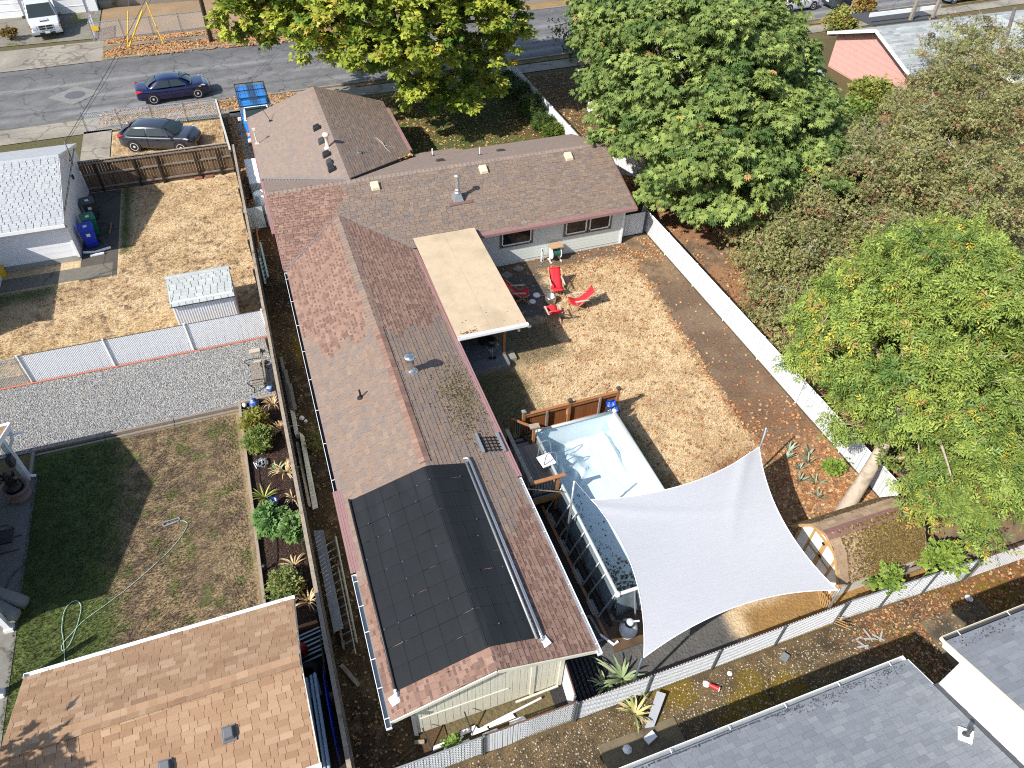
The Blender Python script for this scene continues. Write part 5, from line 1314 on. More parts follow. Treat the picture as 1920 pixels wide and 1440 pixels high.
tag(MB().beam((-1.12, 30.9, .3), (-1.05, 32.9, .5), .04, .3).build('orange_board', mat('orange_wood', (.36, .15, .05), .75, .2)), 'orange brown board leaning behind the blue ladder', 'board')
bs = thing('lumber_stack', 'long grey boards stacked along the wood fence by the bench', 'lumber', (-1.1, 21.8, 0))
for i in range(3): bpiece('plank', bs, SILVERW, -1.15 + .07 * i, -1.02 + .07 * i, 20.05 + .1 * i, 23.5 - .9 * i, .06 + .05 * i, .10 + .05 * i)
pt = thing('painted_board', 'long cream painted board with peeling edge along the wood fence', 'board', (-1.1, 17, 0))
MB().slab([(-1.02, 15.5, .08), (-.84, 15.55, .05), (-.82, 18.9, .05), (-.95, 18.9, .3)], (0, 0, .03)).build('board_face', CREAM, pt)
MB().slab([(-1.14, 15.6, .2), (-1.05, 15.6, .12), (-1.05, 18.6, .12), (-1.14, 18.6, .2)], (0, 0, .02)).build('board_lip', CAPW, pt)
tag(MB().slab([(-1.12, 18.9, .02), (-1.0, 18.9, .02), (-.98, 20.0, .02), (-1.12, 20.2, .02)], (0, 0, .25)).build('leaning_panel', CREAM), 'short cream panel end above the long cream board', 'panel')
tag(MB().beam((-1.08, 9.95, .05), (-.72, 9.2, .05), .12, .04).build('loose_plank', CAPW), 'short loose plank on the weeds below the extension ladder', 'plank')
tag(MB().beam((.35, 7.25, .05), (.6, 7.18, .05), .1, .05).build('wood_offcut', CAPW), 'small wood offcut near the rear left house corner', 'offcut')
b = MB(); b.lathe([(.02, 0), (.1, .03), (.08, .1), (0, .13)], (-.78, 19.85, .0), 9); b.lathe([(.02, 0), (.07, .03), (.05, .09), (0, .1)], (-.66, 19.65, .0), 8); tag(b.build('white_bag', WHITE, smooth=False), 'crumpled white bag on the weeds by the grey boards', 'bag')
# mechanical units by the far left wall
ac = thing('heat_pump', 'white heat pump cabinet against the far left wall of the brown house', 'air conditioner', (-.45, 39, 0))
MB().box(-.95, -.28, 36.6, 39.2, .08, .95).build('cabinet', WHITE2, ac, bevel=.02); MB().box(-.98, -.25, 37.3, 39.25, .95, .985).build('lid', WHITE, ac)
b = MB()
for i in range(8): b.box(-.965, -.945, 36.7 + i * .07, 36.73 + i * .07, .15, .85); 
for i in range(9): b.box(-.92 + i * .07, -.89 + i * .07, 36.58, 36.602, .15, .9)
b.build('grille', GREYM, ac, kind='stuff')
ba = thing('water_barrel', 'white rain barrel with a blue hose by the side gate', 'barrel', (-.55, 35.4, 0))
MB().lathe([(.36, 0), (.40, .2), (.42, .5), (.38, .9), (.30, .92), (.27, .8), (0, .78)], (-.52, 35.5, 0), 20).build('body', WHITE, ba, smooth=True)
MB().tube(smoothp([(-.6, 35.3, .9), (-.75, 34.9, .8), (-.7, 34.4, .4), (-.6, 34.1, .05)]), .025, 7).build('hose', mat('sky_blue', (.05, .25, .55), .5, .1), ba)
tag(MB().lathe([(.1, 0), (.16, .05), (.14, .2), (0, .24)], (-.5, 34.0, 0), 12).build('orange_pot', ORANGE, smooth=True), 'orange pot at the foot of the white rain barrel', 'pot')
# behind the gable
for x0, x1, lab in ((1.75, 1.85, 'right'), (.62, .75, 'left')):
    tag(MB().cyl((x1, 6.95, 0), (x0, 7.3, .75 if lab == 'right' else .65), .02, n=6).build('steel_stake', DARK), 'thin dark steel stake leaning at the cream gable, %s of two' % lab, 'stake')
b = MB(); g = random.Random(9)
for i in range(9):
    y_ = 6.95 + g.uniform(-.14, .16); b.slab([(.75 + i * .26, y_ - .07, .03 + g.random() * .03), (1.25 + i * .26, y_ - .05, .03), (1.2 + i * .26, y_ + .06, .05), (.8 + i * .26, y_ + .05, .04)], (0, 0, .008))
tag(b.build('peeling_board', WHITE, kind='stuff'), 'broken white painted boards below the cream gable wall', 'debris')
tag(MB().beam((.95, 6.72, .04), (1.6, 6.98, .05), .05, .03).build('white_strip', WHITE), 'narrow white strip lying by the back fence', 'strip')
tag(MB().tube([(2.2, 7.02, .06), (3.9, 7.22, .08)], .03, 7).build('grey_pipe', SLATG), 'pale grey pipe lying along the foot of the gable wall', 'pipe')
tag(MB().beam((3.2, 7.33, .1), (4.45, 7.36, .12), .05, .06).build('foot_board', CREAM), 'cream board along the foot of the gable wall', 'board')
# ================================================================ pool
pool = thing('frame_pool', 'drained rectangular frame pool with a pale blue liner and grey walls', 'pool', (8.4, 12.2, 0))
LINER = mat('pool_liner', (.48, .575, .61), .32, .05, 1.2, .05, 6, dirt=(.47, .60, .64), dirt_scale=.8, dirt_at=.55)
PWALL = mat('pool_wall', (.13, .165, .19), .5, .15, 3, dirt=(.3, .34, .36), dirt_scale=2, dirt_at=.62)
px0, px1, py0, py1, pzt = 6.85, 9.92, 8.85, 15.5, 1.16
NX, NY = 62, 128
def pool_pt(s, t):
    """s,t in 0..1 across the whole liner: the rim maps to the edge, walls slump inward"""
    def ax(s, L):
        w = 1.25 / (L + 2.5)          # share of the strip that is wall
        if s < w: return 0 + .12 * math.sin(s / w * math.pi / 2) ** 2, 1 - s / w
        if s > 1 - w: return L - .12 * math.sin((1 - s) / w * math.pi / 2) ** 2, 1 - (1 - s) / w
        return .12 + (s - w) / (1 - 2 * w) * (L - .24), 0
    x, hx = ax(s, px1 - px0); y, hy = ax(t, py1 - py0)
    h = max(hx, hy)
    X, Y = px0 + x, py0 + y
    z = .06 + (pzt - .06) * h ** .9
    n1 = float(fbm(X * 1.0, Y * 1.0, 1.1, 201, 3)) - .5; n2 = float(fbm(X, Y, 3.2, 205, 3)) - .5
    if h < .98:
        far = max(0, 1 - (py1 - Y) / 2.6)
        # far end wall sags in deep folds
        z += (n1 * .34 + n2 * .10) * far * (1 - h * .8) + n2 * .02 + far * .10 * (1 - h)
        bx = math.exp(-(((X - 7.75) / .42) ** 2 + ((Y - 14.35) / .55) ** 2)); z += .50 * bx * (1 + 1.3 * n2) * (1 - h)
        bx = math.exp(-(((X - 7.25) / .2) ** 2 + ((Y - 14.3) / .4) ** 2)); z += .35 * bx * (1 - h)
        bx = math.exp(-(((X - 9.5) / .12) ** 2 + ((Y - 14.6) / .9) ** 2)); z += .28 * bx * (1 - h)
        bx = math.exp(-((X - 8.1 - (Y - 13.9) * .9) / .05) ** 2) * math.exp(-((Y - 13.9) / .5) ** 2); z += .10 * bx
        bx = math.exp(-((X - 9.3 + (Y - 12.6) * .35) / .06) ** 2) * math.exp(-((Y - 12.5) / 1.1) ** 2); z += .05 * bx
        if hx > hy and X > 8: X -= .12 * (1 - abs(2 * h - 1)) * (1 + 2 * n1)
    return (X, Y, max(z, .05))
G = [[pool_pt(i / NX, j / NY) for j in range(NY + 1)] for i in range(NX + 1)]
MB().grid(G).build('liner', LINER, pool, smooth=True, fix=False)
b = MB()
for (xa, ya, xb, yb) in ((px0, py0, px0, py1), (px1, py0, px1, py1), (px0, py0, px1, py0), (px0, py1, px1, py1)):
    d = Vector((xb - xa, yb - ya, 0)).normalized(); n_ = Vector((d.y, -d.x, 0));
    if n_.dot(Vector((xa - 8.4, ya - 12.2, 0))) < 0: n_ = -n_
    k = 30; rows = []
    for z, o in ((pzt, .02), (.8, .05), (.45, .13), (.2, .16), (.05, .05), (.02, -.05)):
        rows.append([tuple(Vector((xa, ya, z)) + d * ((Vector((xb - xa, yb - ya, 0)).length) * i / k) + n_ * o * (1 + .25 * math.sin(i * 1.05))) for i in range(k + 1)])
    b.grid(rows)
b.build('outer_wall', PWALL, pool, smooth=True)
for (a_, c_) in (((px0, py0), (px0, py1)), ((px1, py0), (px1, py1)), ((px0, py0), (px1, py0)), ((px0, py1), (px1, py1))):
    MB().tube([(a_[0], a_[1], pzt + .02), (c_[0], c_[1], pzt + .02)], .055, 10).build('top_rail', mat('rail_pale', (.40, .43, .42), .45, .08) if 'rail_pale' not in bpy.data.materials else bpy.data.materials['rail_pale'], pool, smooth=True)
for c in ((px0, py0), (px1, py0), (px0, py1), (px1, py1)): MB().lathe([(.0, -.07), (.08, -.06), (.09, 0), (.08, .07), (0, .085)], (c[0], c[1], pzt + .02), 14).build('corner_joint', WHITE2, pool, smooth=True)
for i in range(4):
    ya = 12.75 - i * 1.12
    MB().tube(smoothp([(px0 - .02, ya + .22, 1.12), (6.5, ya + .22, .4), (6.36, ya + .20, .1), (6.36, ya, .05), (6.36, ya - .38, .05), (6.36, ya - .52, .1), (6.5, ya - .50, .4), (px0 - .02, ya - .48, 1.12)], 3), .032, 8).build('leg_frame', GREYM, pool, smooth=True)
    MB().cbox((6.36, ya - .15, .03), (.2, .5, .05)).build('leg_pad', mat('pad_grey%d' % i, (.2, .21, .22), .6, .15), pool)
for i in range(2):
    xa = 7.4 + i * 1.3; MB().tube([(xa, py0 - .02, 1.12), (xa, 8.45, .05)], .03, 8).build('leg_frame', GREYM, pool)
for i in range(4):
    ya = 14.4 - i * 1.5; MB().tube([(px1 + .02, ya, 1.12), (10.4, ya, .05)], .03, 8).build('leg_frame', GREYM, pool)
g = np.random.default_rng(61); n = 520
yy = 8.98 + (g.uniform(0, 1, n) ** 1.9) * 4.8; xx = 6.99 + np.abs(g.normal(0, .42, n)); k = (xx < 9.6)
scatter('pool_debris', None, None, np.stack([xx[k], yy[k], np.full(k.sum(), .085)], 1), (.02, .07), [(.025, .022, .012), (.045, .04, .02), (.02, .024, .018)], T_LEAF, VCL, parent=pool, seed=62)
n = 260; scatter('pool_debris', None, None, np.stack([g.uniform(7.0, 8.1, n), 8.95 + np.abs(g.normal(0, .7, n)), np.full(n, .08)], 1), (.05, .13), [(.15, .16, .09), (.2, .2, .12), (.11, .12, .06)], T_LEAF, VCL, parent=pool, seed=63)

# pool deck
pd = thing('pool_deck', 'small raised wooden deck with railings at the pool corner', 'deck', (6.3, 14.4, 0))
DZ = .92
for i in range(9):
    xx = 5.74 + i * .118; bpiece('deck_board', pd, DECKW, xx, xx + .110, 12.95, 15.2, DZ - .035, DZ)
for i in range(4):
    yy = 15.24 + i * .26; z = DZ - .19 * (i + 1); b = MB(); b.box(5.76, 6.62, yy, yy + .13, z - .03, z); b.box(5.76, 6.62, yy + .135, yy + .26, z - .03, z); b.build('stair_tread', DARKW if i % 2 else DECKW, pd)
for xx in (5.74, 6.64): MB().beam((xx, 15.2, DZ - .1), (xx, 16.3, .05), .04, .2).build('stringer', DARKW, pd)
MB().box(5.72, 6.82, 12.9, 12.945, DZ - .25, DZ - .036).build('rim_board', RAILW, pd)
MB().box(5.68, 5.72, 12.9, 15.2, DZ - .25, DZ - .036).build('rim_board', DARKW, pd)
for xx, yy, h in ((5.76, 13.0, 1.72), (6.66, 13.0, 1.72), (5.76, 15.2, 1.72), (6.70, 15.25, 1.72), (6.30, 16.35, 1.12)):
    MB().beam((xx, yy, 0), (xx, yy, h), .09, .09, up=(0, 1, 0)).build('post', RAILW if xx > 6 else DARKW, pd)
MB().beam((5.76, 12.92, 1.76), (5.76, 15.4, 1.76), .13, .04).build('hand_rail', CAPW, pd)
MB().beam((5.70, 12.98, 1.765), (6.9, 12.98, 1.765), .13, .04).build('hand_rail', RAILW, pd)
MB().beam((6.70, 15.15, 1.765), (6.72, 15.35, 1.765), .34, .05).build('hand_rail', CAPW, pd)
MB().beam((6.66, 15.3, 1.7), (6.30, 16.4, 1.1), .09, .04).build('hand_rail', RAILW, pd)
MB().beam((5.76, 12.95, 1.02), (5.76, 15.3, 1.02), .05, .06).build('lower_rail', DARKW, pd)
MB().beam((5.72, 12.98, 1.02), (6.7, 12.98, 1.02), .05, .06).build('lower_rail', DARKW, pd)
def balusters(p, q, n, z0, z1):
    p = Vector(p); q = Vector(q)
    for i in range(n):
        c = p + (q - p) * ((i + .5) / n); MB().beam((c.x, c.y, z0 + (c.z)), (c.x, c.y, z1 + c.z), .018, .018, up=(0, 1, 0)).build('baluster', BLACK, pd)
balusters((5.76, 13.05, 0), (5.76, 15.2, 0), 19, 1.04, 1.74)
balusters((5.8, 12.98, 0), (6.62, 12.98, 0), 8, 1.04, 1.74)
balusters((6.64, 15.35, 0), (6.34, 16.3, -.58), 8, 1.0, 1.68)
# pool ladder
pl = thing('pool_ladder', 'white platform pool ladder hooked over the liner edge by the deck', 'ladder', (6.85, 14.3, 0))
MB().cbox((6.72, 14.1, 1.26), (.5, .5, .05), .12).build('platform', WHITE, pl, bevel=.015)
for yy in (13.9, 14.45):
    MB().tube(smoothp([(6.55, yy, .95), (6.6, yy, 1.7), (6.75, yy, 1.85), (6.95, yy, 1.75), (7.05, yy, 1.1), (7.15, yy, .2)]), .018, 7).build('hand_rail', GREYM, pl)
for z in (.4, .75): MB().cyl((7.1, 13.9, z), (7.1, 14.45, z), .02, n=7).build('rung', WHITE2, pl)
# short fence with solar caps
pf = thing('pool_fence', 'short cedar fence with solar post caps at the far end of the pool', 'fence', (8.5, 16.3, 0))
for xx, h in ((6.72, 1.42), (8.5, 1.42), (10.45, 1.42)):
    MB().beam((xx, 16.28, 0), (xx, 16.28, h), .10, .10, up=(0, 1, 0)).build('post', RAILW, pf)
    b = MB(); b.cbox((xx, 16.28, h + .03), (.15, .15, .06)); b.add([(xx - .075, 16.205, h + .06), (xx + .075, 16.205, h + .06), (xx + .075, 16.355, h + .06), (xx - .075, 16.355, h + .06), (xx, 16.28, h + .12)], [(0, 1, 4), (1, 2, 4), (2, 3, 4), (3, 0, 4), (3, 2, 1, 0)]); b.build('solar_cap', DARK if xx > 7 else GREYM, pf)
for i in range(27):
    xx = 6.79 + i * .1365
    if abs(xx + .06 - 8.5) < .09: continue
    piece('board', pf, CEDAR, (xx + .06, 16.33, .66), (.128, 0, 0), (0, .02, 0), (0, 0, 1.16))
for a_, c_ in ((6.78, 8.44), (8.56, 10.39)):
    MB().beam((a_, 16.29, 1.27), (c_, 16.29, 1.27), .11, .04).build('cap_rail', CAPW if False else RAILW, pf)
    MB().beam((a_, 16.27, 1.16), (c_, 16.27, 1.16), .04, .085).build('rail', RAILW, pf); MB().beam((a_, 16.27, .3), (c_, 16.27, .3), .04, .085).build('rail', RAILW, pf)
for xx in (7.6, 9.7): MB().beam((xx, 16.22, 0), (xx, 16.22, 1.25), .07, .07, up=(0, 1, 0)).build('mid_post', SILVERW, pf)
b = MB(); G = []
for i in range(9):
    G.append([(9.9 + i * .05, 16.05 + .12 * math.sin(j * .8) - j * .02, 1.15 - j * .07 + .03 * math.sin(i * 1.7 + j)) for j in range(8)])
b.grid(G); tag(b.build('blue_tarp', mat('blue_tarp_cloth', (.01, .09, .55), .4, .2, 12), fix=False), 'bright blue tarp bundled at the end of the cedar pool fence', 'tarp')
b = MB(); G = [[(9.8 + i * .09, 15.95 + .1 * math.cos(j * .9 + i) * .3 - j * .02, .95 - j * .11 + .03 * math.sin(i * 2 + j)) for j in range(8)] for i in range(8)]
b.grid(G); tag(b.build('dark_cover', DARK, fix=False), 'dark folded cover below the blue tarp', 'cover')

# planks along the pool, frame, filter
for (xa, ya, xb, yb, w, lab, m) in ((6.28, 13.2, 6.36, 8.1, .09, 'long reddish plank lying between the pool and the house gutter', RAILW), (6.55, 12.8, 6.62, 8.5, .13, 'long dark plank lying under the pool legs', DARKW), (6.75, 12.6, 6.78, 8.6, .1, 'long brown plank lying against the pool wall', SILVERW)):
    tag(MB().beam((xa, ya, .04), (xb, yb, .04), w, .05).build('plank', m), lab, 'plank')
b = MB()
for p, q in (((5.85, 9.0), (6.15, 9.0)), ((6.15, 9.0), (6.22, 8.2)), ((6.22, 8.2), (5.9, 8.2)), ((5.9, 8.2), (5.85, 9.0))): b.beam((*p, .06), (*q, .06), .06, .06)
tag(b.build('wooden_frame', SILVERW), 'empty wooden frame on the dark ground beside the house', 'frame')  # a plain wooden frame lying on the ground
fl = thing('pool_filter', 'pale grey sand filter tank on a wet slab behind the pool', 'pool filter', (6.95, 8.15, 0))
FG = mat('filter_grey', (.52, .55, .57), .35, .06)
MB().box(6.4, 7.9, 7.75, 8.6, -.05, .05).build('slab', mat('wet_slab', (.10, .06, .03), .6, .25, 3, dirt=(.05, .03, .02)), fl)
MB().lathe([(.17, 0), (.19, .06), (.16, .1), (.22, .14), (.265, .28), (.27, .42), (.24, .54), (.16, .62), (.1, .66), (0, .67)], (6.95, 8.12, .05), 22).build('tank', FG, fl, smooth=True)
MB().lathe([(.13, .6), (.14, .66), (.13, .7)], (6.95, 8.12, .05), 16).build('clamp', DARK, fl)
MB().lathe([(.09, .68), (.11, .72), (.11, .78), (.07, .82), (0, .83)], (6.95, 8.12, .05), 16).build('valve', FG, fl, smooth=True)
MB().cyl((6.95, 8.12, .83), (7.2, 8.05, .84), .03, n=8).build('valve_handle', FG, fl); MB().tube([(6.86, 8.2, .72), (6.6, 8.4, .6), (6.55, 8.5, .1)], .03, 7).build('hose', DARK, fl)
b = MB()
for i in range(9): b.slab([(4.75 + i * .13, 6.75, .03), (4.83 + i * .13, 6.75, .03), (4.9 + i * .13, 8.1, .03), (4.82 + i * .13, 8.1, .03)], (0, 0, .03))
tag(b.build('rubber_mat', mat('black_mat', (.022, .022, .024), .7, .2), kind='stuff'), 'ribbed black mat on the ground right of the gable corner', 'mat')
tag(MB().tube([(6.2, 8.35, .1), (6.45, 7.95, .08), (6.6, 8.0, .08)], .04, 8).build('elbow_pipe', WHITE2), 'short white elbow pipe at the end of the reddish plank', 'pipe')

# ================================================================ shade sail
sail = thing('shade_sail', 'large white shade sail stretched over the near half of the pool', 'shade sail', (9.5, 8.8, 2.5))
SAIL = mat('sail_cloth', (.50, .505, .525), .8, .06, 4, .3, 9, stretch=(.5, 9, 1), leaf=.2)
CA, CB, CC, CD = Vector((6.78, 11.0, 3.0)), Vector((12.95, 11.45, 2.55)), Vector((12.3, 6.5, 2.2)), Vector((6.3, 6.5, 2.3))
def sail_pt(s, t):
    p = CA * (1 - s) * (1 - t) + CB * s * (1 - t) + CC * s * t + CD * (1 - s) * t
    c = (CA + CB + CC + CD) / 4
    ks, kt = .17, .19
    s2 = s + (0.5 - s) * ks * 4 * t * (1 - t) * 1.0; t2 = t + (.5 - t) * kt * 4 * s * (1 - s)
    p = CA * (1 - s2) * (1 - t2) + CB * s2 * (1 - t2) + CC * s2 * t2 + CD * (1 - s2) * t2
    p.z -= .10 * math.sin(s * math.pi) * math.sin(t * math.pi)
    # soft tension creases that start at the corners
    p.z += .03 * math.exp(-((t - .06 - .35 * s) / .04) ** 2) * (1 - s) + .05 * math.exp(-((s - .90 + .5 * t) / .05) ** 2) * max(0, 1 - t * 1.6) + .03 * math.sin((s * .8 + t * 1.2) * 8) * math.sin(s * math.pi) * .5
    return tuple(p)
NS = 60
MB().grid([[sail_pt(i / NS, j / NS) for j in range(NS + 1)] for i in range(NS + 1)]).build('cloth', SAIL, sail, smooth=True, fix=False)
for f in (lambda k: sail_pt(k, 0), lambda k: sail_pt(k, 1), lambda k: sail_pt(0, k), lambda k: sail_pt(1, k)):
    MB().tube([f(k / 30) for k in range(31)], .014, 6).build('edge_hem', WHITE, sail)
def sail_pole(label, p, q, c, m=STEEL):
    t = thing('sail_pole', label, 'pole', p); MB().tube([p, q], .035, 10).build('tube', m, t, smooth=True); MB().tube([q, tuple(Vector(c))], .008, 5).build('rope', GREYM, t); return t
sail_pole('leaning steel pole at the pool wall holding the upper left sail corner', (6.42, 11.5, 0), (6.56, 11.72, 3.1), CA)
sail_pole('steel pole at the upper right corner of the white sail', (13.55, 11.85, 0), (13.5, 11.95, 2.75), CB)
sail_pole('steel pole holding the lower right sail corner beside the barn shed', (12.75, 6.62, 0), (12.4, 6.52, 2.2), CC)
sail_pole('dark post at the back fence holding the near sail corner', (6.25, 6.52, 0), (6.25, 6.5, 2.3), CD, POSTD)
tag(MB().tube([(5.46, 12.7, 1.95), (6.84, 12.68, 1.22)], .022, 7).build('prop_bar', CAPW), 'pale bar propped between the house gutter and the pool rail', 'bar')

# ================================================================ barn shed
bn = thing('barn_shed', 'white and tan barn shed with a mossy gambrel roof beside the sail', 'shed', (14.8, 8.15, 0))
BX0, BX1 = 13.42, 16.5; BC = 8.15
prof = [(-1.15, 1.02), (-.58, 1.86), (0, 2.14), (.58, 1.86), (1.15, 1.02)]
TANT = mat('tan_trim', (.42, .255, .105), .7, .15, 5)
b = MB(); b.slab([(BX0, BC - 1.0, .0), (BX0, BC + 1.0, .0), (BX0, BC + 1.0, 1.0), (BX0, BC + .56, 1.8), (BX0, BC, 2.07), (BX0, BC - .56, 1.8), (BX0, BC - 1.0, 1.0)], (BX1 - BX0 - .05, 0, 0)); bw_ = b.build('wall', mat('barn_white', (.72, .70, .62), .6, .06, 2, dirt=(.5, .47, .38), dirt_scale=1.5, dirt_at=.6), bn)
def trim(p, q, w=.1): MB().beam((BX0 - .014, *p), (BX0 - .014, *q), .028, w, up=Vector((0, q[0] - p[0], q[1] - p[1])).cross(Vector((1, 0, 0)))).build('trim_board', TANT, bn)
for y_, zt in ((BC - .97, 1.0), (BC + .97, 1.0), (BC - .52, 1.6), (BC + .52, 1.6)): trim((y_, .05), (y_, zt), .075)
trim((BC - .95, .08), (BC + .95, .08), .1); trim((BC - .55, 1.62), (BC + .55, 1.62), .09); trim((BC, .12), (BC, 1.58), .14)
for sgn in (-1, 1): trim((BC + sgn * .07, .86), (BC + sgn * .5, .86), .06)
for z in (.35, .95, 1.5): MB().cbox((BX0 - .04, BC + (.04 if z != .95 else -.05), z), (.03, .1, .07)).build('hinge', BLACK, bn)
MB().cbox((BX0 - .03, BC - .62, 1.62), (.03, .06, .1)).build('hinge', BLACK, bn)
b = MB(); fx = BX0 - .22
P5 = [(BC + y, z) for y, z in prof]
pls = []
for (ya, za), (yb, zb) in zip(P5[:-1], P5[1:]):
    low = (ya, za) if za < zb else (yb, zb); hi = (yb, zb) if za < zb else (ya, za)
    q = [(fx, low[0], low[1]), (BX1, low[0], low[1]), (BX1, hi[0], hi[1]), (fx, hi[0], hi[1])]
    if low[0] > hi[0]: q = [q[1], q[0], q[3], q[2]]
    pls.append(q); b.prism(q, .05)
brf = b.build('roof', UNDER, bn)
for i, q in enumerate(pls): roof_plane(brf, q, lambda x, y: SH_BARN, e=.14, wid=(.28, .34), th=.014, gap=.014, npiece=[60, 40, 30, 20][i], seed=60 + i, lam=.004, jit=.015)
ridge_caps(brf, (fx, BC, 2.14), (BX1, BC, 2.14), mat('maroon_cap', (.20, .105, .085), .9, .2, 12), w=.34, th=.015, step=.24)
for (ya, za), (yb, zb) in zip(P5[:-1], P5[1:]): MB().beam((fx - .012, ya, za - .03), (fx - .012, yb, zb - .03), .024, .085, up=Vector((0, yb - ya, zb - za)).cross(Vector((1, 0, 0)))).build('rake_trim', TANT, bn)
MB().box(14.4, 16.4, 6.86, 6.98, .5, .58).build('eave_board', SILVERW, bn)
g = np.random.default_rng(71); n = 9500
tt = g.uniform(0, 1, n); xx = np.clip(g.normal(15.4, .75, n), 13.6, 16.4)
yy = BC - .58 - .57 * tt; zz = 1.86 - .84 * tt + .02
up = g.uniform(0, 1, n) < .35; t2 = g.uniform(0, 1, n)
yy = np.where(up, BC - .58 * t2, yy); zz = np.where(up, 2.14 - .28 * t2 + .02, zz)
scatter('roof_moss', None, None, np.stack([xx, yy, zz], 1), (.018, .05), [(.10, .066, .012), (.075, .05, .01), (.14, .09, .018), (.2, .135, .04), (.06, .042, .012)], T_ROCK, VCS, parent=brf, seed=72)
n = 900; t2 = g.uniform(0, 1, n); xx = g.uniform(13.3, 16.3, n)
scatter('roof_moss', None, None, np.stack([xx, BC + .58 + .5 * t2, 1.86 - .74 * t2 + .02], 1), (.02, .05), [(.055, .04, .012), (.08, .05, .02)], T_ROCK, VCS, parent=brf, seed=73)
n = 700; tt = g.uniform(0, 1, n); xx = g.uniform(13.9, 16.3, n)
scatter('roof_leaves', None, None, np.stack([xx, BC - .6 * tt, 2.16 - .29 * tt], 1), (.04, .09), [(.45, .32, .15), (.3, .18, .07), (.5, .4, .22)], T_LEAF, VCL, parent=brf, seed=74)
la = MB()
for i in range(6):
    for sg in (-1, 1): la.beam((12.98 - .0, 6.62 + .12 * i - .2, .05), (12.98, 6.62 + .12 * i - .2 + sg * .5, .55), .03, .012, up=(1, 0, 0))
tag(la.build('lattice_panel', TANT), 'tan lattice scrap at the foot of the barn shed corner', 'lattice')

# ================================================================ red chairs, fire pit
def chair(label, loc, rz):
    t = thing('folding_chair', label, 'chair', (0, 0, 0), 'red folding chairs around the fire pit')
    pr = [(-.62, .98), (-.52, .82), (-.34, .58), (-.12, .38), (.08, .34), (.30, .42), (.40, .47), (.42, .40)]
    pr = [(p.x, p.y) for p in smoothp([(x, z, 0) for x, z in pr], 3)]
    b = MB(); b.grid([[(x, y, z) for y in (-.26, -.09, .09, .26)] for x, z in pr]); o = b.build('sling', RED, t, smooth=True)
    sd_ = o.modifiers.new('solid', 'SOLIDIFY'); sd_.thickness = .012
    MB().tube([(-.60, -.26, .96), (-.60, .26, .96)], .035, 8).build('head_roll', RED, t, smooth=True)
    for sy in (-1, 1):
        y = sy * .29
        MB().beam((-.64, y, 1.0), (.40, y, .02), .03, .05).build('leg', WOODL, t)
        MB().beam((-.42, y, .02), (.42, y, .47), .03, .05).build('leg', WOODL, t)
        MB().beam((-.38, y, .62), (.24, y + sy * .02, .60), .07, .03).build('armrest', mat('arm_white', (.5, .44, .36), .6, .1) if 'arm_white' not in bpy.data.materials else bpy.data.materials['arm_white'], t)
        MB().beam((.2, y, .59), (.12, y, .32), .03, .03).build('arm_support', WOODL, t)
    for x, z in ((-.40, .06), (.38, .06), (.40, .45)): MB().beam((x, -.29, z), (x, .29, z), .03, .04).build('cross_bar', WOODL, t)
    return place(t, loc, rz)
c1 = chair('red sling chair nearest the house wall, its tall back toward the siding', (11.25, 24.1, 0), R(-100))
for lab, loc, rz in (('red sling chair in the roof shadow left of the fire pit', (9.45, 24.1, 0), R(-12)), ('red sling chair on the sunny lawn right of the fire pit', (11.75, 22.75, 0), R(172)), ('red sling chair nearest the grills, seen from behind', (10.35, 22.35, 0), R(84))):
    copy_tree(c1, loc, rz, lab)
fp = thing('fire_pit', 'round stainless steel fire pit between the red chairs', 'fire pit', (10.72, 23.5, 0))
MB().lathe([(.24, 0), (.25, .02), (.25, .36), (.235, .38), (.2, .38), (.2, .12), (0, .1)], (10.72, 23.5, 0), 24).build('barrel', mat('warm_steel', (.62, .56, .47), .25, .1, 4, metal=.9), fp, smooth=True)
MB().lathe([(.19, .12), (.1, .14), (0, .16)], (10.72, 23.5, 0), 14).build('ash', mat('ash', (.4, .38, .36), .95, .2), fp)
g = random.Random(12)
for x, y, s, lab in ((10.33, 24.18, .17, 'white plastic disc on the gravel above the fire pit'), (9.98, 23.8, .15, 'bluish white disc at the shadow edge beside the left red chair')):
    tag(MB().lathe([(s, .0), (s, .03), (s * .9, .05), (0, .05)], (x, y, 0), 18).build('plastic_disc', WHITE), lab, 'disc')
for x, y, rz, lab in ((9.55, 26.05, .4, 'square stepping stone in the roof shadow, nearer the patio cover'), (10.25, 26.35, .6, 'square stepping stone in the roof shadow, nearer the spigot')):
    tag(MB().cbox((x, y, .02), (.42, .42, .05), rz).build('stepping_stone', PLAINC), lab, 'stone')
tag(MB().beam((9.75, 24.75, .03), (10.15, 24.8, .03), .05, .03).build('stick', CAPW), 'pale stick on the shaded gravel above the left red chair', 'stick')
for i, (x, y) in enumerate(((10.2, 23.15), (10.25, 22.95))):
    tag(MB().beam((x, y, .04), (x + .5, y + .12 - .05 * i, .05), .06, .05).build('firewood', RAILW), 'reddish piece of firewood left of the fire pit, %s of two' % ('farther', 'nearer')[i], 'firewood')
hr = thing('hose_reel', 'hose reel stand with green hose against the pale siding', 'hose reel', (12.15, 26.55, 0))
b = MB()
for x in (11.9, 12.42): b.beam((x, 26.5, 0), (x, 26.5, .78), .05, .06, up=(0, 1, 0)); b.beam((x, 26.28, .02), (x, 26.72, .02), .05, .05)
b.build('frame', WHITE, hr); MB().cyl((11.95, 26.5, .45), (12.38, 26.5, .45), .2, n=16).build('hose_coil', mat('dark_green_hose', (.02, .10, .07), .5, .3, 30), hr)
for x in (11.94, 12.38): MB().cyl((x, 26.5, .45), (x + .015, 26.5, .45), .27, n=18).build('reel_disc', WHITE, hr)
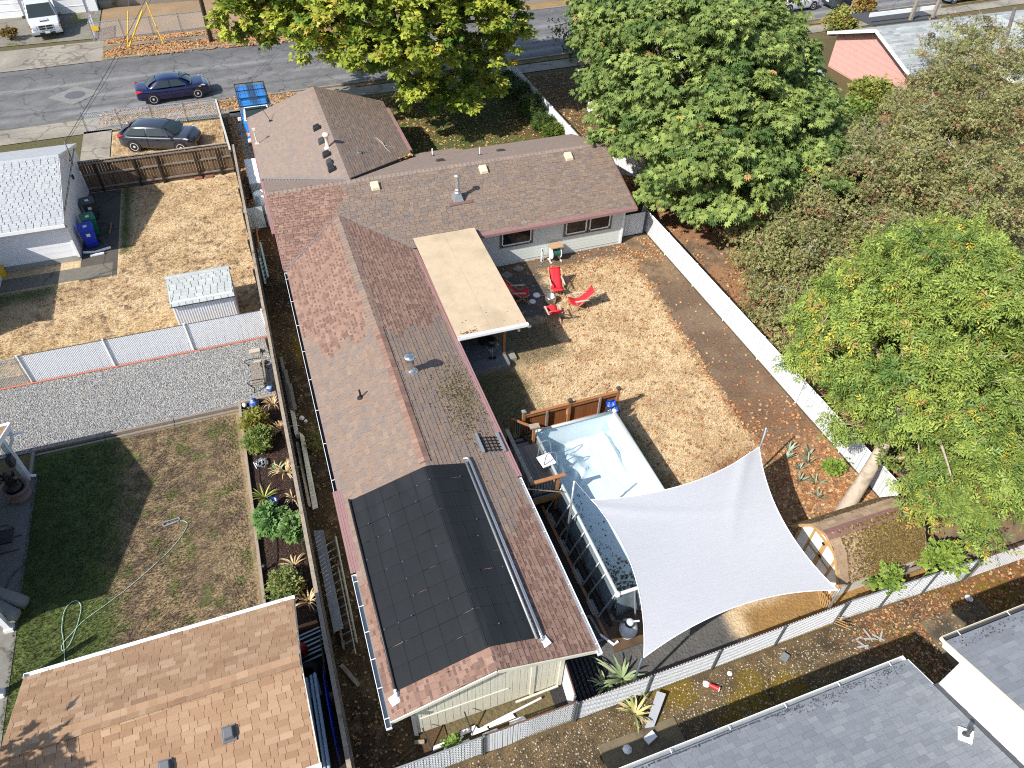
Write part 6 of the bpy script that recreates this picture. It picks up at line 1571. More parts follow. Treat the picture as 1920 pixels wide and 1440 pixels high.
MB().slab([(11.85, 26.3, .80), (12.48, 26.3, .80), (12.48, 26.7, .84), (11.85, 26.7, .84)], (0, 0, .05)).build('shelf', WOODL, hr); MB().cyl((12.42, 26.5, .45), (12.58, 26.5, .6), .015, n=6).build('crank', DARK, hr)
sgp = thing('spigot_post', 'thin water spigot post with blue hose beside the hose reel', 'spigot', (11.5, 26.6, 0))
MB().beam((11.5, 26.6, 0), (11.5, 26.6, .75), .05, .05, up=(0, 1, 0)).build('post', WHITE2, sgp); MB().cyl((11.5, 26.6, .7), (11.5, 26.45, .68), .025, n=8).build('tap', DARK, sgp); MB().tube(smoothp([(11.5, 26.45, .66), (11.56, 26.42, .3), (11.5, 26.45, .05), (11.3, 26.3, .03), (11.0, 26.2, .03)]), .014, 6).build('hose', mat('teal_hose', (.1, .3, .33), .5, .1), sgp)
tag(MB().beam((11.9, 25.9, .03), (12.15, 25.65, .03), .06, .03).build('white_tube', WHITE), 'short white tube on the ground below the hose reel', 'tube')
# kettle grill and gas grill
kg = thing('kettle_grill', 'black kettle grill on three legs at the grey deck corner', 'grill', (7.1, 20.7, .3))
kx, ky_ = 7.02, 20.75
MB().lathe([(0, .42), (.14, .45), (.24, .55), (.285, .68)], (kx, ky_, .3), 24).build('bowl', BLACK, kg, smooth=True)
MB().lathe([(.29, .68), (.29, .70), (.255, .80), (.16, .88), (.05, .905), (0, .91)], (kx, ky_, .3), 24).build('lid', mat('black_enamel', (.010, .012, .013), .12, 0), kg, smooth=True)
MB().tube(smoothp([(kx - .07, ky_, 1.21), (kx - .06, ky_, 1.27), (kx + .06, ky_, 1.27), (kx + .07, ky_, 1.21)]), .014, 6).build('lid_handle', BLACK, kg)
for a in (.3, 2.4, 4.5):
    MB().cyl((kx + .18 * math.cos(a), ky_ + .18 * math.sin(a), .80), (kx + .30 * math.cos(a), ky_ + .30 * math.sin(a), .31), .014, n=7).build('leg', STEEL, kg)
MB().lathe([(.16, .2), (.17, .22), (0, .2)], (kx, ky_, .3), 16).build('ash_pan', STEEL, kg)
for a in (4.5 - .25, 4.5 + .25): MB().cyl((kx + .31 * math.cos(a), ky_ + .31 * math.sin(a), .37), (kx + .36 * math.cos(a), ky_ + .36 * math.sin(a), .37), .07, n=12).build('wheel', BLACK, kg)
gg = thing('gas_grill', 'black covered gas grill behind the kettle grill on the grey deck', 'grill', (6.95, 21.8, .3))
MB().box(6.75, 7.25, 21.3, 22.6, .38, 1.02).build('cabinet', BLACK, gg, bevel=.02); MB().add([(6.72, 21.5, 1.02), (7.28, 21.5, 1.02), (7.28, 22.4, 1.02), (6.72, 22.4, 1.02), (6.82, 21.55, 1.3), (7.2, 21.55, 1.3), (7.2, 22.35, 1.3), (6.82, 22.35, 1.3)], [(4, 5, 6, 7), (0, 1, 5, 4), (1, 2, 6, 5), (2, 3, 7, 6), (3, 0, 4, 7)]).build('hood', DARK, gg, bevel=.03)
MB().box(6.78, 7.22, 20.98, 21.28, .98, 1.01).build('side_shelf', DARK, gg); MB().cyl((6.7, 21.6, 1.1), (6.7, 22.3, 1.1), .015, n=6).build('handle', STEEL, gg)
for i in range(3): MB().cyl((6.75, 21.6 + i * .3, .92), (6.72, 21.6 + i * .3, .92), .03, n=10).build('knob', STEEL, gg)
for y in (21.4, 22.5): MB().cyl((6.78, y, .37), (7.2, y, .37), .07, n=10).build('wheel', RUBBER, gg)

# ================================================================ grey roofed house, lower right
gh = thing('grey_house', 'grey shingled house with white gutters in the lower right corner', 'house', (9, 0, 0))
b = MB(); b.box(3, 12.2, -6, 3.6, 0, 2.5); b.box(12.62, 26, -6, 3.37, 0, 4.15); ghw = b.build('wall', WHITE2, gh)
ghp = {'a': [(12.45, 4.15, 2.6), (2.2, 4.15, 2.6), (2.2, -1.5, 4.2), (12.45, -1.5, 4.2)], 'b': [(27, 3.82, 4.25), (12.45, 3.82, 4.25), (12.45, -1.5, 5.75), (27, -1.5, 5.75)]}
b = MB(); b.prism(ghp['a'], .1); b.prism(ghp['b'], .1); b.prism([(12.64, 3.4, 2.8), (12.4, 3.4, 2.8), (12.4, -1.5, 4.19), (12.64, -1.5, 4.19)], .1); ghr = b.build('roof', UNDERG, gh)
roof_plane(ghr, ghp['a'], lambda x, y: SH_GREY, th=.010, npiece=190, seed=81, lam=.004, wid=(.2, .38), e=.14)
roof_plane(ghr, ghp['b'], lambda x, y: SH_GREY, th=.010, npiece=90, seed=82, lam=.004, wid=(.2, .38), e=.14)
gutter('gutter', gh, (12.42, 4.15, 2.6), (2.2, 4.15, 2.6), WHITE, .13, .12, side=1, hang=1.6, inner=GREYM)
gutter('gutter', gh, (27, 3.82, 4.25), (12.43, 3.82, 4.25), mat('cream_gutter', (.62, .56, .44), .5, .06), .13, .12, side=1, hang=1.6, inner=DARK)
MB().beam((12.47, 4.15, 2.54), (12.47, 3.4, 2.752), .03, .12).build('rake_board', WHITE2, gh)
MB().beam((12.42, 3.82, 4.15), (12.42, -1.5, 5.65), .04, .2).build('rake_board', bpy.data.materials['cream_gutter'], gh)
MB().slab([(12.62, 3.37, 0), (12.62, -1.5, 0), (12.62, -1.5, 5.55), (12.62, 3.37, 4.25)], (.05, 0, 0)).build('side_wall', WHITE2, gh)
h = 2.7
while h < 4.2:
    MB().slab([(12.60, 3.375, h), (12.60, -1.5, h), (12.608, -1.5, h + .165), (12.608, 3.375, h + .165)], (.018, 0, 0)).build('siding_board', WHITE2, ghw); h += .17
b = MB(); z = 2.6 + (4.15 - 2.15) * .283; b.cyl((12.05, 2.15, z), (12.08, 2.2, z + .34), .045, n=10); b.lathe([(.12, -.02), (.1, .05), (.05, .08)], (12.05, 2.15, z), 12); b.build('vent_pipe', DARK, gh)
b = MB(); b.slab([(11.8, 2.15, z + .02), (11.97, 1.95, z + .08), (12.25, 2.15, z + .04), (12.05, 2.38, z - .03)], (0, 0, .03)); b.build('pipe_flashing', WHITE2, gh)
g = np.random.default_rng(83); n = 900; xx = g.uniform(2.4, 12.3, n); yy = 4.12 - np.abs(g.normal(0, .13, n)) * np.clip(fbm(xx, xx * 0, 1.1, 84) * 4 - 1.4, .05, 2.2)
scatter('roof_moss', None, None, np.stack([xx, yy, 2.6 + (4.15 - yy) * .283 + .02], 1), (.02, .05), [(.06, .065, .072), (.045, .05, .057)], T_LEAF, VCS, parent=ghr, seed=85)
n = 300; xx = g.uniform(12.6, 18, n); yy = 3.78 - np.abs(g.normal(0, .16, n))
scatter('roof_moss', None, None, np.stack([xx, yy, 4.25 + (3.82 - yy) * .282 + .02], 1), (.02, .05), [(.05, .05, .055), (.06, .045, .04)], T_LEAF, VCS, parent=ghr, seed=86)

# alley litter
cu = thing('paper_cup', 'red paper cup with a white lid lying in the mossy alley', 'cup', (8.55, 5.95, 0))
MB().tube([(8.47, 6.03, .06), (8.66, 5.82, .07)], [.05, .068], 14).build('cup_body', mat('cup_red', (.62, .02, .025), .5, .05), cu); MB().tube([(8.655, 5.825, .07), (8.67, 5.81, .07)], [.075, .07], 14).build('lid', WHITE, cu)
tag(MB().lathe([(.09, 0), (.1, .01), (.03, .02), (0, .02)], (8.42, 6.08, .0), 10).build('tissue', WHITE), 'scrap of white tissue next to the red cup', 'tissue')
tag(MB().lathe([(.07, 0), (.07, .01), (0, .012)], (9.2, 6.12, .01), 14).build('round_lid', WHITE), 'small round white lid near the back fence post', 'lid')
tag(MB().lathe([(.12, 0), (.12, .015), (0, .02)], (17.5, 5.72, .02), 16).build('white_plate', WHITE), 'white plate at the far slab beside the orange leaves', 'plate')
tag(MB().slab([(6.2, 5.55, .12), (6.45, 5.5, .12), (7.15, 6.15, .18), (6.95, 6.3, .18)], (0, 0, .03)).build('metal_panel', mat('panel_grey', (.36, .38, .40), .5, .1)), 'long grey panel lying below the back fence beside the strappy plant', 'panel')
tag(MB().cbox((6.25, 5.3, .08), (.3, .2, .12), .3).build('cardboard_box', WHITE2), 'small white carton on the edge of the near alley slab', 'box')
tag(MB().cbox((10.95, 6.0, .06), (.22, .2, .1), .5).build('grey_block', GREYM), 'grey block at the foot of the fence right of the cup', 'block')
tag(MB().lathe([(.1, 0), (.13, .05), (.05, .12), (0, .12)], (5.55, 5.25, 0), 7).build('white_rock', WHITE2), 'white stone at the left edge of the near alley slab', 'stone')
g = random.Random(31)
for i in range(7):
    a = g.uniform(0, 3); x = 13.2 + g.uniform(0, 1.1); y = 5.75 + g.uniform(-.25, .45)
    tag(MB().cbox((x, y, .03 + .01 * i), (.36, .055, .01), a).build('broken_slat', ALUW), 'broken fence slat lying under the loose fanned slats', 'slat', 'broken fence slats in the alley')

# ================================================================ red house, upper right
rh = thing('red_house', 'red house with a pale slate shingle roof in the upper right', 'house', (46, 40, 0))
REDP = mat('red_siding', (.42, .095, .07), .65, .1, 3); REDL = mat('pale_red_siding', (.56, .31, .27), .5, .08, 3)  # gable side takes a paler red than the south walls
b = MB(); b.box(40.9, 47.5, 35.9, 43.4, 0, 2.35); b.box(47.0, 58, 33.2, 43.4, 0, 2.35); rw = b.build('wall', REDL, rh)
MB().slab([(40.9, 35.9, 2.3), (40.9, 43.4, 2.3), (40.9, 39.5, 3.65)], (.08, 0, 0)).build('gable_wall', REDL, rh)
gable_boards(rw, 40.88, 39.6, 3.75, .1, 2.3, 3.7, .36, REDL)
lapboards(rw, (40.9, 35.9, 0), (1, 0, 0), 6.1, (0, -1, 0), .1, 2.3, .36, REDP, .02)
lapboards(rw, (47.0, 33.2, 0), (1, 0, 0), 11, (0, -1, 0), .1, 2.3, .36, REDP, .02)
window(rh, (42.4, 35.86, 1.0), (1, 0, 0), 1.8, 1.0, (0, -1, 0), WHITE, WHITE2)
window(rh, (49.5, 33.16, 1.0), (1, 0, 0), 1.6, 1.0, (0, -1, 0), WHITE, WHITE2)
rp = {'near': [(40.3, 35.3, 2.35), (58, 35.3, 2.35), (58, 39.5, 3.85), (40.3, 39.5, 3.85)], 'far': [(58, 43.8, 2.3), (40.3, 43.8, 2.3), (40.3, 39.5, 3.85), (58, 39.5, 3.85)],
      'wingl': [(46.4, 38.2, 2.35), (46.4, 32.6, 2.35), (50.8, 32.6, 3.85), (50.8, 39.4, 3.85)]}
b = MB()
for k in rp.values(): b.prism(k, .1)
b.prism([(58, 32.6, 2.0), (58, 39.4, 2.0), (50.8, 39.4, 3.85), (50.8, 32.6, 3.85)], .1)
rr_ = b.build('roof', UNDERW, rh)
roof_plane(rr_, rp['near'], lambda x, y: SH_SLATE, e=.19, wid=(.4, .8), npiece=20, seed=91, lam=.004); roof_plane(rr_, rp['far'], lambda x, y: SH_SLATE, e=.19, wid=(.4, .8), npiece=0, seed=92); roof_plane(rr_, rp['wingl'], lambda x, y: SH_SLATE, e=.19, wid=(.4, .8), npiece=0, seed=93)
for ya in (35.3, 43.8): MB().beam((40.28, ya, 2.28), (40.28, 39.5, 3.78), .05, .2).build('rake_board', WHITE, rh)
MB().beam((40.3, 35.28, 2.25), (46.5, 35.28, 2.25), .04, .18).build('fascia', WHITE, rh); MB().beam((46.38, 35.3, 2.25), (46.38, 32.6, 2.25), .04, .18).build('fascia', WHITE, rh)
MB().beam((46.4, 32.58, 2.28), (50.8, 32.58, 3.78), .05, .2).build('rake_board', WHITE, rh)
for xx, yy, s in ((44.0, 38.3, .28), (49.0, 38.2, .55), (51.5, 37.6, .28), (49.5, 39.2, .3)):
    z = 2.35 + (yy - 35.3) * .357; MB().cbox((xx, yy, z + .12), (s * 1.3, s * 1.2, .26)).build('roof_vent', DARK if s < .5 else BLACK, rh, bevel=.04)
# front porch roof with white fascia and posts
b = MB(); b.prism([(44, 46.2, 2.5), (44, 43.6, 2.55), (50, 43.6, 2.55), (50, 46.2, 2.5)], .1); b.build('porch_roof', UNDERW, rh)
MB().beam((43.7, 43.9, 3.15), (50.2, 43.9, 3.2), .06, .28).build('porch_fascia', WHITE, rh)
for xx in (47.5, 49.6): MB().beam((xx, 43.7, 2.4), (xx, 43.7, 3.9), .2, .2, up=(0, 1, 0)).build('chimney_post', SILVERW, rh)
am = thing('antenna_mast', 'tall flaking mast standing in front of the pale slate roof', 'pole', (47.0, 35.0, 0))
MB().tube([(47.1, 35.1, 0), (46.9, 35.2, 4.3), (46.6, 35.3, 5.9)], [.13, .12, .10], 10).build('shaft', mat('flaking_paint', (.14, .13, .125), .8, .3, 4, dirt=(.45, .30, .2), dirt_scale=3, dirt_at=.52), am)

# pale house mostly hidden by the big tree
hh = thing('hidden_house', 'pale roofed house almost hidden behind the big green tree', 'house', (27, 40, 0))
b = MB(); b.box(20.6, 33.6, 36.2, 41.6, 0, 2.4); b.build('wall', WHITE2, hh)
hq = {'near': [(20.0, 35.6, 2.45), (34.2, 35.6, 2.45), (34.2, 38.9, 3.6), (20.0, 38.9, 3.6)], 'far': [(34.2, 42.1, 2.45), (20.0, 42.1, 2.45), (20.0, 38.9, 3.6), (34.2, 38.9, 3.6)]}
b = MB(); b.prism(hq['near'], .1); b.prism(hq['far'], .1); hr_ = b.build('roof', UNDERG, hh)
for k, q in hq.items(): roof_plane(hr_, q, lambda x, y: SH_SLATE, e=.22, wid=(.4, .9), npiece=0, seed=95)
gutter('gutter', hh, (20, 35.58, 2.45), (34.2, 35.58, 2.45), WHITE, .14, .12, side=1); gutter('gutter', hh, (34.2, 42.12, 2.45), (20, 42.12, 2.45), WHITE, .14, .12, side=1)
for ya in (35.6, 42.1): MB().beam((19.97, ya, 2.38), (19.97, 38.9, 3.53), .05, .2).build('rake_board', WHITE, hh)
slat_fence('slat_fence', 'white fence glimpsed through the leaves of the big green tree', (18.2, 33.9, 0), (21, 31.3, 0), 1.2, SLATW, WIRE, WHITE2, WHITE2, 2, slats=True, wires=False)

# far house across the street
fh = thing('garage_house', 'white garage front at the top left edge across the street', 'house', (-16, 74, 0))
b = MB(); b.box(-26, -9.9, 70.6, 80, 0, 2.6); b.build('wall', WHITE2, fh)
for x0, x1 in ((-21.5, -18.6), (-18.2, -15.3), (-13.6, -10.8)):
    MB().box(x0, x1, 70.52, 70.62, 0, 2.15).build('garage_door', WHITE, fh)
    for k in range(3): MB().box(x0, x1, 70.5, 70.525, .5 + k * .52, .54 + k * .52).build('door_joint', WHITE2, fh)
MB().prism([(-26.5, 70.0, 2.6), (-9.4, 70.0, 2.6), (-9.4, 75.5, 4.2), (-26.5, 75.5, 4.2)], .1).build('roof', SH_GREY, fh)
MB().box(-9.8, 0, 71.2, 78, 0, .5).build('porch', PLAINC, fh); b = MB(); b.box(-9.8, 2, 74, 80, 0, 2.6); b.build('wall', mat('blue_grey_wall', (.2, .25, .29), .7, .1), fh)

# ================================================================ utility pole and wires
up = thing('utility_pole', 'dark wooden utility pole on the far verge', 'pole', (-1.68, 60.95, 0))
MB().tube([(-1.68, 60.95, -.2), (-1.7, 60.95, 11)], [.17, .12], 12).build('shaft', mat('creosote_wood', (.07, .05, .038), .85, .3, 5, dirt=(.2, .15, .1), dirt_scale=3, dirt_at=.6), up, smooth=True)
MB().beam((-2.8, 60.95, 10.2), (-.6, 60.95, 10.2), .12, .12).build('cross_arm', SILVERW, up)
for k, (z0, z1, sag) in enumerate(((3.4, 7.6, .9), (3.3, 7.2, 1.1))):
    P = []
    for i in range(25):
        t = i / 24; P.append((-8.9 + 7.2 * t, 38.6 + 22.3 * t, z0 + (z1 - z0) * t - sag * 4 * t * (1 - t) * .35))
    tag(MB().tube(P, .013 if k == 0 else .009, 5).build('service_wire', BLACK), ['thicker overhead wire from the white house to the utility pole', 'thinner overhead wire from the white house to the utility pole'][k], 'wire')
for lab, p, q in (('leftmost yellow guy wire guard on the far verge', (-7.55, 61.3, 0), (-6.7, 61.2, 2.5)), ('slanted thick yellow guy wire guard next to the leftmost one', (-7.45, 61.5, 0), (-5.75, 61.0, 2.5)), ('right yellow guy wire guard on the far verge, tilting left', (-5.05, 61.3, 0), (-5.4, 61.8, 2.8))):
    t = thing('guy_guard', lab, 'pole', p); MB().tube([p, q], .055 if 'thick' in lab else .04, 8).build('sleeve', YELLOW, t); v = Vector(q) - Vector(p); MB().tube([q, tuple(Vector(q) + v * .6)], .008, 5).build('cable', GREYM, t)
mh = thing('manhole', 'iron manhole cover in a diamond concrete collar in the street', 'manhole cover', (-10.6, 53.5, 0))
MB().slab([(-12.2, 53.5, .0), (-10.6, 52.0, 0), (-9.0, 53.6, 0), (-10.6, 55.0, 0)], (0, 0, -.012)).build('collar', mat('pale_collar', (.185, .18, .165), .9, .25, 3), mh)
MB().lathe([(.62, .0), (.62, .008), (.55, .012), (0, .012)], (-10.6, 53.5, -.004), 24).build('cover', mat('iron', (.1, .1, .105), .6, .3, 14), mh)

# ================================================================ vehicles
TAIL = mat('tail_lamp', (.42, .006, .01), .15, .05); HEAD = mat('head_lamp', (.6, .62, .64), .1, .03); AMBER = mat('amber_lamp', (.75, .25, .03), .2, 0)
RIM = mat('alloy_rim', (.66, .67, .68), .35, .05, 4, metal=.25); PLATE = mat('number_plate', (.7, .72, .74), .4, .04)
def wheel(t, x, y, r, w, sy):
    wh_ = MB(); y0_, y1_ = (y, y - sy * w)
    prof = [(r * .62, 0), (r * .92, 0), (r, .03), (r, w - .03), (r * .92, w), (r * .6, w)]
    n = 22; V = []; F = []
    for rr, d in prof:
        for j in range(n):
            a = 2 * math.pi * j / n; V.append((x + rr * math.cos(a), y - sy * d, r + rr * math.sin(a)))
    for i in range(len(prof) - 1):
        for j in range(n): F.append((i * n + j, i * n + (j + 1) % n, (i + 1) * n + (j + 1) % n, (i + 1) * n + j))
    o = wh_.add(V, F).build('wheel', RUBBER, t, smooth=False)
    b = MB(); b.cyl((x, y - sy * .05, r), (x, y - sy * .09, r), r * .62, n=20); b.build('wheel_well', BLACK, o)
    b = MB()
    for k in range(5):
        a = k * 2 * math.pi / 5 + .3; ca, sa = math.cos(a), math.sin(a)
        b.slab([(x + ca * .05 - sa * .045, y - sy * .02, r + sa * .05 + ca * .045), (x + ca * r * .63 - sa * .07, y - sy * .012, r + sa * r * .63 + ca * .07), (x + ca * r * .63 + sa * .07, y - sy * .012, r + sa * r * .63 - ca * .07), (x + ca * .05 + sa * .045, y - sy * .02, r + sa * .05 - ca * .045)], (0, -sy * .03, 0))
    b.cyl((x, y - sy * .005, r), (x, y - sy * .04, r), .07, n=10)
    V = []; F = []
    for rr in (r * .60, r * .69):
        for j in range(n): a = 2 * math.pi * j / n; V.append((x + rr * math.cos(a), y + sy * .004, r + rr * math.sin(a)))
    for j in range(n): F.append((j, (j + 1) % n, n + (j + 1) % n, n + j))
    b.add(V, F); b.build('rim', RIM, o)
def loft(sections, name, m, t, sub=1):
    """sections: list of (x, [(y,z) half ring from the top centre down to the bottom])"""
    b = MB(); k = len(sections[0][1]); P = []
    rows = []
    for x, ring in sections:
        full = [(x, y, z) for y, z in ring] + [(x, -y, z) for y, z in reversed(ring[1:])]
        rows.append(full)
    n = len(rows[0]); V = [p for r_ in rows for p in r_]; F = []
    for i in range(len(rows) - 1):
        for j in range(n): F.append((i * n + j, i * n + (j + 1) % n, (i + 1) * n + (j + 1) % n, (i + 1) * n + j))
    F.append(tuple(range(n))); F.append(tuple((len(rows) - 1) * n + j for j in range(n - 1, -1, -1)))
    b.add(V, F); return b.build(name, m, t, smooth=True, sub=sub)
def car(label, paint, L, W, H, hood, belt, ws0, ws1, rw1, rw0, wb, r, tail_h, loc, rz, sill=.2, suv=False, glassm=None, plate=True, roof_m=None, orange=False):
    """x forward; ws0/ws1 base/top of windscreen, rw1/rw0 top/base of rear window (x from the centre)"""
    t = thing('parked_car', label, 'car', (0, 0, 0))
    glassm = glassm or GLASS
    h = L / 2; w = W / 2
    def ring(ww, zt, zc, zb): return [(0, zt), (ww * .5, zt - .005), (ww * .86, zt - .03), (ww * .97, zt - .10), (ww, zc), (ww * .985, zc - .22), (ww * .95, zb + .04), (ww * .86, zb), (0, zb)]
    S = [(-h, ring(w * .74, tail_h - .14, .55, .36)), (-h + .05, ring(w * .84, tail_h - .04, .56, .28)), (-h + .3, ring(w * .95, tail_h, .58, .23)), (rw0 + .0, ring(w * .985, belt, .6, sill)),
         (-.2, ring(w, belt - .01, .6, sill)), (ws0 - .05, ring(w, belt - .02, .6, sill)), ((ws0 + h) / 2 + .1, ring(w * .97, hood + .02, .58, sill)), (h - .38, ring(w * .93, hood - .07, .55, .21)), (h - .12, ring(w * .82, hood - .17, .48, .24)), (h, ring(w * .60, hood - .30, .42, .3))]
    loft(S, 'body', paint, t, 2)
    # greenhouse: roof shell plus glass
    wt, wbm = w * .70, w * .93
    def gr(x, z, wt_, wb_, zb): return [(0, z), (wt_ * .6, z - .008), (wt_ * .93, z - .035), (wt_ + .0, z - .085), ((wt_ + wb_) / 2, (z + zb) / 2), (wb_, zb), (wb_ * .9, zb - .05), (0, zb - .05)]
    C = [(rw0, gr(rw0, belt + .01, w * .62, wbm * .93, belt - .06)), (rw0 + (rw1 - rw0) * .55, gr(0, belt + (H - belt) * .62, wt * .9, wbm * .96, belt - .02)), (rw1, gr(0, H - .04, wt * .95, wbm, belt - .02)), ((rw1 + ws1) / 2, gr(0, H, wt, wbm, belt - .02)),
         (ws1, gr(0, H - .05, wt * .97, wbm, belt - .02)), (ws1 + (ws0 - ws1) * .5, gr(0, belt + (H - belt) * .52, wt * .97, wbm * .98, belt - .03)), (ws0, gr(0, belt + .0, w * .74, wbm * .95, belt - .07))]
    loft(C, 'cabin', roof_m or paint, t, 1)
    def quad(name, P, off, m):
        P = [Vector(p) for p in P]; n_ = (P[1] - P[0]).cross(P[2] - P[0]).normalized()
        if n_.dot(Vector(off)) < 0: n_ = -n_
        P = [p + n_ * .012 for p in P]; MB().slab(P, -n_ * .01).build(name, m, t)
    f = lambda a, b_, k: a + (b_ - a) * k
    # windscreen / rear window
    def glassrow(name, xa, za, wa, xb, zb, wb_, off):
        G = []
        for k in np.linspace(0, 1, 4):
            x = f(xa, xb, k); z = f(za, zb, k) + .05 * math.sin(k * math.pi) + .012; ww = f(wa, wb_, k)
            G.append([(x + off * (1 - (y / ww) ** 2) * .05 + off * .012, y, z + .012) for y in np.linspace(-ww, ww, 7)])
        o = MB().grid(G).build(name, glassm, t, smooth=True)
    glassrow('windscreen', f(ws0, ws1, .08), belt + (H - belt) * .10, w * .76, f(ws0, ws1, .88), belt + (H - belt) * .80, wt * .84, 1)
    glassrow('rear_window', f(rw0, rw1, .10), belt + (H - belt) * .14, w * .66, f(rw0, rw1, .88), belt + (H - belt) * .80, wt * .82, -1)
    for sy in (-1, 1):
        yb, yt = wbm * 1.0, wt * 1.03; zb = belt + .02; zt = H - .13
        xm = (rw1 + ws1) / 2 + .02
        for xa0, xa1, xb0, xb1, nm in ((rw1 - (.38 if not suv else .55), rw1 + .06, xm - .05, xm - .05, 'rear_side_window'), (xm + .05, xm + .05, ws0 - .34, ws1 - .06, 'front_side_window')):
            # slanted quads follow the tumblehome
            quad(nm, [(xa0, sy * yb, zb), (xb0, sy * yb, zb), (xb1, sy * (yt + .02), zt), (xa1, sy * (yt + .02), zt)], (0, sy, .4), glassm)
        MB().cbox((ws0 - .42, sy * (w + .08), belt + .06), (.12, .16, .12)).build('mirror', paint, t, bevel=.03)
        for x in (wb / 2 + .02, -wb / 2 + .02):
            b = MB(); b.cyl((x, sy * (w * .80), r + .02), (x, sy * (w * .998), r + .02), r * 1.15, n=24); b.build('wheel_arch', BLACK, t)
            wheel(t, x, sy * (w * 1.012), r, .2, sy)
        MB().slab([(h - .36, sy * w * .70, hood - .20), (h - .36 + .0, sy * w * .955, hood - .17), (h - .62, sy * w * .975, hood - .10), (h - .5, sy * w * .8, hood - .10)], (0.05, sy * .01, .035)).build('headlight', HEAD, t, bevel=.01)
        if orange: MB().cbox((h - .66, sy * w * .965, hood - .17), (.14, .05, .06)).build('indicator', AMBER, t)
        MB().slab([(-h + .03, sy * w * .62, tail_h - .26), (-h + .07, sy * w * .9, tail_h - .25), (-h + .50, sy * w * .985, tail_h - .12), (-h + .10, sy * w * .8, tail_h - .06)], (-.03, sy * .02, .02)).build('tail_light', TAIL, t, bevel=.01)
        for x in (xm - .35, xm + .55): MB().cbox((x, sy * (w + .005), belt - .17), (.18, .03, .035)).build('door_handle', paint, t)
        MB().beam((xm, sy * (w * .998), .32), (xm, sy * (w * .998), belt - .06), .012, .012).build('door_seam', BLACK, t)
    MB().cbox((h - .03, 0, .42), (.1, W * .5, .16)).build('grille', BLACK, t, bevel=.02)
    if plate: MB().cbox((-h - .005, 0, .62), (.02, .34, .14)).build('number_plate', PLATE, t)
    return place(t, loc, rz)
NAVY = mat('navy_paint', (.005, .008, .050), .25, .02, 2, coat=1.0); DKG = mat('dark_grey_paint', (.028, .032, .042), .28, .02, 2, coat=1.0)
CHAR = mat('charcoal_paint', (.035, .043, .055), .28, .02, 2, coat=1.0); LTB = mat('light_blue_paint', (.12, .2, .42), .3, .03, coat=1.0)
CARG = mat('car_glass', (.03, .042, .042), .05, 0)
car('navy blue sedan parked at the near kerb of the street', NAVY, 4.53, 1.78, 1.43, .92, .93, 1.22, .42, -.75, -1.58, 2.70, .33, .98, (-4.45, 51.45, 0), R(4), glassm=CARG, orange=True)
car('dark grey hatchback parked on the dry grass behind the brown board fence', DKG, 4.36, 1.80, 1.47, .94, .96, 1.25, .35, -1.3, -1.95, 2.65, .33, 1.08, (-5.25, 44.35, .02), R(-20), glassm=CARG)
car('charcoal sport utility car parked at the upper right kerb', CHAR, 4.75, 1.85, 1.68, 1.02, 1.06, 1.2, .45, -1.75, -2.2, 2.75, .36, 1.15, (51.6, 54.9, 0), R(4), suv=True, glassm=CARG)
car('light blue car seen beyond the pale slate roof', LTB, 4.3, 1.75, 1.5, .95, .98, 1.2, .4, -1.4, -1.95, 2.6, .33, 1.05, (62.5, 53.4, 0), R(5), glassm=CARG)
car('light grey car half hidden by the big green tree at the street', RIM, 4.4, 1.8, 1.5, .95, .98, 1.2, .4, -1.0, -1.7, 2.65, .33, 1.0, (46.4, 55.4, 0), R(4), glassm=CARG)
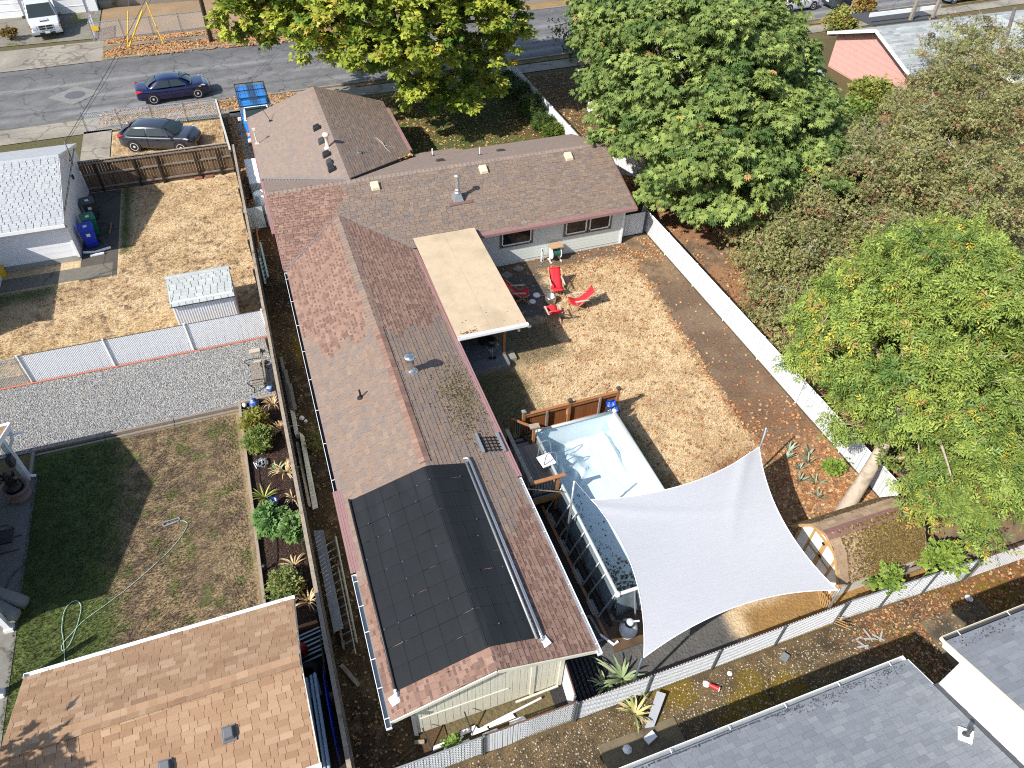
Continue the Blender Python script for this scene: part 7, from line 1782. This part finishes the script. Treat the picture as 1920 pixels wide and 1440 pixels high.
def pickup(label, paint, trim_m, L, W, H, loc, rz, rack=False, flat_face=True):
    t = thing('pickup_truck', label, 'pickup truck', (0, 0, 0)); h = L / 2; w = W / 2
    bed0, bed1 = -h, -h + L * .42; cab1 = bed1 + L * .30; wsb = cab1 + .12
    b = MB(); b.box(bed0, h - .1, -w * .96, w * .96, .42, .68); b.box(bed0 + .04, bed1, -w, -w + .09, .6, 1.18); b.box(bed0 + .04, bed1, w - .09, w, .6, 1.18); b.box(bed0, bed0 + .07, -w + .09, w - .09, .6, 1.18); b.box(bed1 - .05, bed1, -w + .09, w - .09, .6, 1.18)
    b.box(bed1, wsb + .1, -w, w, .5, 1.12); b.build('body', paint, t, bevel=.045)
    b = MB()
    for i in range(9): b.box(bed0 + .1, bed1 - .08, -w + .13 + i * (W - .34) / 9, -w + .13 + (i + .6) * (W - .34) / 9, .69, .72)
    b.build('bed_ribs', paint, t, kind='stuff')
    b = MB(); V = [(wsb, -w * .97, .5), (h, -w * .93, .5), (h, w * .93, .5), (wsb, w * .97, .5), (wsb, -w * .97, 1.16), (h - .04, -w * .90, 1.04), (h - .04, w * .90, 1.04), (wsb, w * .97, 1.16)]
    b.add(V, [(3, 2, 1, 0), (4, 5, 6, 7), (0, 1, 5, 4), (1, 2, 6, 5), (2, 3, 7, 6), (3, 0, 4, 7)]); b.build('hood', paint, t, bevel=.06)
    b = MB(); z0 = 1.12; zt = H
    A = [(bed1 + .03, -w * .97, z0), (wsb + .12, -w * .95, z0), (wsb + .12, w * .95, z0), (bed1 + .03, w * .97, z0), (bed1 + .14, -w * .82, zt), (cab1 - .38, -w * .80, zt), (cab1 - .38, w * .80, zt), (bed1 + .14, w * .82, zt)]
    b.add(A, [(3, 2, 1, 0), (4, 5, 6, 7), (0, 1, 5, 4), (1, 2, 6, 5), (2, 3, 7, 6), (3, 0, 4, 7)]); b.build('cab', paint, t, bevel=.06)
    def q(name, idx, s, m, grow=0):
        P = [Vector(A[i]) for i in idx]; c = sum(P, Vector()) / 4; n_ = (P[1] - P[0]).cross(P[2] - P[0]).normalized()
        if n_.dot(c - Vector(((bed1 + cab1) / 2, 0, 1.4))) < 0: n_ = -n_
        P = [c + (p - c) * s + n_ * (.014 + grow) for p in P]; MB().slab(P, -n_ * .012).build(name, m, t)
    q('window_trim', (1, 2, 6, 5), .93, trim_m); q('windscreen', (1, 2, 6, 5), .84, CARG, .006)
    q('rear_window', (0, 3, 7, 4), .82, CARG); q('side_window', (0, 1, 5, 4), .80, CARG); q('side_window', (3, 2, 6, 7), .80, CARG)
    for sy in (-1, 1):
        for x in (-h * .58, h * .62): wheel(t, x, sy * (w * 1.0), .38, .24, sy)
        MB().cbox((wsb - .1, sy * (w + .14), 1.22), (.1, .2, .2)).build('mirror', WHITE if rack else DARK, t, bevel=.03)
        MB().cbox((h + .0, sy * w * .72, .84), (.06, .3, .2)).build('headlight', HEAD, t, bevel=.02)
        MB().cbox((h - .08, sy * w * .93, .84), (.1, .08, .14)).build('indicator', AMBER, t)
        MB().cbox((bed0 - .01, sy * w * .9, .95), (.04, .12, .3)).build('tail_light', TAIL, t)
    MB().cbox((h + .01, 0, .84), (.05, W * .48, .28)).build('grille_surround', CHROME, t, bevel=.02)
    for k in (-1, 1):
        for z in (.76, .92): MB().cbox((h + .03, k * W * .115, z), (.04, W * .20, .11)).build('grille', BLACK, t)
    MB().cbox((h + .08, 0, .52), (.2, W * .98, .2)).build('front_bumper', CHROME if not rack else WHITE, t, bevel=.05); MB().cbox((h + .17, 0, .50), (.03, W * .5, .12)).build('bumper_intake', BLACK, t)
    MB().cbox((h + .185, 0, .55), (.02, .32, .15)).build('number_plate', PLATE, t)
    MB().cbox((bed0 - .1, 0, .5), (.18, W * .95, .16)).build('rear_bumper', DARK, t, bevel=.03)
    if rack:
        b = MB(); b.add([(bed0 + .02, -w, 1.18), (bed1 - .02, -w, 1.18), (bed1 - .02, w, 1.18), (bed0 + .02, w, 1.18), (bed0 + .1, -w * .9, 1.76), (bed1 - .05, -w * .9, 1.78), (bed1 - .05, w * .9, 1.78), (bed0 + .1, w * .9, 1.76)], [(3, 2, 1, 0), (4, 5, 6, 7), (0, 1, 5, 4), (1, 2, 6, 5), (2, 3, 7, 6), (3, 0, 4, 7)]); b.build('canopy', paint, t, bevel=.05)
        for i in range(6): MB().box(bed0 + .15, bed1 - .12, -w * .8 + i * w * .3, -w * .8 + i * w * .3 + .05, 1.77, 1.795).build('canopy_rib', paint, t)
        for sy in (-1, 1):
            MB().tube([(bed0 + .1, sy * (w - .03), 1.86), (cab1 - .1, sy * (w - .03), 1.86)], .028, 7).build('rack_rail', BLACK, t)
            MB().tube([(bed0 + .1, sy * (w - .03), 1.62), (bed1 + .2, sy * (w - .03), 1.62)], .022, 7).build('rack_rail', BLACK, t)
            for x in (bed0 + .12, bed1 - .1): MB().tube([(x, sy * (w - .03), 1.15), (x, sy * (w - .03), 1.86)], .028, 7).build('rack_post', BLACK, t)
        for i in range(4):
            x = bed0 + .1 + (cab1 - bed0 - .2) * i / 3; MB().tube([(x, -w, 1.87), (x, w, 1.87)], .028, 7).build('rack_bar', BLACK, t)
        b = MB()
        for i in range(26): b.box(bed0 + .12 + i * .115, bed0 + .14 + i * .115, -.22, .22, 1.875, 1.89)
        for y in (-.2, -.1, 0, .1, .2): b.box(bed0 + .1, cab1 - .1, y - .008, y + .008, 1.865, 1.876)
        b.build('rack_mesh', DARK, t, kind='stuff')
    else:
        MB().cbox((h - .75, 0, 1.13), (.5, .6, .08)).build('hood_scoop', paint, t, bevel=.03); MB().cbox((h - .5, 0, 1.14), (.03, .5, .05)).build('scoop_opening', BLACK, t)
    return place(t, loc, rz)
BLUEPT = mat('bright_blue_paint', (.012, .17, .50), .3, .04, 2, coat=.8)
pickup('bright blue old pickup with a black ladder rack beside the front wing', BLUEPT, WHITE, 5.0, 1.78, 1.72, (.25, 45.0, .02), R(-89), True)
pickup('white silver pickup facing the street in the driveway across the road', mat('silver_paint', (.60, .62, .65), .3, .04, 2, coat=.8), DARK, 5.9, 2.1, 1.95, (-13.45, 67.6, .02), R(-80))
# ================================================================ trees and plants
LEAFM = mat('tree_leaf', rough=.55, vc=True, var=0, leaf=.27, spec=.3)
BARK = mat('bark', (.16, .125, .095), .9, .35, 6, .6, 18, dirt=(.07, .055, .04), dirt_scale=3)
BARKP = mat('pale_bark', (.38, .31, .235), .85, .25, 5, .4, 16, dirt=(.2, .16, .12), dirt_scale=2)
BARKD = mat('dark_bark', (.055, .042, .034), .9, .3, 6)
TWIG = mat('grey_twig', (.36, .32, .27), .85, .2, 8)

def crown(parent, blobs, n, per, rc, tpl, size, cA, cB, acc, pacc, seed, flat=.55, zmin=-.75, droop=.2, name='crown', keep=None, lobes=0, wild=0.0):
    """clumps of leaves on the outside of a set of ellipsoids (c, r)"""
    g = np.random.default_rng(seed)
    C = np.array([b[0] for b in blobs], float); Rr = np.array([b[1] for b in blobs], float)
    if lobes:
        # break every ellipsoid into foliage lobes with gaps between them
        c2 = []; r2 = []
        for c, r in zip(C, Rr):
            nl = max(5, int(2.7 * (r.prod() ** (2 / 3)) / lobes ** 2)); tries = 0; got = []
            while len(got) < nl and tries < nl * 12:
                tries += 1; d = g.normal(0, 1, 3); d /= np.linalg.norm(d)
                if d[2] < zmin: continue
                p = c + d * r * g.uniform(.66, .92)
                q = np.linalg.norm((p - C) / Rr, axis=1)
                if (q < .55).any(): continue
                if got and np.linalg.norm(np.array(got) - p, axis=1).min() < lobes * .98: continue
                got.append(p); p = p + d * .12; c2.append(p); r2.append(np.array([1, 1, .8]) * lobes * g.uniform(.72, 1.2))
        C = np.array(c2); Rr = np.array(r2); blobs = list(zip(c2, r2))
    area = (Rr.prod(1)) ** (2 / 3); pr = area / area.sum()
    k = g.choice(len(blobs), n * 3, p=pr)
    d = g.normal(0, 1, (n * 3, 3)); d /= np.linalg.norm(d, axis=1, keepdims=True)
    ok = d[:, 2] > (zmin if not lobes else -.35) + g.uniform(-.2, .2, n * 3)
    P = C[k] + d * Rr[k] * g.uniform(.72, 1.04, (n * 3, 1)) ** .7
    for i in range(len(blobs)):
        q = np.linalg.norm((P - C[i]) / Rr[i], axis=1); ok &= (q > .78) | (k == i)
    ok &= P[:, 2] > .25
    if keep is not None: ok &= keep(P)
    P = P[ok][:n]; d = d[ok][:n]; m = len(P)
    rcs = rc * g.uniform(.6, 1.25, m)
    # leaves of every clump
    cnt = np.maximum(4, (per * (rcs / rc) ** 2 * g.uniform(.7, 1.2, m)).astype(int))
    ci = np.repeat(np.arange(m), cnt); N = len(ci)
    o = g.normal(0, .5, (N, 3)); 
    out = d[ci]
    off = o * rcs[ci][:, None]; off[:, 2] *= flat
    off += out * (rcs[ci] * .15)[:, None]
    LP = P[ci] + off
    nr = out * .55 + np.array([0, 0, .75]) + g.normal(0, .42, (N, 3)) + o * .25
    dirs = o * np.array([1, 1, .35]) * (1 - wild) + out * .45 * (1 - wild) + np.array([0, 0, -droop]) + g.normal(0, .25 + .5 * wild, (N, 3))
    S = size * g.uniform(.65, 1.25, N)
    V, F, kk = stamp(tpl[0], tpl[1], frames(N, dirs, nr), LP, S)
    t = np.clip(g.normal(.5, .22, m)[ci] + g.normal(0, .15, N), 0, 1)[:, None]
    col = np.array(cA) * (1 - t) + np.array(cB) * t
    ca = g.uniform(0, 1, m)[ci] < pacc * 3
    a = (g.uniform(0, 1, N) < np.where(ca, .55, pacc * .35))
    if acc: col[a] = np.array(acc)[g.integers(0, len(acc), a.sum())]
    col = np.clip(col * g.uniform(.8, 1.2, (N, 1)), .004, .9)
    np_obj(name, V, F, LEAFM, parent, np.repeat(col, kk, 0), 'stuff')
    return P

def limbs(parent, start, targets, r0, m, n=14, seed=1, sub=2, name='limb', twigs=0, twm=None, tl=.8):
    g = random.Random(seed); st = Vector(start)
    ids = g.sample(range(len(targets)), min(n, len(targets)))
    for i in ids:
        e = Vector(targets[i]); mid = st.lerp(e, .45) + Vector((g.uniform(-.3, .3), g.uniform(-.3, .3), g.uniform(.1, .5)))
        MB().tube(smoothp([st, mid, e], 4), [r0 * (1 - .9 * k / 8) for k in range(9)], 7).build(name, m, parent, smooth=True)
    if twigs:
        b = MB()
        for i in range(twigs):
            e = Vector(targets[g.randrange(len(targets))]); v = Vector((g.uniform(-1, 1), g.uniform(-1, 1), g.uniform(-.3, .7))).normalized() * tl * g.uniform(.5, 1.3)
            w = v.cross(Vector((g.uniform(-1, 1), g.uniform(-1, 1), 1))).normalized() * tl * .3
            a = e + Vector((0, 0, .15)) - v * .4
            b.tube([a, a + v * .5 + w * .15, a + v], [.018, .012, .004], 4, cap=False)
            b.tube([a + v * .45 + w * .14, a + v * .7 + w * .9], [.010, .003], 4, cap=False)
        b.build('twigs', twm or TWIG, parent, kind='stuff', fix=False)

# --- yellowing plane tree in the front lawn
t = thing('plane_tree', 'large yellowing broad leaved tree in the front lawn beside the street', 'tree', (9.9, 45.8, 0))
MB().tube(smoothp([(9.9, 45.8, -.1), (9.85, 45.8, .7), (9.7, 45.9, 2.2), (9.4, 46, 4.2)]), [.62, .55, .5, .46, .44, .42, .41, .40, .39, .38, .37, .36, .34], 14).build('trunk', BARK, t, smooth=True)
P = crown(t, [((8.3, 46, 7.8), (6.2, 5.6, 4.6)), ((3.6, 46.5, 7.4), (3.0, 3.8, 3.2)), ((12.8, 42.8, 6.0), (3.2, 4.0, 3.3)), ((8.4, 42.0, 6.2), (3.8, 3.4, 3.0)), ((13.2, 46.5, 7.5), (3.0, 3.6, 4)), ((10.6, 40.2, 3.2), (1.8, 1.5, 1.9)), ((14.0, 43.5, 4.2), (2.2, 2.6, 2.6)), ((1.9, 45.6, 6.4), (1.6, 2.4, 2.0)), ((6, 41.5, 6.0), (2.3, 2.0, 1.8))],
          1350, 62, .44, T_STAR, .235, (.085, .16, .02), (.40, .43, .055), [(.46, .42, .05), (.44, .41, .07), (.44, .30, .05), (.38, .38, .09)], .06, 301, droop=.35, lobes=1.15)
limbs(t, (9.4, 46, 4.0), P, .22, BARK, 16, 302)
# --- the big green maple over the next lot
t = thing('maple_tree', 'big dense mid green tree right of the brown house with drooping leaf sprays', 'tree', (20.6, 30.0, 0))
MB().tube(smoothp([(20.6, 30.0, -.1), (20.7, 30.1, 1.2), (20.4, 30.4, 3.2)]), [.5, .44, .42, .41, .40, .39, .38, .36, .34], 12).build('trunk', BARK, t, smooth=True)
P = crown(t, [((20.4, 30.8, 6.2), (4.5, 5.6, 4.3)), ((20.1, 26.2, 4.1), (3.2, 3.2, 2.9)), ((22.8, 28.2, 4.3), (3.4, 4.2, 3.0)), ((20.4, 35.0, 6.2), (3.6, 4.6, 4.0)), ((24.2, 33, 5.4), (4.2, 4.3, 4.2)), ((17.6, 30.4, 4.2), (1.6, 2.0, 1.7)), ((23.6, 24.8, 2.9), (2.2, 2.0, 1.9)), ((21.1, 23.9, 2.6), (1.5, 1.3, 1.5)), ((18.2, 27.2, 3.0), (1.1, 1.3, 1.2)), ((25.9, 29.6, 3.9), (2.4, 2.8, 2.3))],
          1900, 60, .42, T_ROSETTE, .22, (.065, .125, .03), (.29, .36, .095), [(.46, .30, .07), (.40, .24, .09), (.36, .36, .10), (.32, .34, .12)], .012, 311, flat=.6, droop=.5, lobes=1.0, wild=.3)
limbs(t, (20.4, 30.4, 3.0), P, .2, BARK, 12, 312)
# --- hawthorn thicket: three trees
haw = dict(tpl=T_SMALL, size=.135, cA=(.14, .155, .055), cB=(.34, .335, .13), acc=[(.30, .13, .075), (.36, .22, .12), (.28, .11, .065), (.24, .28, .09)], pacc=.06, lobes=.95)
for lab, base, blobs, n, sd_, tw in (
    ('olive brown hawthorn in the middle of the thicket, nearest the big green tree', (25, 23.4, 0), [((24.2, 22.6, 2.0), (3.4, 3.2, 1.9)), ((21.6, 20.2, 1.4), (2.2, 2.6, 1.4)), ((25.8, 24.0, 2.5), (2.6, 2.6, 2.1)), ((21.9, 22.8, 1.5), (1.5, 1.4, 1.3)), ((20.2, 18.2, .9), (1.2, 1.6, .9))], 1000, 321, 260),
    ('wide olive brown hawthorn in front of the red house', (30.0, 24.6, 0), [((29.0, 24.6, 2.6), (3.6, 3.4, 2.3)), ((33.0, 25.6, 2.9), (3.0, 3.2, 2.4)), ((27.6, 21.2, 2.2), (2.8, 2.4, 1.9)), ((24.5, 19.6, 1.9), (2.4, 2.0, 1.8))], 1150, 331, 260),
    ('tall reddish hawthorn at the right edge against the slate roof', (37.6, 28.4, 0), [((37.6, 29.0, 3.3), (3.2, 3.2, 2.9)), ((41.0, 29.5, 3.6), (3.2, 3.4, 3.0)), ((36.0, 24.6, 3.2), (3.4, 3.2, 2.6)), ((40.6, 33.0, 4.2), (1.7, 1.5, 1.9)), ((31.5, 20.5, 3.0), (3.0, 2.6, 2.2))], 1150, 341, 260)):
    t = thing('hawthorn_tree', lab, 'tree', base)
    MB().tube(smoothp([(base[0], base[1], -.1), (base[0] + .1, base[1], .8), (base[0] - .1, base[1] + .1, 1.8)]), [.24, .2, .19, .18, .17, .16, .15, .14, .13], 10).build('trunk', BARKD, t, smooth=True)
    P = crown(t, blobs, n, 66, .46, wild=.7, seed=sd_, flat=.6, droop=.1, **haw)
    limbs(t, (base[0], base[1], 1.6), P, .09, TWIG, 18, sd_ + 1, twigs=tw, tl=.9)
# --- light green ash
t = thing('ash_tree', 'light yellow green ash tree with a pale leaning trunk above the barn shed', 'tree', (15.9, 9.75, 0))
MB().tube(smoothp([(15.9, 9.7, -.1), (16.4, 9.95, .9), (17.0, 10.3, 2.0), (17.9, 11.0, 3.4), (18.6, 11.8, 4.6)]), [.27 - .008 * i for i in range(17)], 12).build('trunk', BARKP, t, smooth=True)
P = crown(t, [((19.0, 12.3, 4.7), (3.1, 3.6, 2.8)), ((17.3, 12.7, 3.7), (1.7, 2.2, 1.7)), ((18.3, 8.8, 3.2), (1.7, 1.4, 1.2)), ((21.8, 12.8, 4.7), (2.9, 3.0, 2.2)), ((20.9, 15.3, 3.6), (2.4, 1.7, 1.9)), ((17.3, 7.6, 2.9), (.9, .7, .6)), ((19.6, 9.1, 3.5), (1.2, 1.2, 1.0)), ((23.2, 15.2, 3.9), (2.5, 1.8, 2.0))],
          1050, 62, .44, T_ASH, .25, (.09, .165, .035), (.35, .42, .085), [(.46, .42, .06), (.42, .38, .05), (.38, .24, .07), (.2, .30, .11)], .05, 351, flat=.6, droop=.1, lobes=.9, wild=.8)
limbs(t, (17.9, 11.0, 3.4), P, .1, BARKP, 22, 352, twigs=170, tl=.9)
limbs(t, (16.8, 10.2, 1.8), P, .06, BARKP, 6, 353)
# --- a garden tree just left of the picture, whose shade falls on the tan garage
t = thing('garden_tree', 'small green tree left of the tan garage, mostly outside the picture', 'tree', (-12.0, 5.6, 0))
MB().tube([(-12, 5.6, -.1), (-12, 5.7, 4.2)], [.18, .11], 10).build('trunk', BARK, t, smooth=True)
P = crown(t, [((-12.0, 5.7, 5.3), (2.0, 2.0, 1.6))], 110, 40, .45, T_STAR, .22, (.08, .14, .03), (.2, .28, .06), None, 0, 371, lobes=.8)
limbs(t, (-12, 5.7, 3.8), P, .05, BARK, 8, 372)
# --- conifer by the street and the saplings
t = thing('conifer_tree', 'thin drooping conifer at the street behind the plane tree', 'tree', (24.8, 49.6, 0))
MB().tube([(24.8, 49.6, 0), (24.7, 49.6, 4), (24.9, 49.6, 9)], [.3, .24, .12], 10).build('trunk', BARKD, t, smooth=True)
g = random.Random(6); b = MB(); tips = []
for i in range(26):
    a = g.uniform(0, 6.28); z = g.uniform(1.6, 8); L = g.uniform(1.8, 3.8) * (1 - z / 14)
    e = Vector((24.8 + L * math.cos(a), 49.6 + L * math.sin(a), z - .5)); b.tube(smoothp([(24.8, 49.6, z), tuple(Vector((24.8, 49.6, z)).lerp(e, .5) + Vector((0, 0, .25))), tuple(e)]), [.06 - .006 * k for k in range(9)], 5, cap=False); tips += [Vector((24.8, 49.6, z)).lerp(e, f) for f in (.55, .75, 1)]
b.build('branches', BARKD, t, kind='stuff')
tips = np.array([tuple(p) for p in tips]); gg_ = np.random.default_rng(7); kI = gg_.integers(0, len(tips), 2600)
LPp = tips[kI] + gg_.normal(0, .28, (2600, 3)) * [1, 1, 1.2] - [0, 0, .25]
V, F, kk = stamp(T_SMALL[0], T_SMALL[1], frames(2600, gg_.normal(0, .3, (2600, 3)) + [0, 0, -1], gg_.normal(0, 1, (2600, 3))), LPp, gg_.uniform(.14, .3, 2600))
np_obj('crown', V, F, LEAFM, t, np.repeat(np.array([(.035, .07, .018), (.06, .11, .02), (.13, .19, .03)])[gg_.integers(0, 3, 2600)], kk, 0), 'stuff')

def bush(name, label, cat, c, r, n, per, tpl, size, cA, cB, seed, acc=None, pacc=0, rc=.16, stems=True, group=None, zmin=-.3, droop=.0):
    t = thing(name, label, cat, (c[0], c[1], 0), group)
    crown(t, [((c[0], c[1], c[2]), r)], n, per, rc, tpl, size, cA, cB, acc, pacc, seed, flat=.8, zmin=zmin, droop=droop, name='leaves', keep=lambda P: P[:, 2] > .05) if c[2] > .3 else crown(t, [((c[0], c[1], max(c[2], .3)), r)], n, per, rc, tpl, size, cA, cB, acc, pacc, seed, flat=.8, zmin=zmin, droop=droop, name='leaves')
    if stems:
        b = MB(); g = random.Random(seed)
        for i in range(5): a = g.uniform(0, 6.28); b.tube([(c[0], c[1], 0), (c[0] + r[0] * .6 * math.cos(a), c[1] + r[1] * .6 * math.sin(a), c[2])], [.02, .008], 5)
        b.build('stems', BARKD, t, kind='stuff')
    return t
for i, (x, y, r) in enumerate(((16.95, 47.2, .42), (16.9, 46.1, .48), (16.75, 44.2, .75), (16.7, 41.6, .85), (16.75, 39.5, .6), (16.9, 38.4, .5))):
    bush('hedge_bush', ['small clipped green bush at the sidewalk end of the white fence row', 'second small clipped bush from the sidewalk along the white fence', 'rounded dark green bush midway along the white fence', 'largest rounded bush of the row along the white fence', 'fifth bush of the white fence row, close to the brown roof', 'light green last bush of the row, touching the brown roof edge'][i], 'bush', (x, y, r * .75), (r, r * 1.05, r * .85), 90, 34, T_SMALL, .13, (.05, .085, .02), (.10, .15, .03) if i < 5 else (.2, .26, .04), 400 + i, rc=.2, group='bushes along the white fence')
# bed plants
bush('leafy_plant', 'yellow green shrub at the top of the raised bed', 'plant', (-2.45, 19.85, .42), (.3, .42, .3), 46, 30, T_SMALL, .12, (.17, .19, .035), (.28, .27, .05), 420, [(.34, .2, .04)], .05)
bush('leafy_plant', 'light green shrub below the yellow green one in the raised bed', 'plant', (-2.35, 18.9, .4), (.32, .4, .28), 46, 30, T_SMALL, .13, (.12, .17, .04), (.22, .26, .06), 421)
bush('leafy_plant', 'bright green ferny plant in the middle of the raised bed', 'plant', (-2.35, 15.25, .4), (.36, .5, .3), 60, 24, T_STAR, .12, (.10, .20, .05), (.17, .30, .09), 422)
bush('leafy_plant', 'green ferny plant against the wood fence with a pale bloom', 'plant', (-1.75, 14.75, .42), (.24, .4, .26), 36, 24, T_STAR, .12, (.10, .19, .05), (.18, .29, .09), 423, [(.6, .5, .6)], .01)
bush('leafy_plant', 'round green bush with yellowing tips near the tan garage', 'plant', (-2.2, 12.75, .38), (.33, .36, .3), 60, 30, T_SMALL, .13, (.11, .16, .045), (.24, .27, .08), 424, [(.5, .42, .15)], .06)
def strappy(name, label, c, n, L, wd, cols, seed, lean=.8, bend=.5, cat='plant'):
    t = thing(name, label, cat, c); g = random.Random(seed); lm = [mat('%s_leaf_%d_%d' % (name, seed, i), q, .6, .15, 5) for i, q in enumerate(cols)]
    for i in range(n):
        a = g.uniform(0, 6.28); l = L * g.uniform(.6, 1.1); ln = lean * g.uniform(.4, 1.1); d = Vector((math.cos(a), math.sin(a), 0)); s = Vector((-d.y, d.x, 0))
        G = []
        for k in range(7):
            f = k / 6; p = Vector(c) + d * (.04 + l * ln * f) + Vector((0, 0, l * (f * (1.1 - ln * .5) - bend * f * f * f))); w = wd * (1 - f ** 2.2) * (.6 + .8 * min(f * 3, 1)) + .002
            G.append([tuple(p - s * w), tuple(p + Vector((0, 0, -w * .3))), tuple(p + s * w)])
        MB().grid(G).build('blade', lm[g.randrange(len(lm))], t, smooth=True, fix=False)
    return t
strappy('yucca_plant', 'spiky yellow green plant in the raised bed beside the blue pot', (-2.5, 16.55, .05), 26, .55, .018, [(.24, .28, .05), (.32, .33, .07), (.14, .22, .04)], 1, .9, .25)
strappy('agave_plant', 'strappy grey green plant inside the back fence under the sail corner', (6.25, 7.0, 0), 24, .85, .03, [(.26, .32, .16), (.34, .38, .20), (.2, .27, .12)], 2, 1.0, .35)
strappy('agave_plant', 'smaller strappy plant left of the big one inside the back fence', (5.72, 6.95, 0), 16, .6, .026, [(.24, .31, .14), (.33, .36, .18)], 3, 1.0, .35)
strappy('agave_plant', 'yellowing strappy plant in the alley against the grey panel', (6.15, 6.0, 0), 26, .8, .028, [(.28, .32, .10), (.42, .40, .14), (.45, .36, .18), (.2, .27, .08)], 4, 1.05, .45)
for i, (x, y, n, l, q) in enumerate(((-1.7, 20.9, 22, .6, 'top'), (-1.6, 19.4, 24, .7, 'upper'), (-1.65, 17.4, 26, .75, 'middle'), (-1.6, 16.2, 14, .5, 'lower'), (-1.9, 13.6, 16, .6, 'near'), (-1.65, 12.2, 22, .7, 'lowest'))):
    strappy('dry_plant', 'tuft of dry straw coloured leaves in the raised bed against the fence, %s one' % q, (x, y, .05), n, l, .016, [(.46, .34, .18), (.36, .23, .10), (.52, .42, .26)], 10 + i, .95, .6)
strappy('green_blades', 'thin green blades growing in the middle of the raised bed', (-1.95, 17.5, .05), 12, .6, .018, [(.18, .25, .10), (.3, .35, .16)], 20, .8, .4)
g = random.Random(77)
for i, (x, y) in enumerate(((15.45, 12.35), (15.75, 12.6), (15.6, 11.75), (16.1, 11.9), (15.3, 11.3), (16.35, 12.2), (15.75, 11.0), (15.5, 10.5))):
    strappy('iris_clump', 'grey green iris clump in the orange leaf litter', (x, y, 0), 12, .5, .022, [(.22, .28, .20), (.16, .22, .13), (.27, .33, .25)], 30 + i, .7, .25)['group'] = 'iris clumps near the ash trunk'
bush('weed_plant', 'bright green weed in the leaf litter left of the ash trunk', 'plant', (16.6, 11.2, .3), (.28, .25, .16), 26, 20, T_LEAF, .12, (.16, .26, .04), (.25, .34, .06), 430)
bush('sapling', 'leafy green sapling growing beside the barn shed roof', 'plant', (14.75, 6.75, .95), (.4, .25, .5), 22, 16, T_LEAF, .17, (.15, .24, .04), (.27, .36, .07), 431, rc=.2)
bush('sapling', 'bright green bramble hanging over the loose fence slats', 'plant', (16.85, 6.75, 1.05), (.7, .4, .45), 48, 16, T_LEAF, .17, (.16, .25, .04), (.27, .36, .07), 432, rc=.24)
bush('shrub', 'bright green shrub at the right edge behind the open chain link', 'bush', (22.3, 8.3, .9), (1.1, 1.6, .9), 120, 20, T_LEAF, .17, (.16, .25, .04), (.27, .34, .06), 433, rc=.28)
bush('shrub', 'yellowing shrub in front of the red gable wall', 'bush', (38.4, 36.2, 1.0), (1.3, 1.2, 1.0), 130, 20, T_LEAF, .2, (.16, .22, .04), (.30, .30, .06), 434, rc=.3)
bush('shrub', 'green shrub beside the pale footpath', 'bush', (36.2, 34.6, .7), (1.0, 1.2, .8), 90, 20, T_LEAF, .2, (.12, .20, .04), (.24, .30, .06), 435, rc=.3)
bush('shrub', 'orange and green shrub at the wheel of the charcoal car', 'bush', (51.4, 52.6, .6), (.8, .8, .7), 70, 20, T_LEAF, .2, (.26, .22, .05), (.45, .28, .09), 436, rc=.25)
bush('shrub', 'tall yellow green shrub left of the charcoal car', 'bush', (46.3, 49.2, .8), (1.2, 1.1, .9), 110, 20, T_LEAF, .22, (.20, .24, .05), (.36, .36, .09), 437, rc=.34, acc=[(.5, .25, .08)], pacc=.06)
bush('shrub', 'small orange shrub beside the white silver pickup', 'bush', (-15.6, 65.4, .4), (.5, .5, .4), 50, 20, T_LEAF, .16, (.3, .16, .05), (.2, .2, .06), 438)
bush('weed_plant', 'yellow green weed between the painted board and the house gutter', 'plant', (-.35, 18.3, .3), (.26, .3, .2), 26, 16, T_SMALL, .1, (.14, .14, .03), (.22, .22, .05), 439)
bush('weed_plant', 'small green weed by the dark stakes below the gable', 'plant', (1.25, 6.75, .3), (.14, .12, .12), 12, 12, T_LEAF, .12, (.16, .26, .05), (.2, .3, .06), 440)
tag(MB().beam((50.6, 53.2, 0), (50.75, 53.2, 2.4), .1, .1).build('wooden_stake', CAPW), 'pale wooden stake in front of the charcoal car', 'stake')
